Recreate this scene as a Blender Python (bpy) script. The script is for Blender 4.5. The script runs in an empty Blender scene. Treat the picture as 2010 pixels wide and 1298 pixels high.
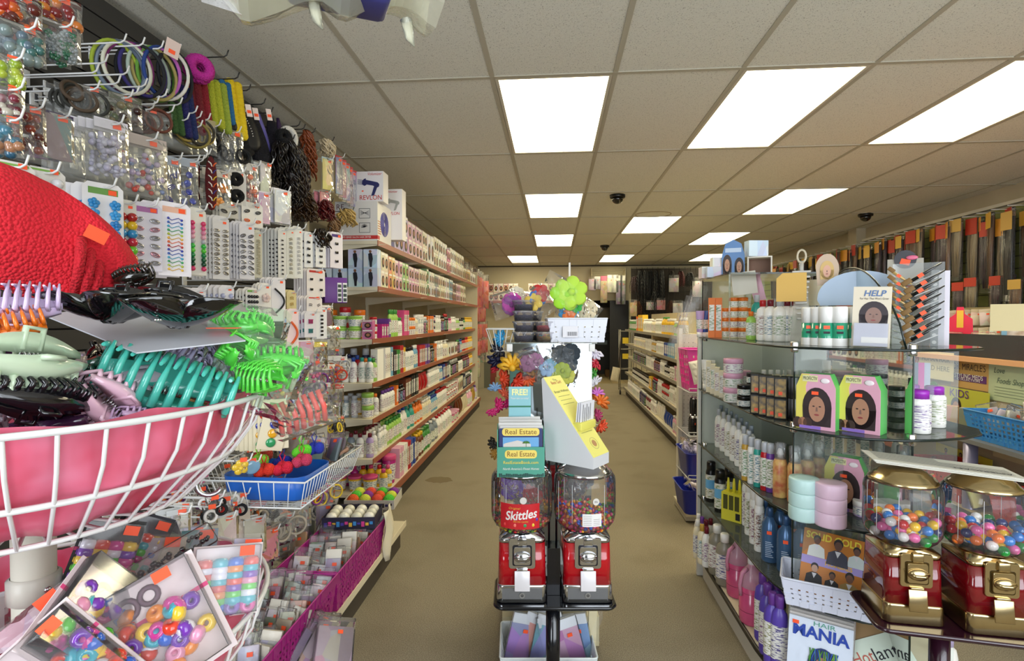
import bpy, bmesh, math, random
from mathutils import Vector, Matrix, Euler
random.seed(7)
S = bpy.context.scene
C = S.collection
PI = math.pi
# ---------------------------------------------------------------- camera, world, light
CH = 1.32                      # eye height
F, YAW, PITCH = 1030.0, .0806, -.0201
cd = bpy.data.cameras.new('camera'); cam = bpy.data.objects.new('camera', cd); C.objects.link(cam)
cam.location = (0, 0, CH); cam.rotation_euler = (PI/2+PITCH, 0, YAW)
cd.sensor_width = 36; cd.lens = F/2010*36; cd.clip_start = .02; cd.clip_end = 60
S.camera = cam
S.view_settings.view_transform = 'Standard'; S.view_settings.look = 'None'
S.view_settings.gamma = 1; S.view_settings.use_curve_mapping = False
S.view_settings.exposure = 0.95
S.cycles.transparent_max_bounces = 48; S.cycles.diffuse_bounces = 5
W = bpy.data.worlds.new('world'); S.world = W; W.use_nodes = True
W.node_tree.nodes['Background'].inputs[0].default_value = (.80, .88, 1, 1)
W.node_tree.nodes['Background'].inputs[1].default_value = 1.0
def area(name, loc, rot, sx, sy, power, col):
    l = bpy.data.lights.new(name, 'AREA'); l.shape = 'RECTANGLE'; l.size = sx; l.size_y = sy
    l.energy = power; l.color = col
    o = bpy.data.objects.new(name, l); o.location = loc; o.rotation_euler = rot; C.objects.link(o); return o
# daylight through the storefront glass behind the camera
area('storefront_daylight', (1.95, -1.05, 1.5), (PI/2, 0, 0), 3.2, 2.0, 46, (.88, .94, 1))
area('storefront_daylight', (-1.25, -1.05, 1.5), (PI/2, 0, 0), .85, 2.0, 22, (.88, .94, 1))
PANEL_E = 5.2                  # fluorescent diffuser strength
_w = Vector((-math.sin(YAW)*math.cos(PITCH), math.cos(YAW)*math.cos(PITCH), math.sin(PITCH)))
_r = Vector((math.cos(YAW), math.sin(YAW), 0)); _u = _r.cross(_w)
def ray(x, y): return _w+_r*((x-1005)/F)+_u*((649-y)/F)
def onx(x, y, X):
    d = ray(x, y); return Vector((0, 0, CH))+d*(X/d.x)
def ony(x, y, Y):
    d = ray(x, y); return Vector((0, 0, CH))+d*(Y/d.y)
def onz(x, y, z):
    d = ray(x, y); return Vector((0, 0, CH))+d*((z-CH)/d.z)
# ---------------------------------------------------------------- materials
MT = {}
def lin(c):
    if isinstance(c, str): c = [int(c[i:i+2], 16)/255 for i in (0, 2, 4)]
    return tuple((v/12.92 if v <= .04045 else ((v+.055)/1.055)**2.4) for v in c[:3])
def newmat(name):
    m = bpy.data.materials.new(name); m.use_nodes = True; return m, m.node_tree.nodes, m.node_tree.links, m.node_tree.nodes['Principled BSDF']
def mat(c, rough=.45, metal=0, name=None, spec=None, emit=None, coat=0):
    k = (c, rough, metal, spec, emit, coat)
    if k in MT: return MT[k]
    m, n, l, b = newmat(name or 'paint_'+str(len(MT)))
    b.inputs['Base Color'].default_value = lin(c)+(1,); b.inputs['Roughness'].default_value = rough; b.inputs['Metallic'].default_value = metal
    if spec is not None: b.inputs['Specular IOR Level'].default_value = spec
    if coat: b.inputs['Coat Weight'].default_value = coat
    if emit: b.inputs['Emission Color'].default_value = lin(c)+(1,); b.inputs['Emission Strength'].default_value = emit
    m.diffuse_color = lin(c)+(1,); MT[k] = m; return m
def OC(kind='plastic'):
    """surface whose colour is the object's own colour"""
    k = 'oc_'+kind
    if k in MT: return MT[k]
    m, n, l, b = newmat(k); oi = n.new('ShaderNodeObjectInfo')
    r, me, co = dict(plastic=(.32, 0, 0), matte=(.8, 0, 0), metal=(.25, 1, 0), gloss=(.12, 0, .6), satin=(.5, 0, 0), print=(.4, 0, 0), knit=(.9, 0, 0), foil=(.22, .3, 0))[kind]
    b.inputs['Roughness'].default_value = r; b.inputs['Metallic'].default_value = me; b.inputs['Coat Weight'].default_value = co
    if kind == 'print':      # printed carton: own colour broken by blocks of ink
        tc = n.new('ShaderNodeTexCoord'); mp = n.new('ShaderNodeMapping'); mp.inputs['Scale'].default_value = (16, 16, 11)
        l.new(tc.outputs['Object'], mp.inputs['Vector'])
        mr = n.new('ShaderNodeVectorMath'); mr.operation = 'ADD'; l.new(mp.outputs[0], mr.inputs[0])
        sc = n.new('ShaderNodeMath'); sc.operation = 'MULTIPLY'; sc.inputs[1].default_value = 40; l.new(oi.outputs['Random'], sc.inputs[0])
        l.new(sc.outputs[0], mr.inputs[1])
        no = n.new('ShaderNodeTexVoronoi'); no.inputs['Scale'].default_value = 1; l.new(mr.outputs[0], no.inputs['Vector'])
        hs = n.new('ShaderNodeHueSaturation'); hs.inputs['Value'].default_value = .9; hs.inputs['Saturation'].default_value = .55; l.new(no.outputs['Color'], hs.inputs['Color'])
        mx = n.new('ShaderNodeMix'); mx.data_type = 'RGBA'; mx.inputs[0].default_value = .30
        l.new(oi.outputs['Color'], mx.inputs[6]); l.new(hs.outputs[0], mx.inputs[7]); l.new(mx.outputs[2], b.inputs['Base Color'])
    elif kind == 'knit':
        tc = n.new('ShaderNodeTexCoord'); v = n.new('ShaderNodeTexVoronoi'); v.inputs['Scale'].default_value = 230; l.new(tc.outputs['Object'], v.inputs['Vector'])
        bp = n.new('ShaderNodeBump'); bp.inputs['Strength'].default_value = .8; bp.inputs['Distance'].default_value = .004; bp.invert = True
        l.new(v.outputs['Distance'], bp.inputs['Height']); l.new(bp.outputs[0], b.inputs['Normal']); l.new(oi.outputs['Color'], b.inputs['Base Color'])
    else: l.new(oi.outputs['Color'], b.inputs['Base Color'])
    MT[k] = m; return m
def label_mat(dark=False):
    """bottle label: ground colour, a band of ink and rows of small print"""
    k = 'label_print'+str(dark)
    if k in MT: return MT[k]
    m, n, l, b = newmat(k); oi = n.new('ShaderNodeObjectInfo'); tc = n.new('ShaderNodeTexCoord')
    mp = n.new('ShaderNodeMapping'); mp.inputs['Scale'].default_value = (55, 55, 330); l.new(tc.outputs['Object'], mp.inputs['Vector'])
    no = n.new('ShaderNodeTexNoise'); no.inputs['Scale'].default_value = 1; no.inputs['Detail'].default_value = 1; l.new(mp.outputs[0], no.inputs['Vector'])
    rp = n.new('ShaderNodeValToRGB'); rp.color_ramp.elements[0].position = .55; rp.color_ramp.elements[1].position = .58; l.new(no.outputs[0], rp.inputs[0])
    hs = n.new('ShaderNodeCombineColor'); hs.mode = 'HSV'; l.new(oi.outputs['Random'], hs.inputs[0]); hs.inputs[1].default_value = .6; hs.inputs[2].default_value = .28
    mx = n.new('ShaderNodeMix'); mx.data_type = 'RGBA'; l.new(rp.outputs[0], mx.inputs[0])
    mx.inputs[6].default_value = (.03, .03, .04, 1) if dark else (.80, .79, .74, 1)
    if dark: hs.inputs[2].default_value = .8
    l.new(hs.outputs[0], mx.inputs[7]); l.new(mx.outputs[2], b.inputs['Base Color']); b.inputs['Roughness'].default_value = .35
    MT[k] = m; return m
def clear_mat(c='FFFFFF', a=.12, rough=.08, name='clear', crinkle=0):
    """thin clear film or acrylic"""
    k = ('clear', c, a, rough, crinkle)
    if k in MT: return MT[k]
    m, n, l, b = newmat(name+str(len(MT))); out = n['Material Output']
    t = n.new('ShaderNodeBsdfTransparent'); t.inputs[0].default_value = tuple(.6+.4*v for v in lin(c))+(1,)
    g = n.new('ShaderNodeBsdfGlossy'); g.inputs['Roughness'].default_value = rough
    d = n.new('ShaderNodeBsdfDiffuse'); d.inputs[0].default_value = lin(c)+(1,)
    fr = n.new('ShaderNodeFresnel'); fr.inputs[0].default_value = 1.28 if crinkle else 1.38
    if crinkle:
        no = n.new('ShaderNodeTexNoise'); no.inputs['Scale'].default_value = crinkle; no.inputs['Detail'].default_value = 3
        tc = n.new('ShaderNodeTexCoord'); l.new(tc.outputs['Object'], no.inputs['Vector'])
        bp = n.new('ShaderNodeBump'); bp.inputs['Strength'].default_value = .55; bp.inputs['Distance'].default_value = .01; l.new(no.outputs[0], bp.inputs['Height'])
        l.new(bp.outputs[0], g.inputs['Normal']); l.new(bp.outputs[0], fr.inputs['Normal'])
    m1 = n.new('ShaderNodeMixShader'); m1.inputs[0].default_value = a; l.new(t.outputs[0], m1.inputs[1]); l.new(d.outputs[0], m1.inputs[2])
    m2 = n.new('ShaderNodeMixShader'); l.new(fr.outputs[0], m2.inputs[0]); l.new(m1.outputs[0], m2.inputs[1]); l.new(g.outputs[0], m2.inputs[2])
    l.new(m2.outputs[0], out.inputs[0]); MT[k] = m; return m
def noise_mat(name, c1, c2, scale, rough=.8, bump=0, detail=4, stretch=(1, 1, 1), pos=(.35, .65), metal=0):
    if name in MT: return MT[name]
    m, n, l, b = newmat(name); tc = n.new('ShaderNodeTexCoord'); mp = n.new('ShaderNodeMapping'); mp.inputs['Scale'].default_value = stretch
    l.new(tc.outputs['Object'], mp.inputs['Vector'])
    no = n.new('ShaderNodeTexNoise'); no.inputs['Scale'].default_value = scale; no.inputs['Detail'].default_value = detail; l.new(mp.outputs[0], no.inputs['Vector'])
    rp = n.new('ShaderNodeValToRGB'); e = rp.color_ramp.elements; e[0].position, e[1].position = pos; e[0].color = lin(c1)+(1,); e[1].color = lin(c2)+(1,)
    l.new(no.outputs[0], rp.inputs[0]); l.new(rp.outputs[0], b.inputs['Base Color']); b.inputs['Roughness'].default_value = rough; b.inputs['Metallic'].default_value = metal
    if bump:
        bp = n.new('ShaderNodeBump'); bp.inputs['Strength'].default_value = bump; bp.inputs['Distance'].default_value = .003; l.new(no.outputs[0], bp.inputs['Height']); l.new(bp.outputs[0], b.inputs['Normal'])
    MT[name] = m; return m
# ---------------------------------------------------------------- mesh builder
class MB:
    def __init__(s): s.v = []; s.f = []; s.m = []; s.sm = []
    def add(s, vs, fs, m=0, smooth=False):
        o = len(s.v); s.v += [tuple(p) for p in vs]
        for f in fs: s.f.append([i+o for i in f]); s.m.append(m); s.sm.append(smooth)
        return s
    def box(s, x0, x1, y0, y1, z0, z1, m=0):
        v = [(x, y, z) for z in (z0, z1) for y in (y0, y1) for x in (x0, x1)]
        return s.add(v, [(0, 2, 3, 1), (4, 5, 7, 6), (0, 1, 5, 4), (2, 6, 7, 3), (0, 4, 6, 2), (1, 3, 7, 5)], m)
    def rbox(s, x0, x1, y0, y1, z0, z1, b=.004, m=0, seg=2):
        bm = bmesh.new(); bmesh.ops.create_cube(bm, size=1)
        for v in bm.verts: v.co = Vector(((x0+x1)/2+v.co.x*(x1-x0), (y0+y1)/2+v.co.y*(y1-y0), (z0+z1)/2+v.co.z*(z1-z0)))
        bmesh.ops.bevel(bm, geom=bm.edges[:], offset=b, segments=seg, affect='EDGES', profile=.5)
        bm.verts.index_update(); s.add([v.co[:] for v in bm.verts], [[v.index for v in f.verts] for f in bm.faces], m, True); bm.free(); return s
    def lathe(s, prof, seg=20, m=0, c=(0, 0, 0), axis='z', sx=1, sy=1, cap=True, smooth=True, mats=None, closed=False):
        vs = []
        for r, z in prof:
            for i in range(seg):
                a = 2*PI*i/seg; p = (r*math.cos(a)*sx, r*math.sin(a)*sy, z)
                if axis == 'x': p = (p[2], p[0], p[1])
                if axis == 'y': p = (p[0], p[2], p[1])
                vs.append((p[0]+c[0], p[1]+c[1], p[2]+c[2]))
        n = len(prof); o = len(s.v); s.v += vs
        for k in range(n-1):
            for i in range(seg):
                j = (i+1) % seg; s.f.append([o+k*seg+i, o+k*seg+j, o+(k+1)*seg+j, o+(k+1)*seg+i]); s.m.append(mats[k] if mats else m); s.sm.append(smooth)
        if cap:
            if prof[0][0] > 1e-5: s.f.append([o+i for i in range(seg)][::-1]); s.m.append(mats[0] if mats else m); s.sm.append(False)
            if prof[-1][0] > 1e-5: s.f.append([o+(n-1)*seg+i for i in range(seg)]); s.m.append(mats[-1] if mats else m); s.sm.append(False)
        return s
    def tube(s, pts, r, seg=6, m=0, closed=False, caps=True):
        P = [Vector(p) for p in pts]; n = len(P); rr = r if isinstance(r, (list, tuple)) else [r]*n
        o = len(s.v); up = None
        for i, p in enumerate(P):
            a = P[i-1] if (i > 0 or closed) else p; b = P[(i+1) % n] if (i < n-1 or closed) else p
            t = (b-a)
            t = t.normalized() if t.length > 1e-9 else Vector((0, 0, 1))
            if up is None: up = Vector((0, 0, 1)) if abs(t.z) < .9 else Vector((1, 0, 0))
            q = t.cross(up)
            q = q.normalized() if q.length > 1e-6 else t.orthogonal().normalized()
            up = q.cross(t).normalized()
            for k in range(seg):
                an = 2*PI*k/seg; s.v.append(tuple(p+(q*math.cos(an)+up*math.sin(an))*rr[i]))
        for i in range(n if closed else n-1):
            j = (i+1) % n
            for k in range(seg):
                l = (k+1) % seg; s.f.append([o+i*seg+k, o+i*seg+l, o+j*seg+l, o+j*seg+k]); s.m.append(m); s.sm.append(True)
        if caps and not closed:
            s.f.append([o+k for k in range(seg)]); s.m.append(m); s.sm.append(False)
            s.f.append([o+(n-1)*seg+k for k in range(seg)][::-1]); s.m.append(m); s.sm.append(False)
        return s
    def ring(s, c, R, r, axis='z', seg=24, ts=6, m=0, sx=1, sy=1):
        pts = []
        for i in range(seg):
            a = 2*PI*i/seg; p = (R*math.cos(a)*sx, R*math.sin(a)*sy, 0)
            if axis == 'x': p = (0, p[0], p[1])
            if axis == 'y': p = (p[0], 0, p[1])
            pts.append((p[0]+c[0], p[1]+c[1], p[2]+c[2]))
        return s.tube(pts, r, ts, m, closed=True)
    def ball(s, c, r, m=0, seg=10, rings=6, sx=1, sy=1, sz=1):
        pr = [(max(1e-6, r*math.sin(PI*k/rings)), -r*math.cos(PI*k/rings)*sz) for k in range(rings+1)]
        return s.lathe(pr, seg, m, c, sx=sx, sy=sy, cap=False)
    def prism(s, poly, t0, t1, axis='z', m=0, smooth=False):
        """polygon (a,b) extruded; axis x: (y,z); y: (x,z); z: (x,y)"""
        def P(a, b, t): return {'x': (t, a, b), 'y': (a, t, b), 'z': (a, b, t)}[axis]
        n = len(poly); v = [P(a, b, t0) for a, b in poly]+[P(a, b, t1) for a, b in poly]
        fs = [list(range(n))[::-1], [n+i for i in range(n)]]+[[i, (i+1) % n, n+(i+1) % n, n+i] for i in range(n)]
        o = len(s.v); s.add(v, fs[:2], m, False); s.f += [[i+o for i in f] for f in fs[2:]]; s.m += [m]*n; s.sm += [smooth]*n; return s
    def xf(s, M, start=0):
        for i in range(start, len(s.v)): s.v[i] = tuple(M @ Vector(s.v[i]))
        return s
    def mesh(s, name, mats, fix=True):
        me = bpy.data.meshes.new(name); me.from_pydata(s.v, [], s.f)
        me.polygons.foreach_set('material_index', s.m); me.polygons.foreach_set('use_smooth', s.sm)
        for m in (mats if isinstance(mats, (list, tuple)) else [mats]): me.materials.append(m)
        if fix:
            bm = bmesh.new(); bm.from_mesh(me); bmesh.ops.recalc_face_normals(bm, faces=bm.faces[:]); bm.to_mesh(me); bm.free()
        me.update(); return me
    def build(s, name, mats, parent=None, color=None, loc=None, rot=None):
        return link(name, s.mesh(name, mats), parent, color, loc, rot)
KIDS = {}
def link(name, me, parent=None, color=None, loc=None, rot=None):
    o = bpy.data.objects.new(name, me); C.objects.link(o)
    if color is not None: o.color = lin(color)+(1,)
    if loc is not None: o.location = loc
    if rot is not None: o.rotation_euler = rot
    if parent is not None: o.parent = parent; KIDS.setdefault(parent.name, []).append(o)
    return o
def tag(o, label, cat, group=None, kind=None):
    if len(label.split()) > 16: label = ' '.join(label.split()[:16])
    o['label'] = label; o['category'] = cat
    if group: o['group'] = group
    if kind: o['kind'] = kind
    return o
def struct(o): o['kind'] = 'structure'; return o
def empty(name, loc=(0, 0, 0)):
    o = bpy.data.objects.new(name, None); o.empty_display_size = .02; C.objects.link(o); o.location = loc; return o
def copy_tree(o, parent=None):
    c = o.copy(); C.objects.link(c)
    for k in ('label', 'category', 'group', 'kind'):
        if parent is None and k in c: del c[k]
    if parent is not None: c.parent = parent; KIDS.setdefault(parent.name, []).append(c)
    for ch in KIDS.get(o.name, []): copy_tree(ch, c)
    return c
PROTO = {}
def put(key, fn, loc, rz=0, label='', cat='', group=None, color=None, kids=None, scale=None, rot=None):
    """first call builds the thing, later calls copy it with its parts"""
    if key not in PROTO: r = fn(); PROTO[key] = r
    else: r = copy_tree(PROTO[key])
    r.location = loc; r.rotation_euler = rot if rot is not None else (0, 0, rz)
    if scale is not None: r.scale = scale if isinstance(scale, (tuple, list)) else (scale,)*3
    if color is not None: r.color = lin(color)+(1,)
    if kids:
        for ch in KIDS.get(r.name, []):
            b = ch.name.split('.')[0]
            if b in kids: ch.color = lin(kids[b])+(1,)
    return tag(r, label, cat, group)
FONT = {}
def text(s, size, m, parent, loc, rot=(PI/2, 0, 0), name='lettering', width=None, bold=0, shear=0, lab=None):
    """raised lettering as a mesh part, centred on loc; width stretches it to a given length"""
    k = (s, bold, shear)
    if k not in FONT:
        cu = bpy.data.curves.new('t', 'FONT'); cu.body = s; cu.size = 1; cu.align_x = 'CENTER'; cu.align_y = 'CENTER'; cu.extrude = .01; cu.offset = bold; cu.shear = shear; cu.resolution_u = 3
        t = bpy.data.objects.new('t', cu); C.objects.link(t); bpy.context.view_layer.update()
        me = bpy.data.meshes.new_from_object(t.evaluated_get(bpy.context.evaluated_depsgraph_get())); me.name = 'lettering'
        bpy.data.objects.remove(t); bpy.data.curves.remove(cu); me.materials.clear(); FONT[k] = me
    me = FONT[k].copy(); me.materials.append(m)
    o = link(name, me, parent, None, loc, rot); w = 1
    if width:
        xs = [v.co.x for v in me.vertices]; w = width/((max(xs)-min(xs))*size)
    o.scale = (size*w, size, size*.1)
    if lab: o['label'] = lab
    return o
ORD = 'first second third fourth fifth sixth seventh eighth ninth tenth eleventh twelfth thirteenth fourteenth fifteenth sixteenth seventeenth eighteenth nineteenth twentieth'.split()
def nth(i):
    if i < 20: return ORD[i]
    t = ['twenty', 'thirty', 'forty', 'fifty', 'sixty', 'seventy', 'eighty', 'ninety'][(i+1)//10-2]; u = (i+1) % 10
    return (t[:-1]+'ieth') if u == 0 else t+'-'+ORD[u-1]
WHITE = mat('EDEBE6', .5); OFFW = mat('D8D0BC', .5); BLACKP = mat('0B0B0C', .35); CHROME = mat('D9DADC', .12, 1); GOLD = mat('C9B487', .2, 1)
REDP = mat('B20A18', .15, 0, coat=.7); WIRE = mat('E6E6E4', .3); ORANGE = mat('FF5A2C', .5); INK = mat('1A1A22', .6); CLEAR = clear_mat('FFFFFF', .04); FILM = clear_mat('FFFFFF', .04, .1, 'film', 26)
BAG = clear_mat('F4F4F0', .07, .12, 'bag', 14); CARD = mat('E9E6E2', .5)
def sticker(parent, loc, rot=(0, 0, 0), s=.012):
    """orange price sticker"""
    if 'st' not in PROTO: PROTO['st'] = MB().box(-.5, .5, -.35, .35, 0, .03).mesh('price_sticker', ORANGE)
    o = link('price_sticker', PROTO['st'], parent, None, loc, rot); o.scale = (s, s, s); return o
# ================================================================ room
CZ = CH+1.219; X0, Y0, TX, TY = -.3125, 2.642, .61, 1.22
XL, XR, YB, YF = -1.72, 4.12, 11.78, -1.2
WALLM = noise_mat('wall_paint', 'B5AA8E', 'BDB296', 3, .8); CEILM = None
def ceil_mat():
    m, n, l, b = newmat('ceiling_tile'); tc = n.new('ShaderNodeTexCoord')
    no = n.new('ShaderNodeTexNoise'); no.inputs['Scale'].default_value = 70; no.inputs['Detail'].default_value = 3; l.new(tc.outputs['Object'], no.inputs['Vector'])
    vo = n.new('ShaderNodeTexNoise'); vo.inputs['Scale'].default_value = 220; l.new(tc.outputs['Object'], vo.inputs['Vector'])
    rp = n.new('ShaderNodeValToRGB'); e = rp.color_ramp.elements; e[0].position = .30; e[1].position = .40; e[0].color = lin('989488')+(1,); e[1].color = lin('DCDACE')+(1,); l.new(vo.outputs[0], rp.inputs[0])
    l.new(rp.outputs[0], b.inputs['Base Color']); b.inputs['Roughness'].default_value = .95
    bp = n.new('ShaderNodeBump'); bp.inputs['Strength'].default_value = .25; bp.inputs['Distance'].default_value = .003; l.new(no.outputs[0], bp.inputs['Height']); l.new(bp.outputs[0], b.inputs['Normal']); return m
LIGHTS = [(0, 0), (2, 0), (4, 0), (0, 2), (4, 2), (2, 3), (0, 4), (4, 4), (-1, 6), (2, 6), (5, 6)]
cm = MB()
for i in range(-3, 8):
    for j in range(-4, 8):
        if (i, j) in LIGHTS: continue
        x, y = X0+i*TX, Y0+j*TY
        if x+TX < XL: continue
        cm.box(max(x, XL), min(x+TX, XR), max(y, YF), min(y+TY, YB), CZ, CZ+.02)
struct(cm.build('ceiling', ceil_mat()))
g = MB()
for i in range(-2, 8):
    x = X0+i*TX
    if x < XR: g.box(x-.012, x+.012, YF, YB, CZ-.004, CZ+.001)
for j in range(-3, 8):
    y = Y0+j*TY
    if y < YB: g.box(XL, XR, y-.012, y+.012, CZ-.0045, CZ+.001)
struct(g.build('trim_1', mat('B0AA98', .5)))
fm = noise_mat('carpet', '7A6A50', '93815F', 9, .95, .5, 12)
def carpet():
    m, n, l, b = newmat('carpet_pile'); tc = n.new('ShaderNodeTexCoord')
    a = n.new('ShaderNodeTexNoise'); a.inputs['Scale'].default_value = 260; a.inputs['Detail'].default_value = 3; l.new(tc.outputs['Object'], a.inputs['Vector'])
    c = n.new('ShaderNodeTexNoise'); c.inputs['Scale'].default_value = 2.2; c.inputs['Detail'].default_value = 5; l.new(tc.outputs['Object'], c.inputs['Vector'])
    r1 = n.new('ShaderNodeValToRGB'); e = r1.color_ramp.elements; e[0].position = .3; e[1].position = .7; e[0].color = lin('736958')+(1,); e[1].color = lin('A69C86')+(1,); l.new(a.outputs[0], r1.inputs[0])
    r2 = n.new('ShaderNodeValToRGB'); e = r2.color_ramp.elements; e[0].position = .3; e[1].position = .5; e[0].color = (.84, .83, .80, 1); e[1].color = (1, 1, 1, 1); l.new(c.outputs[0], r2.inputs[0])
    mx = n.new('ShaderNodeMix'); mx.data_type = 'RGBA'; mx.blend_type = 'MULTIPLY'; mx.inputs[0].default_value = 1; l.new(r1.outputs[0], mx.inputs[6]); l.new(r2.outputs[0], mx.inputs[7])
    l.new(mx.outputs[2], b.inputs['Base Color']); b.inputs['Roughness'].default_value = 1; b.inputs['Specular IOR Level'].default_value = .1
    bp = n.new('ShaderNodeBump'); bp.inputs['Strength'].default_value = .7; bp.inputs['Distance'].default_value = .004; l.new(a.outputs[0], bp.inputs['Height']); l.new(bp.outputs[0], b.inputs['Normal']); return m
struct(MB().box(XL, XR, YF, 11.0, -.05, 0).build('floor', carpet()))
def tilefloor():
    m, n, l, b = newmat('vinyl_tile'); br = n.new('ShaderNodeTexBrick'); br.offset = 0; tc = n.new('ShaderNodeTexCoord'); l.new(tc.outputs['Object'], br.inputs['Vector'])
    br.inputs['Scale'].default_value = 1; br.inputs['Brick Width'].default_value = .3; br.inputs['Row Height'].default_value = .3; br.inputs['Mortar Size'].default_value = .006
    br.inputs['Color1'].default_value = lin('A2906A')+(1,); br.inputs['Color2'].default_value = lin('95845F')+(1,); br.inputs['Mortar'].default_value = lin('5F5340')+(1,); l.new(br.outputs[0], b.inputs['Base Color']); b.inputs['Roughness'].default_value = .4; return m
struct(MB().box(XL, XR, 11.0, 15, -.05, 0).build('floor', tilefloor()))
struct(MB().box(XL-.1, XL, YF, YB, 0, CZ+.02).build('wall_left', WALLM))
struct(MB().box(XR, XR+.1, YF, YB, 0, CZ+.02).build('wall_right', WALLM))
# back wall with the doorway to the stock room
dx0, dx1 = ony(1161, 640, YB).x, ony(1233, 640, YB).x; dz = ony(1190, 590, YB).z
bw = MB(); bw.box(XL-.1, dx0, YB, YB+.1, 0, CZ+.02); bw.box(dx1, XR+.1, YB, YB+.1, 0, CZ+.02); bw.box(dx0, dx1, YB, YB+.1, dz, CZ+.02)
struct(bw.build('wall_back', mat('CDC3A4', .8)))
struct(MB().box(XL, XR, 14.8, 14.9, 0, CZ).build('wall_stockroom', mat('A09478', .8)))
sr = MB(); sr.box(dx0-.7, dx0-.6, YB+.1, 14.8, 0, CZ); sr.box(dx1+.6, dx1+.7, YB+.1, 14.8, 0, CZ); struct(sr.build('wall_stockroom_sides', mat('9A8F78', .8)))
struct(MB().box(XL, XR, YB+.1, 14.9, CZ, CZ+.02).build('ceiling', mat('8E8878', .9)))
# storefront behind the camera: low wall, posts and glass
fw = MB(); fw.box(XL-.1, XR+.1, YF-.1, YF, 0, .35); fw.box(XL-.1, XR+.1, YF-.1, YF, 2.45, CZ+.02)
for x in (XL-.1, -.25, 1.15, 2.6, XR): fw.box(x, x+.1, YF-.1, YF, .35, 2.45)
fw.box(-.95, .30, YF-.1, YF, .35, 2.1)  # unseen solid panel, added so the rack mirror reflects grey there
struct(fw.build('wall_front', mat('8C8C88', .4)))
struct(MB().box(XL, XR, YF-.055, YF-.045, .35, 2.45).build('window_1', clear_mat('FFFFFF', .02, .02)))
# right wall: cove trim running below the ceiling, white post
p0 = onx(1690, 450, XR-.03).z
struct(MB().box(XR-.05, XR, YF, 7.45, 2.36, 2.39).build('trim_2', mat('DAD3C2', .5)))
struct(MB().box(XR-.12, XR, 7.35, 7.55, 0, CZ).build('trim_3', WALLM))
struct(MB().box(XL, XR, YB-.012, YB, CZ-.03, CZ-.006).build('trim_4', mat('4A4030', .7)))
# ceiling lights
DIF = mat('FFF4CC', .6, emit=PANEL_E, name='lit_diffuser')
def mk_light():
    r = empty('ceiling_light')
    f = MB(); w, h, t = .295, .600, .018
    f.box(-w, w, -h, -h+t, 0, .03); f.box(-w, w, h-t, h, 0, .03); f.box(-w, -w+t, -h+t, h-t, 0, .03); f.box(w-t, w, -h+t, h-t, 0, .03)
    f.build('light_frame', mat('C9C2B0', .5), r)
    MB().box(-w+t, w-t, -h+t, h-t, .006, .012).build('diffuser', DIF, r); return r
LL = {(0, 0): 'large ceiling light nearest the camera, above the centre aisle', (2, 0): 'slanting ceiling light second from left in the nearest row', (4, 0): 'ceiling light at the upper right, cut by the frame edge',
 (0, 2): 'ceiling light second in the centre row, left of a camera dome', (4, 2): 'right-hand ceiling light directly above the braid wall, second row', (2, 3): 'yellowish ceiling light beside the round ceiling stain',
 (0, 4): 'small ceiling light third in the centre row', (4, 4): 'right-hand ceiling light above the blue display header, third row', (-1, 6): 'farthest left ceiling light above the poster boxes',
 (2, 6): 'orange-tinted ceiling light farthest back in the middle', (5, 6): 'farthest right ceiling light near the back wall'}
for (i, j) in LIGHTS:
    put('light', mk_light, (X0+(i+.5)*TX, Y0+(j+.5)*TY, CZ-.004), 0, LL[(i, j)], 'ceiling light', 'fluorescent ceiling lights')
# unlit lens at upper right
q = onz(1822, 50, CZ)
r = empty('ceiling_light', (X0+4.5*TX, q.y-.6, CZ-.012))
MB().box(-.3, .3, -.6, .6, 0, .006).build('diffuser', noise_mat('lens_off', '9AA096', 'B4BAAE', 160, .3, .6), r); f = MB(); f.box(-.305, -.29, -.61, .61, -.004, .008); f.box(.29, .305, -.61, .61, -.004, .008); f.box(-.305, .305, .6, .615, -.004, .008); f.build('light_frame', mat('A39C8C', .5), r)
tag(r, 'unlit frosted ceiling panel in the upper right corner', 'ceiling light')
def mk_dome():
    r = empty('dome_camera'); MB().lathe([(.075, 0), (.075, -.02), (.07, -.03)], 24).build('housing', BLACKP, r)
    MB().lathe([(.058, -.03), (.055, -.05), (.042, -.072), (.02, -.085), (.001, -.088)], 24).build('dome', mat('08080A', .05, coat=1), r)
    MB().lathe([(.018, -.05), (.018, -.082)], 10).build('lens', mat('3A1015', .1), r); return r
for (x, y), l in (((1212, 383), 'black dome security camera nearest, left of the ceiling stain'), ((1187, 482), 'small black dome camera near the back wall'), ((1699, 420), 'black dome camera above the right braid wall')):
    p = onz(x, y, CZ); put('dome', mk_dome, p, 0, l, 'security camera', 'dome security cameras')
# ================================================================ goods
def capo(mb, parent, name='cap', kind='plastic', color='FFFFFF'): return mb.build(name, OC(kind), parent, color)
def mk_squeeze():
    b = MB().lathe([(.026, 0), (.031, .006), (.032, .02), (.032, .125), (.027, .145), (.014, .155), (.012, .162)], 16, 0, sx=1, sy=.72)
    b.lathe([(.0326, .03), (.0326, .115)], 16, 1, sx=1, sy=.73, cap=False)
    r = b.build('shampoo_bottle', [OC('plastic'), label_mat()]); capo(MB().lathe([(.016, .158), (.016, .185), (.013, .188)], 14), r); return r
def mk_pump():
    b = MB().lathe([(.03, 0), (.034, .005), (.034, .12), (.03, .14), (.013, .152), (.013, .158)], 16)
    b.lathe([(.0346, .02), (.0346, .11)], 16, 1, cap=False)
    r = b.build('pump_bottle', [OC('plastic'), label_mat()])
    p = MB().lathe([(.015, .155), (.015, .17), (.005, .172), (.005, .19), (.011, .192), (.011, .2)], 12); p.box(-.005, .005, -.035, 0, .192, .2); capo(p, r, 'pump'); return r
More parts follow.
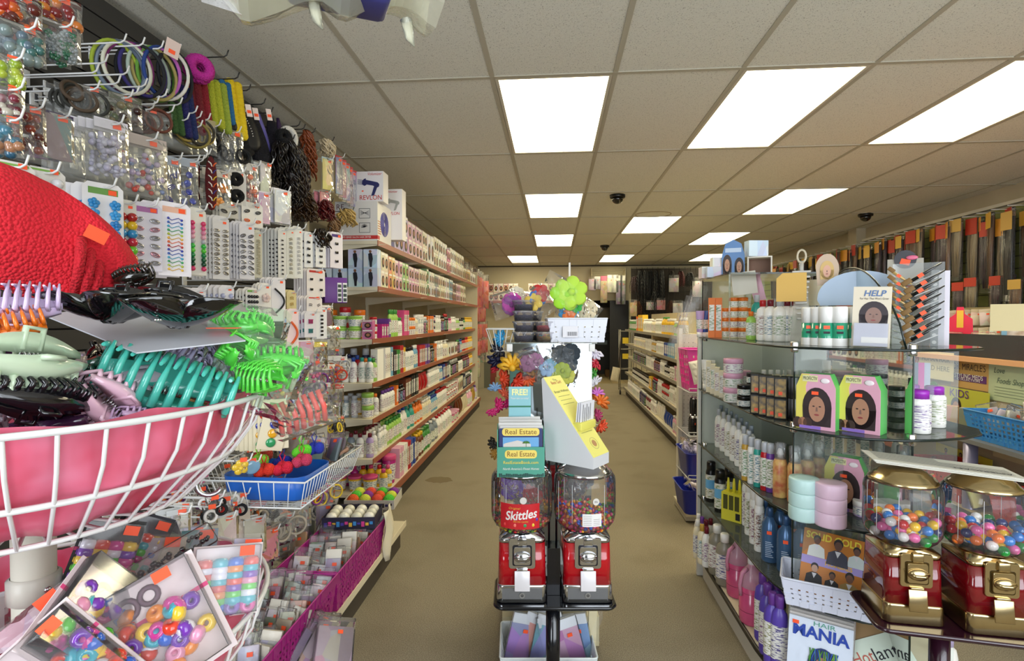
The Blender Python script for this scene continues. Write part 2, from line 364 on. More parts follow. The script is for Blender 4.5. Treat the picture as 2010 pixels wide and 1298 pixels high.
def mk_spray():
    b = MB().lathe([(.023, 0), (.025, .003), (.025, .15), (.022, .162), (.018, .166)], 16)
    b.lathe([(.0254, .02), (.0254, .14)], 16, 1, cap=False)
    r = b.build('spray_can', [OC('plastic'), label_mat()]); capo(MB().lathe([(.021, .163), (.021, .2), (.017, .206), (.001, .207)], 14), r); return r
def mk_dark():
    b = MB().lathe([(.028, 0), (.03, .004), (.03, .13), (.026, .15), (.012, .16)], 16); b.lathe([(.0305, .015), (.0305, .12)], 16, 1, cap=False)
    r = b.build('hair_oil_bottle', [OC('gloss'), label_mat(True)]); capo(MB().lathe([(.015, .158), (.014, .19)], 12), r); return r
def mk_jar():
    b = MB().lathe([(.038, 0), (.042, .004), (.042, .045)], 20); b.lathe([(.0424, .008), (.0424, .04)], 20, 1, cap=False)
    r = b.build('cream_jar', [OC('plastic'), label_mat()]); capo(MB().lathe([(.0435, .042), (.0435, .06), (.041, .064)], 20), r, 'lid'); return r
def mk_tub():
    b = MB().lathe([(.042, 0), (.044, .003), (.055, .085)], 20); b.lathe([(.0459, .012), (.0535, .07)], 20, 1, cap=False)
    r = b.build('plastic_tub', [OC('plastic'), label_mat()]); capo(MB().lathe([(.058, .083), (.058, .095), (.055, .098)], 20), r, 'lid'); return r
def mk_carton():
    b = MB().box(-.035, .035, -.03, .03, 0, .12, 0); b.prism([(-.03, .1), (.03, .1), (.03, .113), (-.03, .113)], -.0312, -.030, 'y', 1)
    e = lambda cx, cz, rx, rz, n=12: [(cx+rx*math.cos(2*PI*i/n), cz+rz*math.sin(2*PI*i/n)) for i in range(n)]
    b.prism(e(.004, .052, .023, .034), -.0312, -.030, 'y', 2); b.prism(e(.004, .054, .013, .019), -.0317, -.0312, 'y', 3)
    return b.build('hair_care_carton', [OC('print'), mat('F3EFE6', .4), mat('2C1A12', .5), mat('A5714F', .5)])
def mk_slim():
    b = MB().box(-.016, .016, -.03, .03, 0, .17, 0); b.prism([(-.012, .03), (.012, .03), (.012, .14), (-.012, .14)], -.0312, -.030, 'y', 1)
    return b.build('slim_carton', [OC('satin'), label_mat()])
def mk_jug():
    b = MB().lathe([(.05, 0), (.056, .006), (.058, .03), (.056, .13), (.045, .165), (.018, .19), (.016, .2)], 18, 0, sx=1, sy=.75)
    b.lathe([(.0585, .03), (.0575, .12)], 18, 1, sx=1, sy=.75, cap=False)
    b.tube([(.01, 0, .19), (.04, 0, .195), (.062, 0, .17), (.056, 0, .13)], .007, 6)
    r = b.build('conditioner_jug', [OC('plastic'), label_mat()]); capo(MB().lathe([(.02, .197), (.02, .222)], 14), r); return r
def mk_bag():
    b = MB(); n = 10; rows = []
    for k in range(7):
        t = k/6; w = .05*(1-.12*abs(t-.5)); d = .026*math.sin(PI*(.12+.8*t))+.003
        rows.append([(w*math.cos(2*PI*i/n)*(1 if abs(math.cos(2*PI*i/n)) > .1 else 1), d*math.sin(2*PI*i/n), t*.15) for i in range(n)])
    for r_ in rows: b.v += r_
    for k in range(6):
        for i in range(n): b.f.append([k*n+i, k*n+(i+1) % n, (k+1)*n+(i+1) % n, (k+1)*n+i]); b.m.append(0); b.sm.append(True)
    b.f.append(list(range(n))); b.m.append(0); b.sm.append(False); b.box(-.044, .044, -.002, .002, .148, .168, 1)
    return b.build('packaged_hair_pouch', [OC('foil'), OC('satin')])
def mk_tube():
    b = MB(); n = 14
    for k, (rx, ry, z) in enumerate([(.017, .017, .03), (.021, .019, .05), (.023, .012, .11), (.025, .002, .155), (.025, .001, .165)]):
        b.v += [(rx*math.cos(2*PI*i/n), ry*math.sin(2*PI*i/n), z) for i in range(n)]
        if k:
            for i in range(n): b.f.append([(k-1)*n+i, (k-1)*n+(i+1) % n, k*n+(i+1) % n, k*n+i]); b.m.append(1 if k == 2 else 0); b.sm.append(True)
    r = b.build('lotion_tube', [OC('plastic'), label_mat()]); capo(MB().lathe([(.018, 0), (.019, .03)], 14), r); return r
KIND = dict(squeeze=(mk_squeeze, 'bottle', .188, .064), pump=(mk_pump, 'bottle', .2, .07), spray=(mk_spray, 'spray can', .207, .052), dark=(mk_dark, 'bottle', .19, .062),
            jar=(mk_jar, 'jar', .064, .088), tub=(mk_tub, 'tub', .098, .118), carton=(mk_carton, 'box', .12, .072), slim=(mk_slim, 'box', .17, .034), jug=(mk_jug, 'bottle', .222, .122), bag=(mk_bag, 'pouch', .168, .1), tube=(mk_tube, 'tube', .165, .052))
CN = {'w': ('F2F0EA', 'white'), 'c': ('EADFBF', 'cream'), 'g': ('3E8E3C', 'green'), 'lg': ('9CCB5A', 'light green'), 'k': ('131214', 'black'), 'r': ('B81A24', 'red'), 'o': ('E8761C', 'orange'), 'y': ('E8B923', 'yellow'),
      'b': ('2549A0', 'blue'), 'lb': ('6FA7C8', 'light blue'), 'p': ('6A3A93', 'purple'), 'pk': ('D84C86', 'pink'), 'lp': ('E3A9C3', 'pale pink'), 'm': ('6E1226', 'maroon'), 'br': ('6B3418', 'brown'), 't': ('2E9C8E', 'teal'),
      's': ('B9BCC2', 'silver'), 'gy': ('7C8791', 'grey'), 'mg': ('B41E7C', 'magenta'), 'lv': ('B9A0D0', 'lavender'), 'gd': ('C39A3C', 'gold'), 'db': ('1C2146', 'dark blue')}
NOUN = dict(squeeze='bottle', pump='pump bottle', spray='spray can', dark='oil bottle', jar='jar', tub='tub', carton='portrait box', slim='slim box', jug='jug', bag='pouch', tube='tube')
def item(kind, x, y, z, rz, col, cap, h, label, group, wscale=1, lab=None, jitter=True, nm=None):
    fn, cat, h0, w0 = KIND[kind]; s = h/h0; ws = wscale
    r = put(kind, fn, (x, y, z), rz+(random.uniform(-.12, .12) if jitter else 0), label, cat, group, CN[col][0], {'cap': CN[cap][0], 'lid': CN[cap][0], 'pump': CN[cap][0]} if cap else None, (ws, ws, s))
    if nm and PROTO[kind] is not r: r.name = nm
    return r
def desc(kind, col, cap):
    if kind in ('carton', 'slim', 'bag') or not cap: return CN[col][1]+' '+NOUN[kind]
    return f"{CN[col][1]} {NOUN[kind]}, {CN[cap][1]} "+('lid' if kind in ('jar', 'tub') else 'top')
def run(where, axis_pos, z, y0, y1, specs, side, group, clear, stack=None, start=0, suffix=''):
    """a row of goods along Y. side=+1 shelf faces +X, -1 faces -X. specs: (kind, colour, cap, count, height[, widthscale])"""
    y = y0; i = start
    specs = list(specs); k = 0
    while y < y1:
        sp = specs[min(k, len(specs)-1)]; k += 1
        if k > len(specs): break
        kind, col, cap, n, h = sp[:5]; ws = sp[5] if len(sp) > 5 else 1; lev = sp[6] if len(sp) > 6 else 1
        w = KIND[kind][3]*ws*1.04+.003; hh = min(h, clear/lev)
        for q in range(n):
            if y+w > y1: break
            dep = (.03 if kind in ('slim', 'carton') else KIND[kind][3]*.45)*ws
            for t in range(lev):
                lv = '' if lev == 1 else (' lower', ' upper', ' topmost')[t]
                item(kind, axis_pos-side*(dep+.012+random.uniform(0, .008)), y+w/2, z+t*hh*1.001, PI/2*side, col, cap, hh, f"{desc(kind, col, cap)}{suffix}, {nth(i)}{lv} from near end, {where}", group, ws, jitter=kind not in ('slim', 'carton') and lev == 1, nm='squeeze_bottle' if side < 0 and kind == 'squeeze' else None)  # squeeze bottles facing -X are the same shampoo bottle, named apart
            y += w; i += 1
    return i
# ================================================================ left shelving
CREAM = mat('D9CFB4', .45); RAIL = mat('96543C', .4); CREAM2 = noise_mat('back_board', 'A79C80', 'AFA488', 5, .7)
LZ = dict(T1=1.845, T2=1.54, A=1.19, B=.895, C=.655, D=.385); LX = dict(T1=-1.17, T2=-1.17, A=-1.21, B=-1.21, C=-1.21, D=-1.21)
def mk_gondola():
    L = 1.13; r = empty('gondola_shelving')
    b = MB(); b.box(-1.68, -1.66, 0, L, 0, 2.0); 
    for k in range(12): b.box(-1.66, -1.657, 0, L, .2+k*.15, .203+k*.15)
    b.build('back_panel', CREAM2, r)
    d = MB().box(-1.66, -1.125, 0, L, .125, .145); d.box(-1.15, -1.14, 0, L, .0, .125); d.build('base_deck', CREAM, r)
    MB().box(-1.125, -1.118, 0, L, .10, .150).build('deck_rail', RAIL, r); MB().box(-1.145, -1.138, .001, L-.001, 0, .095).build('kick_plate', mat('2B2420', .6), r)
    for n in LZ:
        z, x = LZ[n], LX[n]
        s = MB().box(-1.66, x, .002, L-.002, z-.022, z).build('shelf', CREAM, r)
        m = MB().box(x, x+.006, .004, L-.004, z-.032, z+.004); m.build('price_rail', RAIL, s)
        for yy in (.01, L-.02): MB().prism([(-1.66, z-.023), (-1.66, z-.09), (x+.06, z-.023)], yy, yy+.004, 'y').build('bracket', CREAM, s)
    u = MB(); u.box(-1.66, -1.64, -.012, .012, 0, 2.0); u.build('upright', CREAM, r); return r
for k, w in enumerate(('nearest', 'second', 'third', 'farthest')):
    put('gond', mk_gondola, (0, 3.4+k*1.13, 0), 0, f'{w} bay of the cream left shelving with brown price rails', 'shelving', 'left shelving bays')
e = empty('shelving_end_panel', (0, 7.93, 0)); MB().box(-1.66, -1.17, 0, .02, 0, 2.05).build('panel', CREAM, e); tag(e, 'cream end panel closing the far end of the left shelving', 'panel')
G = 'goods on the left shelving'
NS = dict(T1='top left shelf', T2='left shelf under the top one', A='third left shelf', B='fourth left shelf', C='fifth left shelf', D='sixth left shelf', E='left bottom deck')
run(NS['T1'], -1.17, LZ['T1'], 3.82, 7.9, [('carton', 'lv', None, 3, .15, 1.6, 2), ('carton', 'lp', None, 4, .14, 1.5, 2), ('carton', 'c', None, 2, .14, 1.3, 2), ('carton', 'w', None, 2, .28, 1.7), ('carton', 'c', None, 2, .15, 1.3, 2),
   ('carton', 'w', None, 4, .15, 1.4, 2), ('carton', 'pk', None, 2, .13, 1.2, 2), ('carton', 'w', None, 3, .15, 1.3, 2), ('carton', 'c', None, 6, .15, 1.3, 2), ('carton', 'gd', None, 3, .16, 1.4), ('carton', 'y', None, 2, .17, 1.4), ('carton', 'w', None, 10, .15, 1.2, 1)], 1, G, .6)
run(NS['T2'], -1.17, LZ['T2'], 3.52, 7.9, [('carton', 'c', None, 2, .125, 1.1, 2), ('carton', 'o', None, 1, .12, 1, 2), ('carton', 'y', None, 1, .12, 1, 2), ('carton', 'lp', None, 2, .115, 1.2, 2), ('carton', 'lg', None, 2, .115, 1.1, 2), ('carton', 'lp', None, 4, .11, 1.1, 2), ('carton', 'c', None, 4, .115, .9, 2),
   ('carton', 'g', None, 1, .13, 1, 2), ('carton', 'w', None, 3, .12, 1, 2), ('carton', 'gy', None, 3, .12, .8, 2), ('carton', 'c', None, 4, .12, 1, 2), ('carton', 'w', None, 3, .12, 1, 2), ('carton', 'lb', None, 3, .12, .8, 2), ('carton', 'br', None, 4, .11, .7, 2), ('carton', 'lp', None, 5, .11, .8, 2), ('carton', 'c', None, 6, .11, .8, 2)], 1, G, .28)
# near end of T2: cartons with a standing man in a dark suit
def mk_suit():
    b = MB().box(-.047, .047, -.035, .035, 0, .125)
    r = b.build('hair_relaxer_carton', [OC('print')]); p = MB()
    p.prism([(-.008, .118), (.006, .118), (.009, .106), (.004, .1), (-.006, .1), (-.010, .108)], -.0365, -.035, 'y', 1)
    p.prism([(-.014, .094), (.0, .101), (.012, .096), (.017, .06), (.012, .035), (.010, .006), (-.004, .006), (-.007, .04), (-.012, .06)], -.0365, -.035, 'y', 0)
    p.build('printed_figure', [mat('17151F', .5), mat('7A5236', .5)], r); return r
for i, (x, zz) in enumerate([(-1.22, 0), (-1.22, 1), (-1.325, 0), (-1.325, 1), (-1.43, 0), (-1.535, 0)]):
    put('suit', mk_suit, (x, 3.445, LZ['T2']+zz*.126), 0, f"blue-pink carton with a suited man, {('lower', 'upper')[zz]} row, {nth(int(round((-1.22-x)/.105)))} from shelf corner", 'box', 'suited-man cartons', 'BFD0E6')
run(NS['A'], -1.21, LZ['A'], 3.66, 7.9, [('slim', 'mg', None, 3, .1, 1.3), ('slim', 'p', None, 1, .14, 1.5), ('squeeze', 'lg', 'g', 4, .21, .8), ('squeeze', 'w', 'g', 2, .15, .8), ('slim', 'pk', None, 3, .21, 1.4), ('jar', 'w', 'o', 3, .075, .8, 2), ('squeeze', 'c', 'w', 2, .17, .8), ('jar', 'w', 'w', 2, .09, .9, 2),
   ('dark', 'gy', 'w', 3, .16, .8), ('slim', 'o', None, 5, .17, 1.3), ('jar', 'mg', 'db', 1, .06, .9, 3), ('squeeze', 'w', 'w', 5, .18, .8), ('dark', 'br', 'k', 3, .18, .9), ('dark', 'k', 'r', 3, .2, .8), ('squeeze', 'lp', 'pk', 4, .15, .9), ('squeeze', 'w', 'w', 5, .17, .8), ('squeeze', 'lg', 'w', 4, .15, .8), ('jar', 'w', 'k', 3, .07, 1, 2), ('squeeze', 'g', 'k', 3, .16, .9), ('squeeze', 'y', 'y', 12, .17, .9)], 1, G, .27)
run(NS['B'], -1.21, LZ['B'], 3.72, 7.9, [('slim', 'w', None, 3, .22, 1.3), ('slim', 'lb', None, 1, .22, 1.5), ('slim', 'k', None, 2, .19, 1), ('slim', 'g', None, 2, .19, 1.2), ('slim', 'r', None, 2, .22, 1.2), ('slim', 'y', None, 2, .2, 1), ('squeeze', 'w', 'k', 5, .19, .85), ('squeeze', 'lb', 'w', 2, .2, 1), ('slim', 'r', None, 4, .19, 1.4), ('slim', 'p', None, 4, .19, 1.3),
   ('dark', 'k', 'k', 4, .17, .8), ('slim', 'o', None, 2, .18, 1), ('squeeze', 'w', 'w', 6, .2, .9), ('pump', 'c', 'w', 4, .2, .8), ('carton', 'w', None, 5, .15, 1.5), ('dark', 'k', 'g', 3, .17, .8), ('squeeze', 'lb', 'b', 3, .17, .9), ('squeeze', 'r', 'k', 4, .18, 1), ('squeeze', 'o', 'r', 4, .18, 1), ('squeeze', 'y', 'y', 10, .18, 1)], 1, G, .24)
run(NS['C'], -1.21, LZ['C'], 3.70, 7.9, [('squeeze', 'w', 'p', 5, .15, .8), ('slim', 'o', None, 2, .15, 1), ('dark', 'k', 'k', 3, .14, .9), ('slim', 'br', None, 5, .17, 1), ('slim', 'k', None, 5, .18, 1.2), ('bag', 'r', None, 4, .16, 1), ('squeeze', 'w', 'w', 8, .17, .9), ('squeeze', 'lb', 'w', 2, .16, .9), ('slim', 'b', None, 3, .17, 1), ('slim', 'm', None, 2, .17, 1), ('slim', 'db', None, 4, .17, 1.1), ('squeeze', 'w', 'g', 2, .16, .9),
   ('dark', 'k', 'w', 7, .18, .9), ('squeeze', 'w', 'k', 6, .16, .9), ('dark', 'm', 'm', 8, .17, .9), ('squeeze', 'y', 'gd', 12, .17, 1)], 1, G, .22)
run(NS['D'], -1.21, LZ['D'], 3.62, 7.9, [('squeeze', 'w', 'w', 3, .16, .85), ('squeeze', 'lg', 'g', 6, .18, .85), ('jug', 'w', 'b', 2, .2, .8), ('jug', 't', 't', 2, .19, .8), ('jug', 'o', 'o', 3, .18, .75), ('squeeze', 'c', 'w', 5, .17, .9), ('squeeze', 'lb', 'b', 4, .16, 1), ('squeeze', 'w', 'r', 8, .18, .9), ('tub', 'r', 'w', 5, .085, 1, 2), ('carton', 'c', None, 4, .19, 1.3), ('slim', 'db', None, 4, .19, 1.2), ('dark', 'k', 'w', 7, .18, 1),
   ('squeeze', 'w', 'g', 4, .18, 1), ('squeeze', 'g', 'g', 3, .18, 1), ('squeeze', 'p', 'lv', 4, .18, 1), ('squeeze', 'y', 'y', 12, .18, 1)], 1, G, .24)
run(NS['E'], -1.125, .146, 3.78, 7.9, [('slim', 'lp', None, 2, .24, 1.6), ('slim', 'w', None, 2, .22, 1.4), ('slim', 'r', None, 2, .22, 1.1), ('slim', 'b', None, 3, .21, 1.3), ('slim', 'br', None, 2, .19, 1.2), ('squeeze', 'br', 'y', 3, .2, 1.1), ('squeeze', 'g', 'g', 3, .21, 1.1), ('jug', 'gy', 'w', 3, .2, 1), ('jug', 'w', 'r', 6, .2, .9), ('tub', 'pk', 'lp', 3, .11, 1), ('bag', 'br', None, 3, .2, 1.2), ('bag', 'c', None, 3, .18, 1.2),
   ('jug', 'lp', 'w', 3, .2, .9), ('bag', 'gd', None, 3, .18, 1), ('jug', 'lv', 'p', 5, .2, .9), ('carton', 'o', None, 4, .17, 1.3), ('carton', 'p', None, 3, .17, 1.2), ('carton', 'y', None, 4, .17, 1.4)], 1, G, .22)
# second rows seen over the fronts of the low shelves
run('behind, '+NS['D'], -1.30, LZ['D'], 3.62, 7.0, [('squeeze', 'w', 'm', 5, .17, .9), ('squeeze', 'lg', 'g', 6, .18, .9), ('jug', 'w', 'w', 6, .19, .8), ('squeeze', 'c', 'w', 8, .17, .9), ('squeeze', 'lb', 'b', 6, .17, .9), ('squeeze', 'w', 'r', 14, .18, .9)], 1, G, .24)
run('behind, '+NS['E'], -1.25, .146, 3.95, 6.6, [('slim', 'lp', None, 4, .22, 1.3), ('slim', 'r', None, 4, .22, 1.1), ('slim', 'b', None, 5, .21, 1.3), ('squeeze', 'y', 'y', 5, .2, 1.1), ('jug', 'gy', 'w', 5, .2, .9), ('jug', 'w', 'm', 6, .2, .9), ('tub', 'pk', 'lp', 4, .11, 1)], 1, G, .22)
# the near end rows, seen end-on
def endrow(where, y, z, items):
    x = items[0]
    for i, (kind, col, cap, h, ws, xx, lev) in enumerate(items[1]):
        for t in range(lev):
            item(kind, xx, y+random.uniform(-.006, .006), z+t*h*1.001, 0, col, cap, h, f"{desc(kind, col, cap)}, {nth(i)}{('', ' upper', ' topmost')[t]} from the corner, near end of {where}", G+', near end', ws)
endrow(NS['A'], 3.47, LZ['A'], (0, [('carton', 'mg', None, .065, 1, -1.255, 2), ('tub', 'lg', 'lg', .078, .85, -1.35, 2), ('tub', 'lg', 'lg', .078, .85, -1.455, 2), ('tub', 'p', 'g', .078, .85, -1.56, 2)]))
endrow(NS['A']+', back', 3.575, LZ['A'], (0, [('jar', 'w', 'r', .05, .6, -1.26, 3), ('jar', 'o', 'o', .1, .9, -1.36, 2), ('jar', 'w', 'r', .11, .9, -1.46, 2), ('jar', 'o', 'o', .1, .9, -1.56, 2)]))
endrow(NS['B'], 3.47, LZ['B'], (0, [('squeeze', 'w', 't', .17, .8, -1.25, 1), ('squeeze', 'w', 't', .17, .8, -1.305, 1), ('squeeze', 'w', 'b', .17, .8, -1.362, 1), ('squeeze', 'w', 'b', .17, .8, -1.42, 1), ('squeeze', 'r', 't', .17, .8, -1.478, 1), ('squeeze', 'w', 'db', .17, .8, -1.54, 1)]))
endrow(NS['B']+', second row', 3.54, LZ['B'], (0, [('squeeze', 'lg', 'g', .16, .8, -1.25, 1), ('squeeze', 'w', 'o', .16, .8, -1.305, 1), ('squeeze', 'r', 'b', .18, .8, -1.362, 1), ('squeeze', 'w', 'db', .19, .8, -1.42, 1), ('squeeze', 'w', 'b', .17, .8, -1.478, 1)]))
endrow(NS['B']+', back row', 3.62, LZ['B'], (0, [('slim', 'w', None, .22, 1.6, -1.25, 1), ('spray', 'db', 's', .225, 1.1, -1.33, 1), ('spray', 'db', 's', .225, 1.1, -1.42, 1), ('spray', 'k', 's', .225, 1.1, -1.51, 1)]))
endrow(NS['C'], 3.47, LZ['C'], (0, [('jar', 'c', 'lg', .085, .95, -1.265, 2), ('spray', 's', 's', .15, .9, -1.36, 1), ('spray', 'gy', 's', .15, .9, -1.42, 1), ('spray', 'gd', 's', .15, .9, -1.48, 1), ('spray', 's', 'p', .15, .9, -1.54, 1)]))
endrow(NS['C']+', second row', 3.58, LZ['C'], (0, [('squeeze', 'w', 'o', .15, .8, -1.25, 1), ('squeeze', 'p', 'w', .15, .8, -1.31, 1), ('spray', 'gd', 's', .15, .9, -1.37, 1), ('spray', 's', 's', .15, .9, -1.43, 1)]))
endrow(NS['D'], 3.46, LZ['D'], (0, [('squeeze', 'lv', 'm', .165, .85, -1.25, 1), ('squeeze', 'w', 'm', .165, .85, -1.315, 1), ('squeeze', 'gy', 'm', .165, .85, -1.38, 1), ('squeeze', 'w', 'm', .165, .85, -1.445, 1), ('squeeze', 'w', 'm', .165, .85, -1.51, 1)]))
endrow(NS['D']+', second row', 3.54, LZ['D'], (0, [('squeeze', 'w', 'w', .165, .85, -1.25, 1), ('squeeze', 'w', 'm', .165, .85, -1.315, 1), ('squeeze', 'w', 'm', .165, .85, -1.38, 1), ('squeeze', 'gy', 'm', .165, .85, -1.445, 1)]))
endrow(NS['E'], 3.50, .146, (0, [('squeeze', 'y', 'pk', .15, .9, -1.17, 1), ('tub', 'y', 'pk', .105, .9, -1.26, 1), ('tub', 'y', 'pk', .1, .85, -1.37, 1), ('tub', 'y', 'pk', .1, .85, -1.475, 1), ('tub', 'y', 'pk', .1, .85, -1.58, 1)]))
endrow(NS['E']+', second row', 3.60, .146, (0, [('squeeze', 'y', 'pk', .15, .9, -1.17, 1), ('squeeze', 'y', 'r', .15, .9, -1.23, 1), ('squeeze', 'y', 'pk', .15, .9, -1.29, 1), ('squeeze', 'y', 'r', .14, .9, -1.35, 1), ('squeeze', 'mg', 'pk', .14, .9, -1.41, 1), ('squeeze', 'mg', 'r', .14, .9, -1.47, 1)]))
endrow(NS['E']+', back row', 3.69, .146, (0, [('tub', 'mg', 'pk', .2, .9, -1.19, 1), ('tub', 'mg', 'mg', .2, .9, -1.30, 1), ('tub', 'mg', 'mg', .18, .9, -1.41, 1), ('tub', 'm', 'mg', .17, .9, -1.52, 1)]))
# hair dryer boxes on the near end of the top shelf
RED = mat('C22A28', .45); DRY = mat('2A2E60', .35); GREYD = mat('9A9C98', .35)
def dryer_print(parent, y, cx, cz, s, m):
    e = MB(); P = lambda pts: [(cx+a*s, cz+b*s) for a, b in pts]
    e.prism(P([(-.2, .32), (.25, .22), (.68, .12), (.80, .0), (.78, -.18), (.66, -.25), (.3, -.1), (-.25, .0), (-.3, .15)]), y-.0022, y, 'y', 0)
    e.prism(P([(.42, -.15), (.66, -.2), (.42, -.8), (.2, -.85)]), y-.0026, y, 'y', 0)
    e.prism(P([(-.32, .38), (-.2, .42), (-.16, -.05), (-.3, -.12), (-.48, .0), (-.45, .25)]), y-.003, y, 'y', 0)
    for k in range(4): e.prism(P([(-.8, .36-k*.1), (-.42, .3-k*.09), (-.42, .27-k*.09), (-.8, .33-k*.1)]), y-.0026, y, 'y', 0)
    e.build('printed_hair_dryer', m, parent, None)
r = empty('hair_dryer_box', (-1.315, 3.5, 1.846)); MB().box(-.145, .145, -.09, .2, 0, .262).build('carton', mat('DCD8D2', .4), r)
MB().box(-.146, .146, -.0915, -.05, .012, .036).build('red_band', RED, r); text('1875 SERIES SALON HAIR DRYER', .017, WHITE, r, (0, -.0925, .024), width=.2)
text('RE', .05, mat('5A2A30', .5), r, (-.11, -.0915, .225))
o = MB()
for k in (0, 1):
    z0 = .185-k*.095; o.box(.02, .095, -.0915, -.09, z0-.035, z0-.033); o.box(.02, .095, -.0915, -.09, z0+.028, z0+.03); o.box(.02, .022, -.0915, -.09, z0-.035, z0+.03); o.box(.093, .095, -.0915, -.09, z0-.035, z0+.03)
for k in range(9): a = PI*k/9; o.tube([(.057, -.0915, .09), (.057+.022*math.cos(a+.4), -.0915, .09+.022*math.sin(a+.4))], .0015, 4)
for k in range(5): o.tube([(.03, -.0915, .17+k*.008), (.087, -.0915, .2-k*.008)], .0008, 4)
o.build('printed_diagram', INK, r); side = MB()
for k in range(8): side.ring((.1458, .05, .13), .018+.009*k, .0035, 'x', 16, 4)
side.build('printed_spiral', mat('5D5A9C', .5), r); sb = MB()
for k in range(6): sb.box(.1452, .1462, -.085, -.02, .05+k*.016, .056+k*.016)
sb.build('side_lettering_lines', mat('B9733C', .5), r)
tag(r, 'large white hair dryer carton with red bottom band on the top left shelf end', 'box')
r = empty('hair_dryer_box', (-1.235, 3.47, 2.109)); MB().box(-.10, .10, -.045, .06, 0, .2).build('carton', mat('E4E0E0', .4), r)
dryer_print(r, -.0455, 0, .115, .092, DRY); text('Volumizer', .026, RED, r, (.04, -.047, .182), width=.095, shear=.3); text('REVLON', .045, RED, r, (.015, -.0475, .025), width=.15)
sticker(r, (-.04, -.0465, .07), (PI/2, 0, 0)); tag(r, 'white carton with blue hair dryer picture and red lettering, on the large carton', 'box')
r = empty('hair_dryer_box', (-1.16, 3.75, 2.109-.05)); MB().box(-.09, .07, -.045, .05, -.05-.163+.05, .2).build('carton', mat('E4E0E0', .4), r)
dryer_print(r, -.0455, -.005, .105, .07, GREYD); text('Volumizer', .022, RED, r, (.0, -.047, .182), width=.07, shear=.3); text('REVLON', .03, RED, r, (.0, -.0475, .025), width=.1)
tag(r, 'white carton with grey hair dryer picture, half hidden behind the blue one', 'box')
# ================================================================ slatwall with hooks, near left
SLAT = mat('3A3835', .5)
sw = empty('slatwall_panel', (0, 0, 0)); m = MB(); m.box(-1.70, -1.672, -1.1, 3.385, 0, CZ-.03)
b = MB(); z = .0
while z < CZ-.04:
    b.box(-1.672, -1.66, -1.1, 3.385, z, min(z+.07, CZ-.03)); z += .076
m.build('backing', mat('0C0C0C', .8), sw); b.build('slats', SLAT, sw); tag(sw, 'dark grey slatwall covering the near left wall behind the hanging goods', 'wall panel')
def depth(p): return (p-Vector((0, 0, CH))).dot(_w)
def flat(p): return [(x, y) for x, y in p]
def el_ball():
    return MB().ball((0, -.006, 0), 1, seg=12, rings=8)
def el_flower():
    b = MB()
    for k in range(5): a = 2*PI*k/5; b.ball((.55*math.cos(a), 0, .55*math.sin(a)), .48, seg=8, rings=5, sy=.6)
    b.ball((0, -.3, 0), .3, seg=8, rings=5); return b
def el_clip():
    b = MB(); b.ring((0, 0, 0), 1, .2, 'y', 14, 5, sx=1.1, sy=.5); b.tube([(-1.2, 0, -.1), (1.1, -.1, .1)], .16, 5); return b
def el_bow():
    b = MB()
    for s_ in (-1, 1): b.prism([(0, -.15), (s_*1.1, -.6), (s_*.85, 0), (s_*1.1, .6), (0, .15)], -.35, .1, 'y')
    b.ball((0, -.2, 0), .3, seg=8, rings=5); return b
def el_band():
    b = MB(); b.tube([(-1.6, 0, .1), (-.8, -.1, -.35), (0, -.1, 0), (.8, -.1, .35), (1.6, 0, -.1)], .1, 4); b.ball((-1.6, -.1, .1), .33, seg=8, rings=5); b.ball((1.6, -.1, -.1), .33, seg=8, rings=5); return b
def el_pins():
    b = MB()
    for k in range(3): b.tube([(-1, 0, -.5+k*.5), (0, -.25, -.35+k*.5), (1, 0, -.5+k*.5)], .12, 4)
    return b
def el_disc(): return MB().lathe([(.95, 0), (1, -.15), (.8, -.3), (.3, -.4), (.001, -.4)], 18, axis='y')
def el_square(): return MB().rbox(-.9, .9, -.3, 0, -.6, .6, .08)
def el_comb():
    b = MB().box(-1, 1, -.2, 0, .5, .8)
    for k in range(9): b.box(-.95+k*.22, -.85+k*.22, -.15, 0, -.8, .5)
    return b
EL = dict(ball=(el_ball, 'ponytail_ball'), flower=(el_flower, 'flower_barrette'), clip=(el_clip, 'snap_clip'), bow=(el_bow, 'bow_barrette'), band=(el_band, 'elastic_tie'), pins=(el_pins, 'hair_pins'), disc=(el_disc, 'round_barrette'), sq=(el_square, 'square_clip'), comb=(el_comb, 'side_comb'))
def element(kind, parent, loc, s, col, mk='gloss'):
    fn, nm = EL[kind]; k = 'EL'+kind+mk
    if k not in PROTO: PROTO[k] = fn().mesh(nm, OC(mk))
    o = link(nm, PROTO[k], parent, col, loc); o.scale = (s, s, s); return o
def cardmesh(w, h, tilt=0):
    k = 'card%.3f_%.3f' % (w, h)
    if k not in PROTO:
        c = .012; PROTO[k] = MB().prism([(-w/2, -h), (w/2, -h), (w/2, -c), (w/2-c, 0), (-w/2+c, 0), (-w/2, -c)], -.0008, .0008, 'y').mesh('display_card', OC('satin'))
    return PROTO[k]
def hook(p, L=.06, tip=True, label=None, col=WIRE, wall=-1.662):
    """wire hook from the slats out to point p"""
    b = MB(); x = p.x+L; b.tube([(wall-.004, p.y, p.z+.002), (x, p.y, p.z), (x+.012, p.y, p.z+.006), (x+.02, p.y, p.z+.026)], .0026, 6)
    e = empty('display_hook', (0, 0, 0)); b.build('hook_wire', col, e)
    MB().rbox(wall, wall+.006, p.y-.014, p.y+.014, p.z-.02, p.z+.028, .002).build('hook_plate', col, e)
    o = e; tag(o, label, 'hook', 'display hooks on the slatwall'); return o
HC = {}
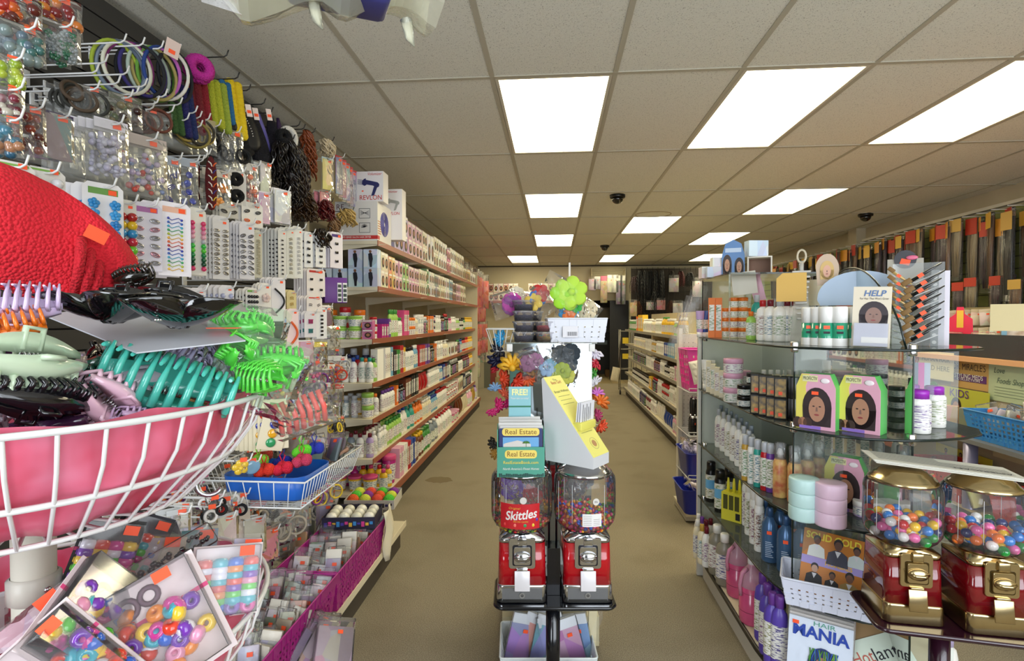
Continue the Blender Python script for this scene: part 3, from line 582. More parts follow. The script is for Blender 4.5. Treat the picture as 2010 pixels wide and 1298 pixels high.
def card(px, X, cells, name, col='EDE9EC', n=0, yaw=62, elk='ball', es=.012, cols=2, rows=6, colors=None, head=None, gap=.013, film=False, mk='gloss', hk=True, cat='hair accessory card', sp=.26):
    x0, y0, x1, y1 = px; p = onx((x0+x1)/2, y0, X); D = depth(p); w = (x1-x0)*D/F/.93; h = (y1-y0)*D/F
    rz = math.radians(yaw)
    r = link('hair_accessory_card', cardmesh(round(w, 3), round(h, 3)), None, col, p, (0, 0, rz+random.uniform(-.06, .06)))
    hd = h*.14
    if head: MB().box(-w*.36, w*.36, -.0016, -.0008, -hd*1.0, -hd*.45).build('printed_header', mat(head, .5), r)
    sticker(r, (w*.22, -.002, -hd*.75), (PI/2, 0, 0), .02*min(1, w/.1))
    for j in range(rows):
        for i in range(cols):
            u = 0 if cols == 1 else (-sp*w+2*sp*w*i/(cols-1)); v = -h*(.2+.74*(j+.5)/rows)
            cc = (colors or ['D8D8DC'])[j % len(colors or [1])]
            o = element(elk, r, (u, -.003-(.5*es if elk in ('ball', 'flower') else 0), v), es, cc, mk)
            if elk in ('clip', 'pins', 'bow', 'flower'): o.rotation_euler = (0, random.uniform(-.5, .5), 0)
    if film: MB().rbox(-w*.47, w*.47, -.03, -.002, -h*.98, -h*.16, .006).build('clear_blister', FILM, r)
    tag(r, name, cat, 'hanging accessory cards')
    for k in range(n):
        b = link('hair_accessory_card', cardmesh(round(w, 3), round(h, 3)), None, col, (p.x-gap*(k+1), p.y-random.uniform(0, .004), p.z+random.uniform(-.004, .004)), (0, 0, rz+random.uniform(-.05, .05)))
        for j in range(rows if k < 3 else 0): element(elk, b, (-sp*w, -.003, -h*(.2+.74*(j+.5)/rows)), es*.8, (colors or ['D8D8DC'])[j % len(colors or [1])], mk)
        tag(b, 'one of the cards stacked behind the front '+' '.join(name.split(',')[0].split()[:8]), cat, 'cards behind the '+' '.join(name.split(',')[0].split()[:6]))
    if hk: hook(Vector((p.x-.01, p.y, p.z-.012)), .03, label='hook carrying the '+' '.join(name.split(',')[0].split()[:11]))
    return r
def pillow(w, h, d, nx=8, nz=10, seed=0):
    """a sealed film bag, top edge at z=0"""
    rd = random.Random(seed); b = MB(); g = {}
    for sd in (-1, 1):
        for j in range(nz+1):
            for i in range(nx+1):
                u, v = i/nx, j/nz; e = (math.sin(PI*u)**.5)*(math.sin(PI*v)**.5) if 0 < u < 1 and 0 < v < 1 else 0
                g[sd, i, j] = len(b.v); b.v.append(((u-.5)*w*(1-.05*math.sin(PI*v)), sd*e*d/2*rd.uniform(.72, 1.1), -v*h))
        for j in range(nz):
            for i in range(nx): b.f.append([g[sd, i, j], g[sd, i+1, j], g[sd, i+1, j+1], g[sd, i, j+1]]); b.m.append(0); b.sm.append(False)
    return b
def pouch(px, X, name, cols=('888888',), head='EDE9EC', n=0, yaw=60, content='balls', d=.03, cat='bagged hair accessory', hk=True, cs=.011, cnt=14, gap=.03, seed=None, p=None, wh=None, rot=None, bag=None, mk='gloss'):
    """clear bag with a header card and its contents"""
    if p is None:
        x0, y0, x1, y1 = px; p = onx((x0+x1)/2, y0, X); D = depth(p); w = (x1-x0)*D/F/.93; h = (y1-y0)*D/F
    else: w, h = wh
    rd = random.Random(hash(px) % 999 if px else seed or 1); rz = math.radians(yaw)
    sd = int(rd.random()*6); key = 'pil%.2f_%.2f_%d' % (w, h, sd)
    if key not in PROTO: PROTO[key] = pillow(w, h, d, seed=sd).mesh('clear_bag', bag or BAG)
    q = None
    for k in range(n+1):
        r = empty('bagged_hair_accessory', (p.x-gap*k, p.y-rd.uniform(0, .006)*k, p.z+rd.uniform(-.004, .004)*k)); r.rotation_euler = rot if rot else (0, 0, rz+rd.uniform(-.12, .12))
        link('clear_bag', PROTO[key], r)
        if head: MB().box(-w*.46, w*.46, -.0012, .0012, -h*.17, 0).build('header_card', mat(head, .5), r)
        if k < 2:
            if content == 'balls':
                for c in range(cnt):
                    o = element('ball', r, (rd.uniform(-.36, .36)*w, rd.uniform(-.25, .2)*d, -h*rd.uniform(.25, .93)), cs*rd.uniform(.8, 1.2), rd.choice(cols), mk)
            elif content == 'sheet': MB().box(-w*.42, w*.42, -.003, .003, -h*.95, -h*.05).build('insert_card', OC('print'), r, cols[0])
            elif content in EL:
                for c in range(cnt):
                    o = element(content, r, (rd.uniform(-.28, .28)*w, -d*.2, -h*(.25+.68*(c+.5)/cnt)), cs, cols[c % len(cols)], mk); o.rotation_euler = (rd.uniform(-.4, .4), rd.uniform(-.8, .8), 0)
            elif content == 'coil':
                for c in range(min(cnt, 6)): MB().ring((0, 0, -h*.55), min(w, h)*.38*rd.uniform(.7, 1), .005, 'y', 20, 5).build('hair_tie', OC('matte'), r, cols[c % len(cols)], None, (rd.uniform(-.3, .3), rd.uniform(-1, 1), rd.uniform(-.4, .4)))
        if k == 0:
            sticker(r, (w*.15, -.0032 if head else -d*.5, -h*.1), (PI/2, 0, 0), .02); q = r
            tag(r, name, cat, 'bagged accessories on the left wall')
        else: tag(r, 'one of the bags hanging behind the front '+' '.join(name.split(',')[0].split()[:8]), cat, 'bags behind the '+' '.join(name.split(',')[0].split()[:6]))
    if hk: hook(Vector((p.x-.01, p.y, p.z-.012)), .03, label='hook carrying the '+' '.join(name.split(',')[0].split()[:11]))
    return q
# --- top-left bags
P = pouch
P((0, -12, 72, 68), -1.28, 'big clear bag of red and orange barrettes, top left corner', ('A3281E', 'C65A22', '5A2018'), '3A1E18', 1, cnt=22, cs=.014)
P((74, -10, 150, 66), -1.28, 'bag of orange and yellow barrettes right of the corner bag', ('C6702A', 'B0902A', '7A1E1E'), '4A2018', 1, cnt=22, cs=.014)
P((8, 48, 78, 122), -1.24, 'bag of teal and grey barrettes under the corner bag', ('3E6A66', '566A78', '7A8A88'), '3A3A34', 1, cnt=22, cs=.013)
P((84, 44, 150, 120), -1.26, 'bag of grey pearl and green flowers beside the bare slats', ('8A9294', '2E6A4E', '6A7478'), '4A3E34', 1, cnt=20, cs=.013, content='flower')
P((-6, 108, 38, 168), -1.22, 'bag of bright yellow-green beads at the left frame edge', ('8FA82E', 'A8B83C'), '5A4E44', 1, cnt=16)
P((-6, 166, 40, 236), -1.22, 'bag of dark red beads under the yellow-green ones', ('5A1824', '7A2A3A', 'C0B8A8'), '4E443C', 1, cnt=16)
P((-6, 226, 36, 306), -1.2, 'bag of teal blue beads at left edge above white card tops', ('2E5A74', '47788C', 'A87858'), '4E5458', 1, cnt=18)
P((36, 205, 82, 306), -1.24, 'clear bag with copper red beads and brown header', ('8A3A28', '5A2A22'), '6A5A50', 1, cnt=14)
P((86, 222, 138, 318), -1.24, 'purple backed pack with cream shapes, left of lilac bead sheets', ('4A2A66', '5A3A7A'), '3A2850', 2, content='sheet')
P((138, 168, 205, 232), -1.36, 'dark smoky bag of hair ties left of the green card', ('2A2A24', '4A3A2A'), '2A2622', 2, content='coil')
P((205, 185, 272, 252), -1.36, 'dark bag with greenish header behind the white hooks', ('5A6A3A', '7A6A3A', '3A1E1A'), '4E5238', 2, cnt=12)
P((235, 208, 330, 268), -1.38, 'wide bag of brown-red ties under the hook row', ('4A1E1A', '3A1A16', '6A3A2A'), '5E3A2E', 3, content='coil')
P((334, 226, 420, 296), -1.36, 'golden shiny clear bag under the lowest white hooks', ('8A7A3A', 'A89048', '3A3428'), 'A89A6A', 3, content='coil')
P((190, 236, 246, 346), -1.24, 'sheet of clear lilac bead clips with white header', ('B9B4C8', 'C8C6D4', 'A8A6BA'), 'D8D4DC', 6, content='ball' if 0 else 'balls', cnt=40, cs=.008, gap=.022)
P((250, 268, 324, 386), -1.26, 'iridescent clear bag with red edged card', ('D8D0B8', 'B8A8C0', '7A8AB0', 'C8483A'), 'B8A8A0', 6, cnt=26, cs=.009, gap=.022)
# --- empty hooks
q = 0
for x, y in [(200, 124), (182, 143), (242, 146), (225, 165), (278, 170), (262, 185), (318, 190), (302, 204), (348, 206), (332, 221), (378, 222), (362, 236), (404, 236), (388, 250), (425, 248)]:
    v = onx(x, y, -1.33); hook(v, .0, label=f'empty white wire hook, {nth(q)} from upper left in the bare hook cascade'); q += 1
for i, (x, y) in enumerate([(405, 305), (392, 318), (398, 312)]):
    hook(onx(x, y, -1.33), .0, label=f'empty hook, {nth(i)} of three above the grey-blue long packs')
# --- headbands, scrunchies, braided ties on the top row
def hband(): return MB().ring((0, 0, -.085), .078, .006, 'y', 28, 6, sx=.85, sy=1.1).build('stretch_headband', OC('matte'))
cols = ['8FA02E', '4E5A6A', '6E7A8A', 'C8C6B4', '7A2A6A', '16181C', '2A2060', '9AA89A', 'A89A5A', '5A8A2E', 'B05AA8', '1E3A7A', 'D8D4C8', '1A1A22']
cn = ['olive', 'slate', 'grey blue', 'off-white', 'plum', 'black', 'navy', 'sage', 'tan', 'grass green', 'orchid', 'blue', 'ivory', 'charcoal']
for i in range(14):
    p = onx(222+i*9.2, 80+i*1.6, -1.42+i*.006)
    put('hband', hband, p, math.radians(62)+random.uniform(-.5, .35), f'{cn[i]} stretch headband, {nth(i)} from the left in the headband cluster', 'headband', 'stretch headbands hanging at the top', cols[i], rot=(random.uniform(-.12, .12), random.uniform(-.15, .15), math.radians(62)+random.uniform(-.5, .35)))
for i, x in enumerate((225, 262, 300, 335)): hook(onx(x, 84+i*6, -1.36), .02, label=f'hook holding stretch headbands, {nth(i)} from the left')
r = empty('price_tag_card', onx(342, 80, -1.3)); MB().box(-.022, .022, -.001, .001, -.06, 0).build('tag_card', mat('D8C0B4', .6), r); sticker(r, (0, -.0015, -.042), (PI/2, 0, 0), .02); r.rotation_euler = (0, .2, 1.0); tag(r, 'pale pink price card standing up above the headbands', 'price tag')
def scrunch():
    b = MB(); n = 26
    for k in range(3): b.ring((0, -.015+k*.015, 0), .028, .016, 'y', 16, 7)
    for k in range(n):
        a = 2*PI*k/n; b.ball((.036*math.cos(a), .01*math.sin(5*a), .036*math.sin(a)), .011, seg=7, rings=4)
    return b.build('scrunchie', OC('knit'))
put('scr', scrunch, onx(390, 136, -1.33), 0, 'magenta pink knitted scrunchie beside the headbands', 'scrunchie', None, 'B8268E', scale=1.15, rot=(0, 0, .95))
def braid(n=12):
    b = MB()
    for k in range(n):
        for s_ in (-1, 1): b.ball((s_*.010, 0, -.012*k-(.006 if s_ > 0 else 0)), .013, seg=8, rings=5)
    return b.build('braided_hair_tie', OC('knit'))
for i, (x, y, c, nm, s) in enumerate([(378, 165, '6E1620', 'dark red', 1.25), (392, 158, '8A1E28', 'crimson', 1.2), (418, 162, 'B0B62E', 'olive yellow', 1.2), (430, 166, '9AAA3A', 'lime', 1.3), (441, 164, '2A6A9A', 'blue', 1.1), (458, 164, 'E8C81E', 'bright yellow', 1.55), (350, 170, '22205A', 'navy', 1.2), (362, 175, '1E2A5A', 'dark blue', 1.2), (340, 182, '3A5A2A', 'green', 1.0)]):
    put('braid', braid, onx(x, y, -1.36), 0, f'{nm} braided hair tie hanging in the top row', 'hair tie', 'braided hair ties in the top row', c, scale=s, rot=(0, -.12, 1.0))
for i, (x, y) in enumerate([(430, 112), (452, 155), (475, 178), (505, 205), (545, 262), (575, 248), (585, 254), (520, 222)]):
    hook(onx(x, y, -1.34), .02, label=f'dark wire hook, {nth(i)} from the left along the top row edge', col=mat('2A2826', .4))
# metal bead chains
for i, (x, y) in enumerate([(408, 225), (432, 240), (478, 205), (450, 250)]):
    b = MB(); p = onx(x, y, -1.34)
    for k in range(18):
        t = k/17; b.ball((0, .05*t+.018*math.sin(6*t+i), -.11*t-.01*math.cos(5*t)), .0036, seg=6, rings=4)
    tag(b.build('beaded_chain', CHROME, loc=p), f'silver bead chain against black ties, {nth(i)} of four in the top row', 'chain')
# satin bonnets and long black hair bags
def drape(w, h, d, seed=1, name='satin_bonnet', mk='knit'):
    rd = random.Random(seed); b = MB(); n = 20; m_ = 9
    for j in range(m_+1):
        v = j/m_; ww = w*(.25+.75*math.sin(min(1, v*1.25)*PI/2))*(1 if v < .85 else 1-.5*((v-.85)/.15)**2)
        for i in range(n):
            a = 2*PI*i/n; f = 1+.10*math.sin(5*a+seed)*v+.05*math.sin(9*a)
            b.v.append((ww/2*math.cos(a)*f, d/2*math.sin(a)*f*(.3+.7*v), -v*h))
        if j:
            for i in range(n): b.f.append([(j-1)*n+i, (j-1)*n+(i+1) % n, j*n+(i+1) % n, j*n+i]); b.m.append(0); b.sm.append(True)
    b.f.append([m_*n+i for i in range(n)]); b.m.append(0); b.sm.append(True); b.f.append(list(range(n))); b.m.append(0); b.sm.append(True)
    return b.build(name, OC(mk))
for i, (x, y, w, h, c, nm, yw) in enumerate([(478, 205, .10, .2, '0C0B10', 'black bonnet behind the white tags', .2), (498, 222, .085, .24, '121018', 'long black satin bonnet left of the lavender one', .1), (506, 222, .06, .19, '6E66B4', 'lavender satin bonnet between two black ones', .1), (530, 228, .1, .26, '0E0A1A', 'long near-black bonnet with purple edge', .1), (545, 232, .05, .24, '2E1240', 'dark purple satin bonnet', .1), (500, 268, .08, .18, 'C8CCC0', 'pale grey-white bonnet tip hanging under the black one', .1), (440, 190, .07, .14, '0A0A0C', 'short black bonnet behind the yellow tie', 0), (468, 235, .09, .16, '0D0B0E', 'black bonnet over the silver chains', 0)]):
    p = onx(x, y, -1.38-.01*(i % 3)); o = drape(w, h, .05, i, mk='knit' if i % 2 else 'satin'); o.color = lin(c)+(1,); o.location = p; o.rotation_euler = (0, -.18, 1.0); tag(o, nm+', top row', 'bonnet', 'satin bonnets in the top row')
for x, y, nm in [(486, 205, 'left'), (500, 212, 'middle'), (526, 214, 'right')]:
    r = empty('price_tag_card', onx(x, y, -1.3)); MB().box(-.012, .012, -.001, .001, -.05, 0).build('tag_card', mat('E4D4CC', .6), r); sticker(r, (0, -.0015, -.03), (PI/2, 0, 0), .018); r.rotation_euler = (0, -.2, 1.0); tag(r, f'{nm} small white price tag above the black bonnets', 'price tag')
b = MB(); b.ring((0, 0, -.05), .045, .014, 'y', 24, 8, sx=.8, sy=1.1); tag(b.build('fleece_headband', OC('knit'), None, 'E6E2D8', onx(566, 252, -1.32), (0, 0, .9)), 'cream fleece headband with a black scrunchie, right end of top row', 'headband')
put('scr', scrunch, onx(556, 268, -1.30), 0, 'black scrunchie in front of the cream fleece headband', 'scrunchie', None, '0B0B0E', scale=.8, rot=(0, 0, .95))
# --- curly hairpieces
def hairpiece(w, h, seed, curl=.012, n=34, name='curly_hairpiece', cap=True):
    rd = random.Random(seed); b = MB()
    for k in range(n):
        a = 2*PI*rd.random(); rr = rd.random()**.5; x0 = .5*w*rr*math.cos(a); y0 = .32*w*rr*math.sin(a); L = h*rd.uniform(.75, 1.02); ph = rd.random()*6; cr = curl*rd.uniform(.6, 1.2); pts = []; N = 28
        for i in range(N+1):
            t = i/N; f = .45+.75*math.sin(min(1, t*1.5)*PI/2)
            pts.append((x0*f+cr*math.cos(ph+t*L/.012*1.1), y0*f+cr*math.sin(ph+t*L/.012*1.1), -t*L))
        b.tube(pts, [.0065*(1-.4*i/N) for i in range(N+1)], 4)
    r = b.build(name, OC('plastic'))
    MB().lathe([(w*.2, .008), (w*.24, 0), (w*.26, -.02), (w*.2, -.035)], 12, sy=.6).build('elastic_band', mat('15120F', .7), r); return r
for i, (x, y, w, h, c, nm, cu) in enumerate([(560, 272, .13, .22, '18120E', 'black-brown wavy hairpiece, widest in the top row', .006), (580, 290, .12, .24, '2A1C14', 'dark brown wavy hairpiece left of the auburn one', .007), (602, 258, .075, .27, '7A3A1A', 'long auburn curly hairpiece', .009),
        (640, 275, .075, .085, 'C9B898', 'round platinum blond curly hairpiece', .013), (592, 372, .13, .16, '3A2412', 'brown curly hairpiece below the black-brown one', .013), (570, 340, .1, .16, '1A1210', 'black wavy hairpiece behind the brown curls', .008), (638, 395, .085, .11, '5A1416', 'dark red curly hairpiece', .013),
        (680, 412, .10, .1, 'B89A5A', 'honey blond curly hairpiece in front of the big dryer carton', .016), (655, 430, .05, .08, '7A5A3A', 'light brown curl between red and blond pieces', .013), (632, 452, .085, .1, '2A1E14', 'small dark brown curly hairpiece, lowest of the hairpieces', .012)]):
    o = hairpiece(w, h, i, cu, n=60 if w > .1 else 40); o.color = lin(c)+(1,); o.location = onx(x, y, -1.3+(i % 2)*.02); o.rotation_euler = (0, 0, .9); tag(o, nm, 'hairpiece', 'curly hairpieces on hooks'); hook(onx(x, y+3, -1.32), .03, label='hook holding the '+' '.join(nm.split()[:10]), col=mat('2A2826', .4))
# --- striped packs and yellow card by the dryer boxes
P((630, 310, 656, 376), -1.28, 'yellow and light blue printed pack with small ducks', ('E8D24A',), 'BFD8DC', 0, content='sheet')
for i in range(5):
    P((656+i*7, 306+i*7, 674+i*7, 385+i*6), -1.33+i*.0, f'narrow red and grey striped pack, {nth(i)} from left in the row beside the dryer boxes', ('8A4A52' if i % 2 else '6A6E96',), 'B8343A', 0, content='sheet', d=.012, hk=i == 0)
P((625, 375, 650, 405), -1.30, 'small red and white card bag under the yellow printed pack', ('D8483A',), 'E4DCD4', 1, content='sheet')
# --- second row
P((322, 308, 352, 410), -1.3, 'grey-blue long pack with purple clip, left of the pair', ('2E2A7A', '3A3A8A'), 'A8B0BC', 2, content='clip', cnt=3, cs=.012)
P((354, 312, 390, 410), -1.3, 'grey-blue long pack with two round blue beads, right of the pair', ('2E3AA0', '4A56B0'), 'A8B0BC', 1, content='disc', cnt=4, cs=.012)
b = MB(); N = 14
pr = [(.0001, 0)]+[(.021*math.sin(PI*(k+.5)/N)**.35, -.2*k/N-.01) for k in range(N)]+[(.0001, -.2)]
r = MB().lathe([(a, z) for a, z in pr], 14, sy=.6).build('braided_velvet_headband', OC('knit'), None, '5A0F12', onx(414, 306, -1.26), (0, 0, .95))
for k in range(7):
    for s_, c in ((-1, 'E8E0D4'), (1, ('E05A1E', '3A2A7A', 'D8B02E')[k % 3])): MB().tube([(s_*.014, -.012, -.025-k*.025), (s_*.006, -.015, -.032-k*.025), (s_*.002, -.014, -.042-k*.025)], .0022, 5).build('coloured_stitch', OC('satin'), r, c)
tag(r, 'dark red braided headband with coloured stitches, hanging in the second row', 'headband')
P((412, 335, 456, 418), -1.32, 'clear bag with orange fish shaped clip', ('E88A2A', 'EFA04A'), 'D8CFC0', 2, content='flower', cnt=2, cs=.02)
P((436, 255, 476, 348), -1.34, 'shiny clear bag with black oval headband', ('101012', '2A2624'), None, 2, content='coil')
for x, y, nm in ((463, 352, 'upper'), (465, 385, 'lower')): put('scr', scrunch, onx(x, y, -1.3), 0, f'{nm} black scrunchie on a card in the second row', 'scrunchie', None, '0B0B0C', scale=.62, rot=(0, 0, .95))
card((448, 335, 482, 402), -1.33, None, 'white card holding two black scrunchies', 'D8D4CE', 1, rows=0)
P((482, 322, 508, 412), -1.3, 'slim clear bag with orange-red beads at its foot', ('E8542E', 'E88A6A', 'E8E4E0'), 'DAD4CC', 2, content='balls', cnt=9)
P((508, 318, 534, 380), -1.3, 'wavy clear pack with pale insert, beside the black-brown hair', ('E4DED8',), None, 1, content='sheet')
P((506, 376, 530, 442), -1.28, 'pink edged white pack in a leaning stack', ('D8A8C8',), 'E4DCE0', 3, content='sheet', d=.015, gap=.018)
P((534, 372, 574, 442), -1.26, 'white glossy packs of hair rollers, right of pink edged ones', ('E0DDE6',), 'E4E0E4', 4, content='sheet', d=.015, gap=.018)
card((474, 398, 516, 446), -1.3, None, 'small white card with black grips above the clip stacks', 'E6E2DA', 2, rows=2, cols=2, elk='clip', es=.011, colors=['1A1A1C', 'E86A2E'])
card((432, 400, 466, 428), -1.3, None, 'small clear backed card with orange stickers, second row foot', 'C8C2B4', 2, rows=1, cols=2, elk='clip', es=.011, colors=['3A3430'])
# --- third row: large cards
BL = ['2E8AC8', '3A96D0', '2A7ABA']; RB = ['A81E1E', 'E0B824', '2E8AC0', 'C0203A', '6ABE2E', 'E0701C']
card((-8, 318, 56, 372), -1.18, None, 'white card top with colourful logo at the left frame edge', 'DAD6D0', 3, rows=1, head='7AA84A')
card((58, 330, 118, 380), -1.18, None, 'white card top with colourful logo, second from the left edge', 'DAD6D0', 3, rows=1, head='7AA84A')
card((170, 360, 234, 520), -1.2, None, 'white card of blue bow barrettes in two columns', 'E8E6E8', 4, elk='flower', es=.014, rows=6, colors=BL, head='6A9A4A', mk='plastic', gap=.03)
card((228, 392, 263, 524), -1.22, None, 'card of large round ponytail beads in six rainbow colours', 'D8D4C8', 2, elk='ball', es=.0135, rows=6, colors=RB, sp=.24)
card((262, 398, 312, 532), -1.2, None, 'card of silver ponytail balls with pink highlights', 'D6D2DC', 3, elk='clip', es=.011, rows=6, colors=['C8C8CE', 'D8A8BA', 'B8B8BE'], mk='metal', head='A86AA0')
card((314, 398, 370, 542), -1.17, None, 'large white card of thin elastics with rainbow beads', 'ECE8EE', 5, elk='band', es=.012, rows=14, cols=1, colors=['2A3AA0', '2A5AB0', '3AA0C0', '2E9A5A', 'A8B82E', 'E0B02E', 'E0601E', 'B81E1E'], head='E8B8A0', gap=.02)
card((370, 408, 402, 540), -1.22, None, 'card of pink and green double ponytail beads', 'E0DCD0', 3, elk='ball', es=.0085, rows=11, colors=['D8326A', 'E0588A', 'E08AA8', 'E8A8B8', 'B8B8BE', '3AC04A', '5ACA3A', '1E8A4A', '14603A', '0E4A2E'], sp=.3)
card((418, 424, 448, 548), -1.22, None, 'card of silver twist clips, left of two tall clip stacks', 'DAD6D2', 7, elk='clip', es=.009, rows=10, colors=['C8C4BC', 'A8A298'], mk='metal', gap=.013)
card((470, 436, 498, 548), -1.22, None, 'card of silver round clips, right of the two tall clip stacks', 'DDD9DA', 8, elk='clip', es=.01, rows=8, colors=['8A8A92', 'C0C0C6'], mk='metal', gap=.013)
card((498, 452, 514, 545), -1.26, None, 'narrow card of gold and silver fine chains', 'C8C4B0', 4, elk='pins', es=.009, rows=10, cols=1, colors=['B8B090'], mk='metal')
card((545, 448, 562, 548), -1.26, None, 'tall card of black bar clips in the dense pin section', 'D8D6CE', 7, elk='sq', es=.006, rows=9, cols=1, colors=['1A1A22'], gap=.016)
card((562, 446, 578, 546), -1.24, None, 'tall card of gold hairpins right of the black bar clips', 'DAD8CC', 3, elk='pins', es=.009, rows=9, cols=1, colors=['A89A6A', '8A8A8E'], mk='metal')
card((577, 445, 594, 546), -1.22, None, 'tall card of silver hairpins at the right end of the pin section', 'E0DED6', 3, elk='pins', es=.009, rows=9, cols=1, colors=['B8B8BC'], mk='metal')
card((596, 455, 614, 525), -1.28, None, 'white rack card of black rollers, left of two', 'E4E4E4', 3, elk='sq', es=.010, rows=4, cols=1, colors=['15151A'], cat='roller pack')
card((618, 462, 640, 525), -1.28, None, 'white rack card of black rollers, right of two', 'E4E4E4', 3, elk='sq', es=.010, rows=4, cols=1, colors=['26262A'], cat='roller pack')
card((646, 456, 674, 526), -1.26, None, 'purple topped card with black end papers under the hairpieces', 'E4DEE6', 4, elk='sq', es=.012, rows=3, cols=1, colors=['15151A'], head='4A2A7A', cat='roller pack')
# --- fourth row
card((290, 560, 342, 604), -1.2, None, 'short white card with logo just above the black clips', 'E2DED6', 4, rows=1, elk='clip', colors=['C8C4C0'], head='7AA84A')
card((372, 565, 402, 636), -1.2, None, 'white card of clear and grey barrettes behind the green clips', 'E0DCDC', 6, elk='ball', es=.008, rows=6, colors=['A8B0C8', 'B8BED0'], gap=.02)
card((430, 560, 458, 640), -1.2, None, 'white card of lavender clear beads', 'E0DCDC', 4, elk='ball', es=.009, rows=6, colors=['B0B4D0', 'C0C4DC'], gap=.02)
card((482, 566, 508, 622), -1.2, None, 'white card of small black beads', 'E4E0D8', 3, elk='ball', es=.0065, rows=4, cols=4, colors=['0D0D14'], head='7AA84A', sp=.3)
card((506, 556, 532, 632), -1.22, None, 'card with a pale fabric flower clip', 'E8E4DC', 2, elk='flower', es=.02, rows=2, cols=1, colors=['E0C8C0', 'E8E0D8'], mk='matte')
r = card((532, 545, 560, 630), -1.22, None, 'white card with a black and white curved headband', 'EAE6E6', 4, rows=0)
MB().tube([(-.02+.045*math.sin(PI*k/14), -.006, -.05-.11*k/14) for k in range(15)], .004, 6).build('headband_loop', BLACKP, r)
card((562, 570, 582, 618), -1.24, None, 'small gold sequin card beside the headband card', 'D8C890', 2, elk='pins', es=.01, rows=3, cols=1, colors=['C8A03A'], mk='metal')
r = card((562, 606, 586, 682), -1.18, None, 'pale pink card with an orange hoop headband', 'E8D0CC', 1, rows=0)
MB().tube([(-.01+.03*math.sin(PI*k/14), -.006, -.06-.10*k/14) for k in range(15)], .005, 6).build('headband_loop', mat('D8581E', .4), r)
card((600, 528, 640, 582), -1.25, None, 'red topped card of black foam rollers', 'E4DCD8', 5, elk='sq', es=.010, rows=2, cols=2, colors=['1A1A1C'], head='B8281E', cat='roller pack')
card((600, 582, 634, 612), -1.24, None, 'wide card with red header under the foam rollers', 'E4DCD8', 5, elk='pins', es=.010, rows=1, cols=2, colors=['4A3A34'], head='C8382E')
card((596, 612, 622, 662), -1.24, None, 'card of long pink and teal brushes', 'DCD8DC', 5, elk='comb', es=.014, rows=2, cols=1, colors=['A83A6A', '2E7A7A'], gap=.015)
card((620, 604, 642, 665), -1.24, None, 'white ladder shaped roller card right of the long brushes', 'E8E8E8', 3, elk='sq', es=.009, rows=6, cols=1, colors=['15151A'], cat='roller pack')
r = empty('roller_box', onx(662, 545, -1.24)); r.rotation_euler = (0, 0, .6); MB().rbox(-.07, .055, 0, .12, -.145, 0, .002).build('purple_carton', mat('6A2E8E', .45), r)
for u in (.012, .042):
    MB().box(u-.012, u+.012, -.0025, 0, -.14, -.03).build('white_panel', WHITE, r)
    for k in range(4): MB().box(u-.009, u+.009, -.0045, -.0025, -.135+k*.026, -.118+k*.026).build('roller_window', mat('2A3A2A', .5), r)
tag(r, 'purple carton with eight dark roller windows, below the suited-man cartons', 'box')
# --- lower hanging clutter between the basket and the shelving
rd = random.Random(11)
PC = [('c83a28', 'red'), ('D8CFC0', 'cream'), ('2A2A30', 'black'), ('7A3A8A', 'purple'), ('E8752A', 'orange'), ('C0BCB4', 'silver'), ('D85A8A', 'pink'), ('5A3A2A', 'brown'), ('E8C83A', 'yellow')]
cells = [(640, 600), (655, 640), (600, 668), (628, 672), (655, 682), (590, 700), (618, 706), (645, 716), (668, 700), (580, 735), (606, 744), (634, 752), (660, 756), (570, 770), (598, 785), (628, 792), (655, 795), (586, 815), (614, 824), (642, 830), (665, 815), (560, 700), (552, 740), (480, 880), (505, 900), (532, 905)]
for i, (x, y) in enumerate(cells):
    a, b_ = rd.sample(PC, 2); w = rd.uniform(26, 36); h = rd.uniform(44, 60)
    kind = rd.choice(['balls', 'sheet', 'clip', 'coil', 'pins', 'comb', 'sq'])
    P((x-w/2, y, x+w/2, y+h), rd.uniform(-1.3, -1.2), f'small clear bag with {a[1]} and {b_[1]} contents, {nth(i)} down the crowded column beside the shelving', (a[0], b_[0]), rd.choice(['E4E0D8', 'D8C8B8', 'C8382E', 'E8D24A', 'E4E0D8', None]), 1, content=kind, cnt=8, yaw=rd.uniform(30, 75), cs=.009, hk=i % 2 == 0)
for k, (x, y, c) in enumerate([(605, 830, 'left'), (632, 838, 'right')]):
    card((x-12, y-8, x+12, y+44), -1.1, None, f'grey card with yellow top above the blue basket, {c} one', 'B8B4AC', 1, rows=1, cols=1, elk='pins', colors=['E8C83A'], head='E8C81E')
r = card((528, 786, 572, 884), -.98, None, 'cream card of four big round barrettes red blue yellow green', 'E4D8B8', 9, elk='disc', es=.0165, rows=4, cols=1, colors=['C8321E', '2A3A9A', 'E8A81E', '2E9A5E'], head='5A8A3A', gap=.017, yaw=35, hk=False); r.rotation_euler = (0, .22, .62)
hook(onx(548, 790, -1.0), .01, label='hook carrying the round barrette cards')
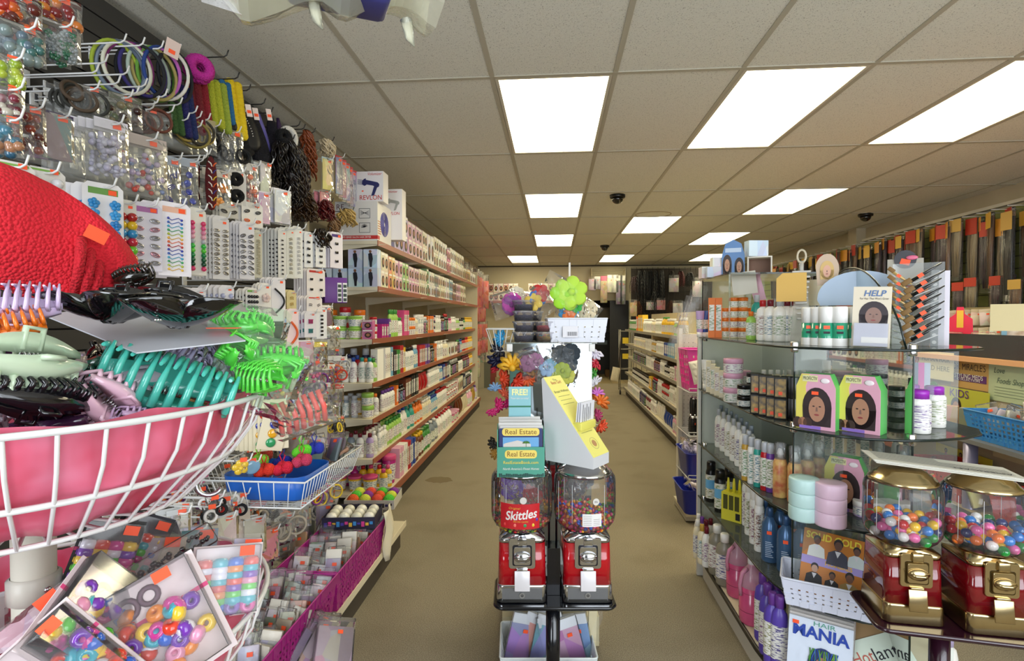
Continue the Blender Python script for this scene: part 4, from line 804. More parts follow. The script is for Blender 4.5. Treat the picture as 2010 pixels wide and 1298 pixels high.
# ================================================================ basket stand in the left foreground
def pt(x, y, D): return Vector((0, 0, CH))+ray(x, y)*D
def facing(p, tx=0, ty=0, dz=0): return (tx, ty, math.atan2(p.y, p.x)-PI/2+dz)
BX, BY = -.648, .60
PVC = mat('D8D4C4', .4)
st = empty('basket_stand', (BX, BY, 0)); MB().lathe([(.022, 0), (.022, 1.075)], 24).build('pole', PVC, st)
for z in (.97, .42): MB().lathe([(.023, z), (.027, z+.003), (.027, z+.03), (.023, z+.033)], 24, cap=False).build('collar', clear_mat('E8E4D8', .6, .3), st)
MB().ball((.030, -.012, .99), .004).build('collar_screw', CHROME, st)
MB().lathe([(.3, 0), (.3, .012), (.03, .03), (.024, .06)], 28).build('base', PVC, st)
tag(st, 'cream plastic pole stand carrying the white wire baskets, bottom left', 'stand')
def wire_basket(zr, n=46):
    r = empty('wire_basket', (BX, BY, zr)); b = MB()
    b.ring((0, 0, 0), .264, .0036, seg=60); b.build('rim', WIRE, r)
    MB().ring((0, 0, -.075), .226, .0034, seg=60).build('middle_ring', WIRE, r)
    MB().ring((0, 0, -.128), .172, .003, seg=60).build('bottom_ring', WIRE, r)
    b = MB()
    for k in range(n):
        a = 2*PI*k/n; c, s_ = math.cos(a), math.sin(a); b.tube([(c*R_, s_*R_, z) for R_, z in ((.264, 0), (.252, -.04), (.226, -.076), (.172, -.129), (.10, -.134), (.026, -.136))], .0022, 5)
    b.build('wire_spokes', WIRE, r); return r
def liner(parent, seed, col, flap=None):
    rd = random.Random(seed); b = MB(); n = 120; prof = [(.262, .004), (.256, -.012), (.249, -.04), (.236, -.062), (.22, -.08), (.193, -.105), (.165, -.124), (.10, -.129), (.03, -.130)]
    ph = [rd.random()*6 for _ in range(6)]
    def w(a, t): return 1+.020*math.sin(9*a+ph[0]+1.1*t)+.013*math.sin(17*a+ph[1]-1.7*t)+.009*math.sin(31*a+ph[2]+2.3*t)
    for k, (R_, z) in enumerate(prof):
        for i in range(n):
            a = 2*PI*i/n; f = min(.985, .95*w(a, k)*.99); b.v.append((R_*f*math.cos(a), R_*f*math.sin(a), z+.003*math.sin(13*a+k)))
        if k:
            for i in range(n): b.f.append([(k-1)*n+i, (k-1)*n+(i+1) % n, k*n+(i+1) % n, k*n+i]); b.m.append(0); b.sm.append(True)
    if flap:
        a0, a1 = flap; N = 30; o = len(b.v); cols_ = []
        for i in range(N+1):
            a = a0+(a1-a0)*i/N; drop = .085*math.sin(PI*min(1, (i/N)*1.0+.02))**.6
            for k in range(7):
                t = k/6; R_ = .262+.010*math.sin(PI*min(1, t*2))*(1)+.006-.16*drop*t*t*3; b.v.append((R_*math.cos(a)*w(a, t)*.995, R_*math.sin(a)*w(a, t)*.995, .008-(t*drop)))
        for i in range(N):
            for k in range(6): b.f.append([o+i*7+k, o+(i+1)*7+k, o+(i+1)*7+k+1, o+i*7+k+1]); b.m.append(0); b.sm.append(True)
    return b.build('cloth_liner', OC('satin'), parent, col)
b1 = wire_basket(1.22); l = liner(b1, 3, 'E8546E', (-2.55, -.85)); m_ = noise_mat('pink_satin', 'D23A56', 'F290AE', 9, .3, .5, 3); l.data.materials[0] = m_
tag(b1, 'upper white wire basket lined with pink satin, heaped with claw clips', 'basket', 'round wire baskets on the stand')
b2 = wire_basket(.945); l = liner(b2, 5, 'E8546E'); l.data.materials[0] = m_
tag(b2, 'lower white wire basket lined with pink, holding bead packs', 'basket', 'round wire baskets on the stand')
hb = MB(); p = pt(402, 912, .70); hp = [(.008+.014*math.cos(a), 0, .012+.014*math.sin(a)) for a in (2.6-.35*k for k in range(12))]+[(.006-.016*math.sin(a), 0, -.026+.016*math.cos(a)) for a in (.5+.33*k for k in range(12))]
tag(hb  .tube(hp, .0032, 8).build('s_hook', mat('C4C6CC', .28, 1), None, None, p, facing(p)), 'chrome S-shaped hook clipped on the upper wire basket', 'hook')
# claw clips
def claw(L=.1, n=8, w=.03, tl=.035, name='claw_clip', kind='gloss'):
    r = empty(name)
    for sd in (-1, 1):
        b = MB(); N = 10
        for i in range(N+1):     # arched spine shell
            u = i/N; x = (u-.5)*L; hgt = .006+.012*math.sin(PI*u); o = len(b.v)
            prof = [(sd*.003, .002), (sd*(.008+.3*w*math.sin(PI*u)), hgt), (sd*(.010+.55*w*math.sin(PI*u)), hgt*.4), (sd*(.010+.6*w*math.sin(PI*u)), -.006), (sd*(.008+.55*w*math.sin(PI*u)), -.007), (sd*(.006+.4*w*math.sin(PI*u)), hgt*.2)]
            for y, z in prof: b.v.append((x, y, z))
            if i:
                for k in range(6): b.f.append([o-6+k, o-6+(k+1) % 6, o+(k+1) % 6, o+k]); b.m.append(0); b.sm.append(True)
        b.f.append(list(range(6))); b.m.append(0); b.sm.append(False); b.f.append([N*6+k for k in range(6)]); b.m.append(0); b.sm.append(False)
        for k in range(n):
            u = (k+.5)/n; x = (u-.5)*L+sd*L/n*.25; y0 = sd*(.009+.55*w*math.sin(PI*u))
            b.tube([(x, y0, -.004), (x, y0*1.25+sd*.004, -tl*.35), (x, y0*.7, -tl*.8), (x, -y0*.35, -tl*1.08)], [.0036, .0034, .0028, .0014], 6)
        b.tube([(-.008, sd*.006, .004), (-.008, sd*.02, .02), (.008, sd*.02, .02), (.008, sd*.006, .004)], .003, 5)
        b.build('claw_half', OC(kind), r)
    b = MB()
    for k in range(5): b.ring((-.008+k*.004, 0, .001), .004, .0009, 'x', 10, 4)
    b.build('spring', CHROME, r); return r
def putclaw(key, p, rot, col, lab, sc=1, kind='gloss', **kw):
    r = put('claw'+key, lambda: claw(kind=kind, **kw), p, 0, lab, 'claw clip', 'claw clips in the upper basket', rot=rot, scale=sc)
    for c in KIDS[r.name]:
        if c.name.startswith('claw_half'): c.color = lin(col)+(1,)
    return r
def along(x0, y0, x1, y1, D0, D1, roll=PI):
    """matrix placing local X from one pixel/distance to another; roll about it"""
    a, b_ = pt(x0, y0, D0), pt(x1, y1, D1); X = (b_-a).normalized(); Z = Vector((0, 0, 1)); Y = Z.cross(X).normalized(); Z = X.cross(Y)
    M = Matrix((X, Y, Z)).transposed() @ Matrix.Rotation(roll, 3, 'X'); return (a+b_)/2, M.to_euler(), (b_-a).length
def claw2(key, x0, y0, x1, y1, D0, D1, roll, col, lab, **kw):
    p, e, L = along(x0, y0, x1, y1, D0, D1, roll); return putclaw(key, p, e, col, lab, L/kw.get('L', .1), **kw)
claw2('t', 185, 728, 452, 800, .60, .66, PI*1.2, '4FC0AE', 'large teal claw clip lying across the front of the upper basket', n=10, L=.1, w=.022, tl=.03)
claw2('t', 318, 700, 470, 775, .68, .72, PI*1.15, 'C9BEE2', 'pale lavender claw clip behind the teal one, upper basket', n=10, L=.1, w=.022, tl=.03)
claw2('v', -60, 600, 122, 606, .52, .56, PI*1.12, 'CDB6DA', 'pale lavender claw clip with teeth up, left frame edge', n=9, L=.1, w=.03, tl=.035)
claw2('v', -70, 668, 92, 640, .50, .54, PI*1.0, 'F0791E', 'orange claw clip at the left frame edge', n=7, L=.1, w=.03, tl=.03)
claw2('m', -60, 690, 158, 712, .46, .56, PI*.25, 'CFE2C4', 'mint green hinged clip at the left frame edge', n=8, L=.1, w=.028, tl=.028)
claw2('v', 170, 748, 268, 838, .54, .60, PI*.65, 'E9C0D2', 'small pale pink claw clip hanging over the basket liner', n=5, L=.1, w=.035, tl=.045)
claw2('v', 235, 815, 300, 850, .56, .60, PI*.7, 'D8B8DC', 'tiny lilac claw clip slipping over the rim beside the pink one', n=5, L=.1, w=.03, tl=.045)
claw2('t', -30, 775, 170, 800, .47, .55, PI*.9, '151318', 'black claw clip resting on the pink liner, left', n=9, L=.1, w=.026, tl=.026)
claw2('t', 60, 745, 190, 770, .58, .62, PI*.85, '14141A', 'black claw clip left of the teal one', n=9, L=.1, w=.026, tl=.026)
claw2('m', 150, 590, 305, 590, .72, .74, PI*.06, '0C0B0E', 'black curved clip under the red knitted hat', n=8, L=.1, w=.03, tl=.03)
claw2('m', 235, 584, 395, 592, .76, .78, PI*.1, '0D0C10', 'long black claw clip behind the black flower clips', n=10, L=.1, w=.03, tl=.03)
claw2('v', 225, 555, 300, 540, .80, .80, PI*.9, '17140F', 'black comb clip with gold teeth standing above the other black clips', n=9, L=.1, w=.03, tl=.045)
claw2('v', 300, 700, 400, 680, .74, .76, PI, 'C8C4D8', 'pale grey claw clip half under the grey card', n=8, L=.1, w=.03, tl=.035)
# filler claws deeper in the heap
rd = random.Random(5); CL = [('121014', 'black'), ('3A1E3A', 'dark plum'), ('D9CBD8', 'pale lilac'), ('1E4A3A', 'dark green'), ('E8E4DE', 'white'), ('C8A878', 'tan')]
k = 0
for ring_, (R_, z, n) in enumerate([(.155, 1.205, 9), (.09, 1.215, 7), (.14, 1.245, 8), (.06, 1.25, 4), (.11, 1.265, 5)]):
    for i in range(n):
        a = 2*PI*i/n+ring_*.4; c = rd.choice(CL); q = Vector((BX+R_*math.cos(a), BY+R_*math.sin(a), z))
        putclaw('m' if k % 2 else 't', q, (rd.uniform(-.6, .6), rd.uniform(-.3, .3), rd.uniform(0, 6.28)), c[0], f'{c[1]} claw clip buried in the heap, {nth(k)} from the bottom of the upper basket', .95, n=8, L=.1) if (('claw'+('m' if k % 2 else 't')) in PROTO) else None
        k += 1
# grey card with two black flower clips
cp = [pt(85, 618, .66), pt(268, 692, .58), pt(482, 668, .64), pt(330, 585, .78)]
r = empty('flower_clip_card', cp[1]); o = cp[1]; b = MB(); vs = [tuple(q-o) for q in cp]; vs2 = [(x, y, z-.0015) for x, y, z in vs]; b.add(vs+vs2, [(0, 1, 2, 3), (7, 6, 5, 4), (0, 4, 5, 1), (1, 5, 6, 2), (2, 6, 7, 3), (3, 7, 4, 0)]); b.build('grey_card', mat('B9BBC0', .5), r)
sticker(r, pt(440, 645, .655)-o, (0, 0, .4), .035)
def petal(L, w, cup):
    b = MB(); N, M_ = 10, 8
    for i in range(N+1):
        u = i/N; wd = w*math.sin(PI*min(1, u*.92+.05))**.7
        for j in range(M_+1):
            v = j/M_*2-1; b.v.append((u*L, v*wd/2, cup*(u*u)*.8+cup*.9*(v*v)*math.sin(PI*u)))
    for i in range(N):
        for j in range(M_): b.f.append([i*(M_+1)+j, (i+1)*(M_+1)+j, (i+1)*(M_+1)+j+1, i*(M_+1)+j+1]); b.m.append(0); b.sm.append(True)
    return b
BG = mat('09090B', .08, coat=1)
pm = petal(.074, .062, .022).mesh('petal', BG)
for fi, (x, y, D, angs) in enumerate([(222, 640, .62, (2.9, 3.7, 5.6, .3)), (352, 650, .625, (2.4, 1.3, .1, 4.6))]):
    f = empty('flower', pt(x, y-8, D-.02)-o); f.parent = r; KIDS.setdefault(r.name, []).append(f)
    for a in angs:
        q = link('petal', pm, f, None, None, (0, -.18, a)); md = q.modifiers.new('s', 'SOLIDIFY'); md.thickness = .002
    MB().ball((0, 0, .004), .007).build('flower_centre', BG, f)
bm_ = MB()
for k in range(13): bm_.ball((.052*(k/12), .004*math.sin(k), .008), .0018, seg=6, rings=4)
bm_.build('bead_string', CHROME, r, None, pt(300, 642, .60)-o, (0, 0, -.75))
tag(r, 'grey card with two glossy black flower clips and a silver bead string', 'hair clip card')
# red knitted hat
b = MB(); N, M_ = 40, 22
for j in range(M_+1):
    th = PI*j/M_
    for i in range(N):
        a = 2*PI*i/N; rx = .135*math.sin(th)*(1+.05*math.sin(3*a+1)+.035*math.sin(7*a)); b.v.append((rx*math.cos(a), .05*math.sin(th)*math.sin(a)*1.0+.012*math.sin(4*a)*math.sin(th), .088*math.cos(th)+.022*math.cos(a)*math.sin(th)*-1.9))
    if j:
        for i in range(N): b.f.append([(j-1)*N+i, (j-1)*N+(i+1) % N, j*N+(i+1) % N, j*N+i]); b.m.append(0); b.sm.append(True)
p = pt(52, 462, .76); h = b.build('knitted_hat', OC('knit'), None, 'D21A2A', p, facing(p, 0, .12)); b = MB()
for k in range(3): b.ring((.06+k*.012, 0, -.035-k*.01), .045-k*.004, .007, 'x', 24, 6, sx=1.3)
b.build('ribbed_edge', OC('knit'), h, 'C01424'); o = sticker(h, (.075, -.052, .012), (PI/2, .3, .25), .028)
tag(h, 'red crocheted hat with orange price sticker, heaped at the far left', 'hat')
# green claws in a clear bag
gp = [(455, 648, .72, .2), (500, 650, .74, 1.5), (470, 700, .68, 2.2), (540, 715, .72, .6), (575, 735, .74, 1.9), (515, 745, .68, 2.8)]
for i, (x, y, D, a) in enumerate(gp):
    putclaw('v', pt(x, y, D), (PI*.8+rd.uniform(-.5, .5), rd.uniform(-.3, .3), a), '5FDC4A', f'bright green claw clip, {nth(i)} from the left in the clear bag', .72, n=6, L=.1)
def bagmesh(seed, w, h, d): return pillow(w, h, d, 12, 12, seed)
BAG2 = clear_mat('E8FFE8', .06, .06, 'soft_film', 18)
for (x, y, D, w, h, s_, nm, ty) in [(490, 598, .70, .11, .1, 1, 'clear film bag around the upper green claw clips', .15), (530, 660, .70, .13, .11, 2, 'clear film bag around the lower green claw clips', .35)]:
    p = pt(x, y, D); tag(bagmesh(s_, w, h, .06).build('clear_film_bag', BAG2, None, None, p, facing(p, .2, ty)), nm, 'bag', 'film bags on the basket heap')
p = pt(575, 765, .74); r = empty('bagged_curlers', p); r.rotation_euler = facing(p, .2, -.3); bagmesh(4, .085, .07, .035).build('clear_bag', BAG, r)
for k in range(7): MB().tube([(-.03+k*.01, 0, -.012), (-.028+k*.01, -.008, -.035), (-.033+k*.01, 0, -.06)], .004, 6).build('coral_curler', mat('E8645A', .4), r)
tag(r, 'clear bag of coral pink curlers behind the basket rim', 'bagged hair accessory')
p = pt(480, 772, .70); b = MB()
for k in range(12):
    t = k/11; b.v += [(-.05+.09*t, 0, .006*math.sin(3*t)), (-.05+.09*t, .02, .012+.010*t+.008*math.sin(5*t))]
    if k: b.f.append([2*k-2, 2*k, 2*k+1, 2*k-1]); b.m.append(0); b.sm.append(True)
o = b.build('cloth_corner', m_, b1, None, p-Vector((BX, BY, 1.22)), facing(p)); o.modifiers.new('s', 'SOLIDIFY').thickness = .003
# --- lower basket: packs of beads
BC = ['E8452E', 'F08A1E', 'F0C83A', '5AC83A', '2E6AD0', 'D83A9A', 'E8E4EE', '7A3AB0', '3AB0C0', 'E89AB8']
def bead(): return MB().lathe([(.0028, -.0062), (.0065, -.0055), (.0088, -.002), (.0088, .002), (.0065, .0055), (.0028, .0062), (.0028, -.0062)], 12, cap=False)
PROTO['bead'] = bead().mesh('bead', OC('gloss'))
def bead_pack(p, rot, w, h, mode, lab, seed, card_='E8D8D8', pic=True):
    rd = random.Random(seed); r = empty('bead_pack', p); r.rotation_euler = rot
    MB().box(-w/2, w/2, 0, .002, 0, h).build('backing_card', mat(card_, .5), r)
    MB().box(-w/2, w/2, -.0006, 0, h*.62, h*.66).build('pink_border', mat('E8508A', .5), r)
    bx = MB(); d = .022; bx.box(-w*.46, w*.46, -d, -d+.0008, .005, h*.97); bx.box(-w*.46, -w*.455, -d, 0, .005, h*.97); bx.box(w*.455, w*.46, -d, 0, .005, h*.97); bx.box(-w*.46, w*.46, -d, 0, .004, .005); bx.box(-w*.46, w*.46, -d, 0, h*.97, h*.975)
    bx.build('clear_shell', CLEAR, r); sticker(r, (w*.25, -.0235, h*.9), (PI/2, 0, 0), .017)
    if mode == 'rows':
        for i in range(4):
            for j in range(8):
                o = link('bead', PROTO['bead'], r, rd.choice(BC), (-w*.33+w*.22*i, -.011, .012+j*h*.085), (rd.uniform(-.2, .2)+(0 if j else PI/2), 0, 0)); o.scale = (1.12,)*3
    else:
        for k in range(52):
            o = link('bead', PROTO['bead'], r, rd.choice(BC), (rd.uniform(-.38, .38)*w, -rd.uniform(.006, .016), .01+h*.56*rd.random()), (rd.random()*3, rd.random()*3, 0)); o.scale = (1.1,)*3
        if pic:
            q = MB(); q.ring((-w*.1, -.0012, h*.8), w*.08, .003, 'y', 14, 4); q.ring((w*.08, -.0012, h*.82), w*.07, .003, 'y', 14, 4); q.build('printed_picture', mat('6A4A5A', .5), r)
    return tag(r, lab, 'bead pack', 'bead packs in the lower basket')
p = pt(436, 1212, .66); bead_pack(p, facing(p, -.35, .12), .08, .085, 'rows', 'clear pack of pony beads in four rows, on top in the lower basket', 1)
p = pt(350, 1345, .56); bead_pack(p, facing(p, -.5, -.42), .125, .12, 'loose', 'large clear pack of loose rainbow beads with a pink card', 2)
p = pt(235, 1375, .52); bead_pack(p, facing(p, -.3, -.7), .07, .11, 'loose', 'tilted bead pack at the bottom edge, left of the large one', 3)
p = pt(115, 1330, .50); bead_pack(p, facing(p, -.9, .9), .1, .11, 'loose', 'bead pack lying flat beside the pole at the bottom edge', 4)
p = pt(165, 1195, .68); bead_pack(p, facing(p, -.2, .35), .07, .11, 'rows', 'upright bead pack leaning behind the others, right of the pole', 5, '3A3A3A')
p = pt(215, 1165, .74); bead_pack(p, facing(p, -.2, .5), .07, .11, 'rows', 'dark bead pack with purple and blue beads, right of the pole', 6, '2A2A3A')
p = pt(285, 1112, .7); r = empty('bagged_hair_accessory', p); r.rotation_euler = facing(p, 0, -.42)
MB().rbox(-.085, .085, -.006, .006, -.022, .010, .004).build('clear_sleeve', BAG, r); b = MB(); rd = random.Random(3)
for k in range(60): b.ball((-.078+.156*k/60, rd.uniform(-.004, .002), rd.uniform(-.016, .004)), rd.uniform(.002, .0045), seg=6, rings=4)
b.build('black_stones', mat('14121A', .1, coat=1), r); tag(r, 'long clear sleeve of black and silver stones lying across the packs', 'bagged hair accessory')
for i, (x, y, D, w, h, c, ty, nm) in enumerate([(325, 1120, .78, .07, .09, 'A8A4AA', .2, 'grey backed clear sheet with a small flower'), (395, 1120, .84, .06, .12, '3E9A9A', .1, 'teal and silver glitter strip pack'), (300, 1090, .86, .08, .07, '1A1210', -.3, 'black hair net pack with orange edge'), (60, 1245, .55, .1, .05, 'C890A8', -.6, 'pink tinted clear pack at the pole foot'), (200, 1085, .8, .08, .06, '3A3440', -.4, 'dark clear pack under the upper basket'), (490, 1150, .72, .04, .12, 'B8B4D8', .15, 'clear folded sleeve standing at the right of the bead packs')]):
    p = pt(x, y, D); P(None, 0, nm+', lower basket', (c,), None, 0, content='sheet', p=p+Vector((0, 0, h*.6)), wh=(w, h), hk=False, seed=i+20)
    o = [q for q in C.objects if q.get('label', '').startswith(nm)][-1]; o.rotation_euler = facing(p, -.2, ty)
for i in range(10):       # standing packs filling the back and left of the lower basket
    a = .4+i*.62; q = Vector((BX+.13*math.cos(a), BY+.13*math.sin(a), .945)); P(None, 0, f'clear accessory pack standing in the lower basket, {nth(i)} round its back', (random.choice(['3A2A3A', 'B8A8B0', '6A5A70', '2A2A2E', 'C87A9A']),), 'D8D4D8', 0, content='sheet', p=q, wh=(.08, .1), hk=False, seed=i+40)
# bagged item hanging from the ceiling, very close overhead
p = pt(562, 8, .62); r = empty('hanging_film_bag', p); r.rotation_euler = facing(p, 0, -.02)
b = MB(); N = 40
for i in range(N+1):
    u = i/N; x = (u-.55)*.40; zz = .012*math.sin(9*u)+.006*math.sin(23*u)-.03*abs(u-.42)*-1
    for j in range(9):
        v = j/8; b.v.append((x, .05*math.sin(PI*2*v)+.012*math.sin(14*u+v*4), zz*(1-abs(v-.5))+(.03 if v in (0, 1) else 0)+abs(v-.5)*.09-.012*math.sin(11*u)**8))
for i in range(N):
    for j in range(8): b.f.append([i*9+j, (i+1)*9+j, (i+1)*9+j+1, i*9+j+1]); b.m.append(0); b.sm.append(False)
b.build('clear_film', clear_mat('F4F4DC', .3, .1, 'crumpled_film', 30), r)
MB().rbox(-.13, -.01, -.03, .03, .012, .05, .01).build('white_fold', mat('E4E2EE', .5), r); MB().rbox(.0, .12, -.03, .03, .012, .05, .01).build('navy_fold', mat('3A3A7A', .5), r)
for u, w in ((-.145, .02), (.142, .018), (.03, .014)): MB().tube([(u, 0, .01), (u+.004, 0, -.012), (u+.01, 0, -.022)], [.008, .006, .001], 8).build('knotted_corner', clear_mat('F4F4DC', .3, .1, 'crumpled_film', 30), r)
MB().tube([(0, 0, .04), (0, 0, CZ-p.z)], .002, 5).build('cord', WIRE, r)
tag(r, 'crumpled clear bag with white and navy contents hanging overhead at the top edge', 'bag')
p = pt(445, 45, .6); b = MB().add([(-.02, 0, .0), (.018, 0, .004), (.022, .004, -.02), (-.018, .004, -.014)], [(0, 1, 2, 3)]); b.build('bag_flap', clear_mat('F4F4F4', .25, .1, 'flapfilm', 30), r, None, (-.07, 0, .0))
# ================================================================ helpers for baskets and rounded bodies
def rsq(hx, hy, r, n=5):
    r = min(r, hx*.999, hy*.999); P_ = []
    for cx, cy, a0 in ((hx-r, hy-r, 0), (-hx+r, hy-r, PI/2), (-hx+r, -hy+r, PI), (hx-r, -hy+r, 1.5*PI)):
        for k in range(n+1): a = a0+PI/2*k/n; P_.append((cx+r*math.cos(a), cy+r*math.sin(a)))
    return P_
def loft(b, secs, m=0, cap=True, smooth=True, n=5, mats=None, c=(0, 0)):
    o = len(b.v); N = 4*(n+1)
    for z, hx, hy, r in secs: b.v += [(x+c[0], y+c[1], z) for x, y in rsq(hx, hy, r, n)]
    for k in range(len(secs)-1):
        for i in range(N): j = (i+1) % N; b.f.append([o+k*N+i, o+k*N+j, o+(k+1)*N+j, o+(k+1)*N+i]); b.m.append(mats[k] if mats else m); b.sm.append(smooth)
    if cap:
        b.f.append([o+i for i in range(N)][::-1]); b.m.append(mats[0] if mats else m); b.sm.append(False)
        b.f.append([o+(len(secs)-1)*N+i for i in range(N)]); b.m.append(mats[-1] if mats else m); b.sm.append(False)
    return b
def pbasket(w, d, h, color, nx, nz, ny=None, taper=.88, hole=.5, name='plastic_basket', rim=.006, z0=.16, z1=.80, kind='plastic'):
    ny = ny or max(3, int(nx*d/w)); b = MB(); W_, D_ = w/2, d/2; t = taper
    def panel(a0, a1, b0, b1, n):
        A0, A1, B0, B1 = map(Vector, (a0, a1, b0, b1))
        def pnt(u, v): return (A0.lerp(A1, u)).lerp(B0.lerp(B1, u), v)
        us = [0]; vs = [0, z0]; m_ = .05
        for i in range(n): u = m_+(1-2*m_)*i/n; q = (1-2*m_)/n; us += [u+q*(1-hole)/2, u+q*(1+hole)/2]
        us += [1]
        for j in range(nz): v = z0+(z1-z0)*j/nz; q = (z1-z0)/nz; vs += [v+q*(1-hole)/2, v+q*(1+hole)/2]
        vs += [1]
        for j in range(len(vs)-1):
            for i in range(len(us)-1):
                if i % 2 == 1 and j % 2 == 0 and j >= 2: continue
                o = len(b.v); b.v += [tuple(pnt(us[i], vs[j])), tuple(pnt(us[i+1], vs[j])), tuple(pnt(us[i+1], vs[j+1])), tuple(pnt(us[i], vs[j+1]))]
                b.f.append([o, o+1, o+2, o+3]); b.m.append(0); b.sm.append(False)
    q = lambda sx, sy, z, f: (sx*W_*f, sy*D_*f, z)
    for (s1, s2, n) in (((-1, -1), (1, -1), nx), ((1, -1), (1, 1), ny), ((1, 1), (-1, 1), nx), ((-1, 1), (-1, -1), ny)):
        panel(q(*s1, 0, t), q(*s2, 0, t), q(*s1, h, 1), q(*s2, h, 1), n)
    b.box(-W_*t, W_*t, -D_*t, D_*t, 0, .002)
    r = b.build(name, OC(kind), None, color); md = r.modifiers.new('s', 'SOLIDIFY'); md.thickness = .002
    rp = [(x, y, h) for x, y in rsq(W_+rim*.3, D_+rim*.3, .012)]
    MB().tube(rp, rim*.6, 6, 0, closed=True).build('rim', OC(kind), r, color); return r
def pack(p, rot, w, h, col, lab, group=None, d=.012, head=None, film=True, st=True):
    """flat retail pack: coloured insert in a film sleeve"""
    k = 'pk%.2f%.2f' % (w, h)
    if k not in PROTO: PROTO[k] = (MB().rbox(-w/2+.004, w/2-.004, -d/2, d/2, .004, h*.82, .003).mesh('insert', OC('print')), MB().rbox(-w/2, w/2, -d/2-.003, d/2+.003, 0, h, .003).mesh('film_sleeve', FILM), MB().box(-w*.45, w*.45, -d/2-.001, d/2+.001, h*.82, h).mesh('header_card', OC('satin')))
    a, f_, hd = PROTO[k]; r = empty('accessory_pack', p); r.rotation_euler = rot; link('insert', a, r, col)
    if film: link('film_sleeve', f_, r)
    if head: link('header_card', hd, r, head)
    if st: sticker(r, (w*.1, -d/2-.004, h*.7), (PI/2, 0, 0), .018)
    return tag(r, lab, 'accessory pack', group or 'flat accessory packs')
# ================================================================ lower left: deck, baskets, pile
e = empty('display_deck', (0, 0, 0)); MB().box(-1.66, -.865, .9, 2.98, .125, .145).build('deck_board', CREAM, e); MB().box(-1.6, -.89, .92, 2.96, 0, .125).build('plinth', mat('4A4238', .7), e)
MB().box(-.865, -.86, .9, 2.98, .12, .15).build('edge_strip', mat('E6DCC0', .4), e); tag(e, 'cream base deck under the slatwall, edge running along the aisle', 'display base')
pur = 'A81E7E'
for i, (y, nm) in enumerate([(2.29, 'far purple perforated basket on the deck edge'), (1.70, 'near purple perforated basket on the deck edge')]):
    put('pbas', lambda: pbasket(.60, .26, .17, pur, 26, 5, name='plastic_basket', hole=.45), (-.985, y, .146), PI/2, nm, 'basket', 'purple baskets on the deck', pur)
rd = random.Random(21); cols_ = [('D8D0C0', 'cream'), ('E8E2DA', 'white'), ('3A2A2A', 'dark brown'), ('C8C0B0', 'beige'), ('2A2A2E', 'black'), ('A85A3A', 'rust'), ('B8A8C0', 'lilac'), ('6A1E2A', 'wine')]
i = 0
for bn, ya, yb in (('near', 1.46, 1.94), ('far', 2.04, 2.54)):
    for row, x in enumerate((-.91, -.985, -1.06)):
        y = ya+rd.uniform(0, .02)
        while y < yb:
            c = rd.choice(cols_); pack((x, y, .155+rd.uniform(0, .02)), (-.42+rd.uniform(-.15, .15), rd.uniform(-.15, .15), rd.uniform(-.35, .35)), .07, rd.choice((.16, .18, .2)), c[0], f'{c[1]} clear wrapped pack in the {bn} purple basket, {("aisle", "middle", "wall")[row]} row, {nth(i)} along', 'packs filed in the purple baskets', head=None if rd.random()<.8 else "D8D0C0")
            y += rd.uniform(.03, .045); i += 1
            if i > 14: i = 0
# two counter boxes of balls and the paper bag
def ballbox(p, rz, w, d, h, col, colors, br, lab, strip):
    r = empty('counter_display_box', p); r.rotation_euler = (0, 0, rz); b = MB(); t = .003
    b.box(-w/2, w/2, -d/2, d/2, 0, t); b.box(-w/2, w/2, -d/2, -d/2+t, t, h); b.box(-w/2, w/2, d/2-t, d/2, t, h*1.1); b.box(-w/2, -w/2+t, -d/2+t, d/2-t, t, h); b.box(w/2-t, w/2, -d/2+t, d/2-t, t, h)
    b.build('open_carton', mat(col, .5), r)
    for k in range(12): MB().box(-w*.46+k*w*.078, -w*.46+k*w*.078+w*.06, -d/2-.001, -d/2, h*(.2+.1*(k % 3)), h*(.55+.1*(k % 2))).build('printed_shape', mat(strip[k % len(strip)], .5), r)
    tag(r, lab, 'box'); nm = lab.split(' box')[0].split()[0]
    k = 0
    for a in range(4):
        for c in range(3):
            q = Matrix.Rotation(rz, 3, 'Z') @ Vector((-w*.36+a*w*.24, -d*.3+c*d*.3, h*.75))
            cc, cw = colors[(a*2+c) % len(colors)]
            o = MB().ball((0, 0, 0), br, seg=14, rings=8).build('novelty_ball', OC('knit' if nm == 'open' else 'gloss'), None, cc, Vector(p)+q)
            tag(o, f'{cw} ball, {("left", "second", "third", "right")[a]} column {("front", "middle", "back")[c]}, in the {nm} ball box', 'ball', 'balls in the display boxes')
ballbox((-.985, 2.49, .325), .12, .25, .17, .055, '24203A', [('E8E4D8', 'pearly white'), ('D8D4C0', 'clear cream'), ('E4E0D0', 'cream')], .028, 'dark printed box of clear cream balls on the far basket', ['4A3AA0', 'D83A8A', 'E8B83A', '3A8AC8'])
ballbox((-1.0, 2.83, .30), .08, .27, .2, .05, 'C8C4B8', [('E8602A', 'orange'), ('5AC83A', 'green'), ('D8E04A', 'yellow'), ('8A3A9A', 'purple'), ('E8503A', 'red')], .032, 'open box of bright koosh balls behind the dark one', ['2A2A6A', '3A3A3A'])
b = MB(); ptsb = []
for j in range(9):
    v = j/8
    for i_ in range(7): u = i_/6; b.v.append((.012*math.sin(5*u+6*v), (u-.5)*.14*(1-.5*v*v), -v*.26))
    if j:
        for i_ in range(6): b.f.append([(j-1)*7+i_, (j-1)*7+i_+1, j*7+i_+1, j*7+i_]); b.m.append(0); b.sm.append(True)
o = b.build('white_paper_bag', mat('E6DEC8', .6), None, None, (-.845, 2.60, .36)); o.modifiers.new('s', 'SOLIDIFY').thickness = .002; tag(o, 'crumpled white paper hanging off the end of the purple basket', 'paper')
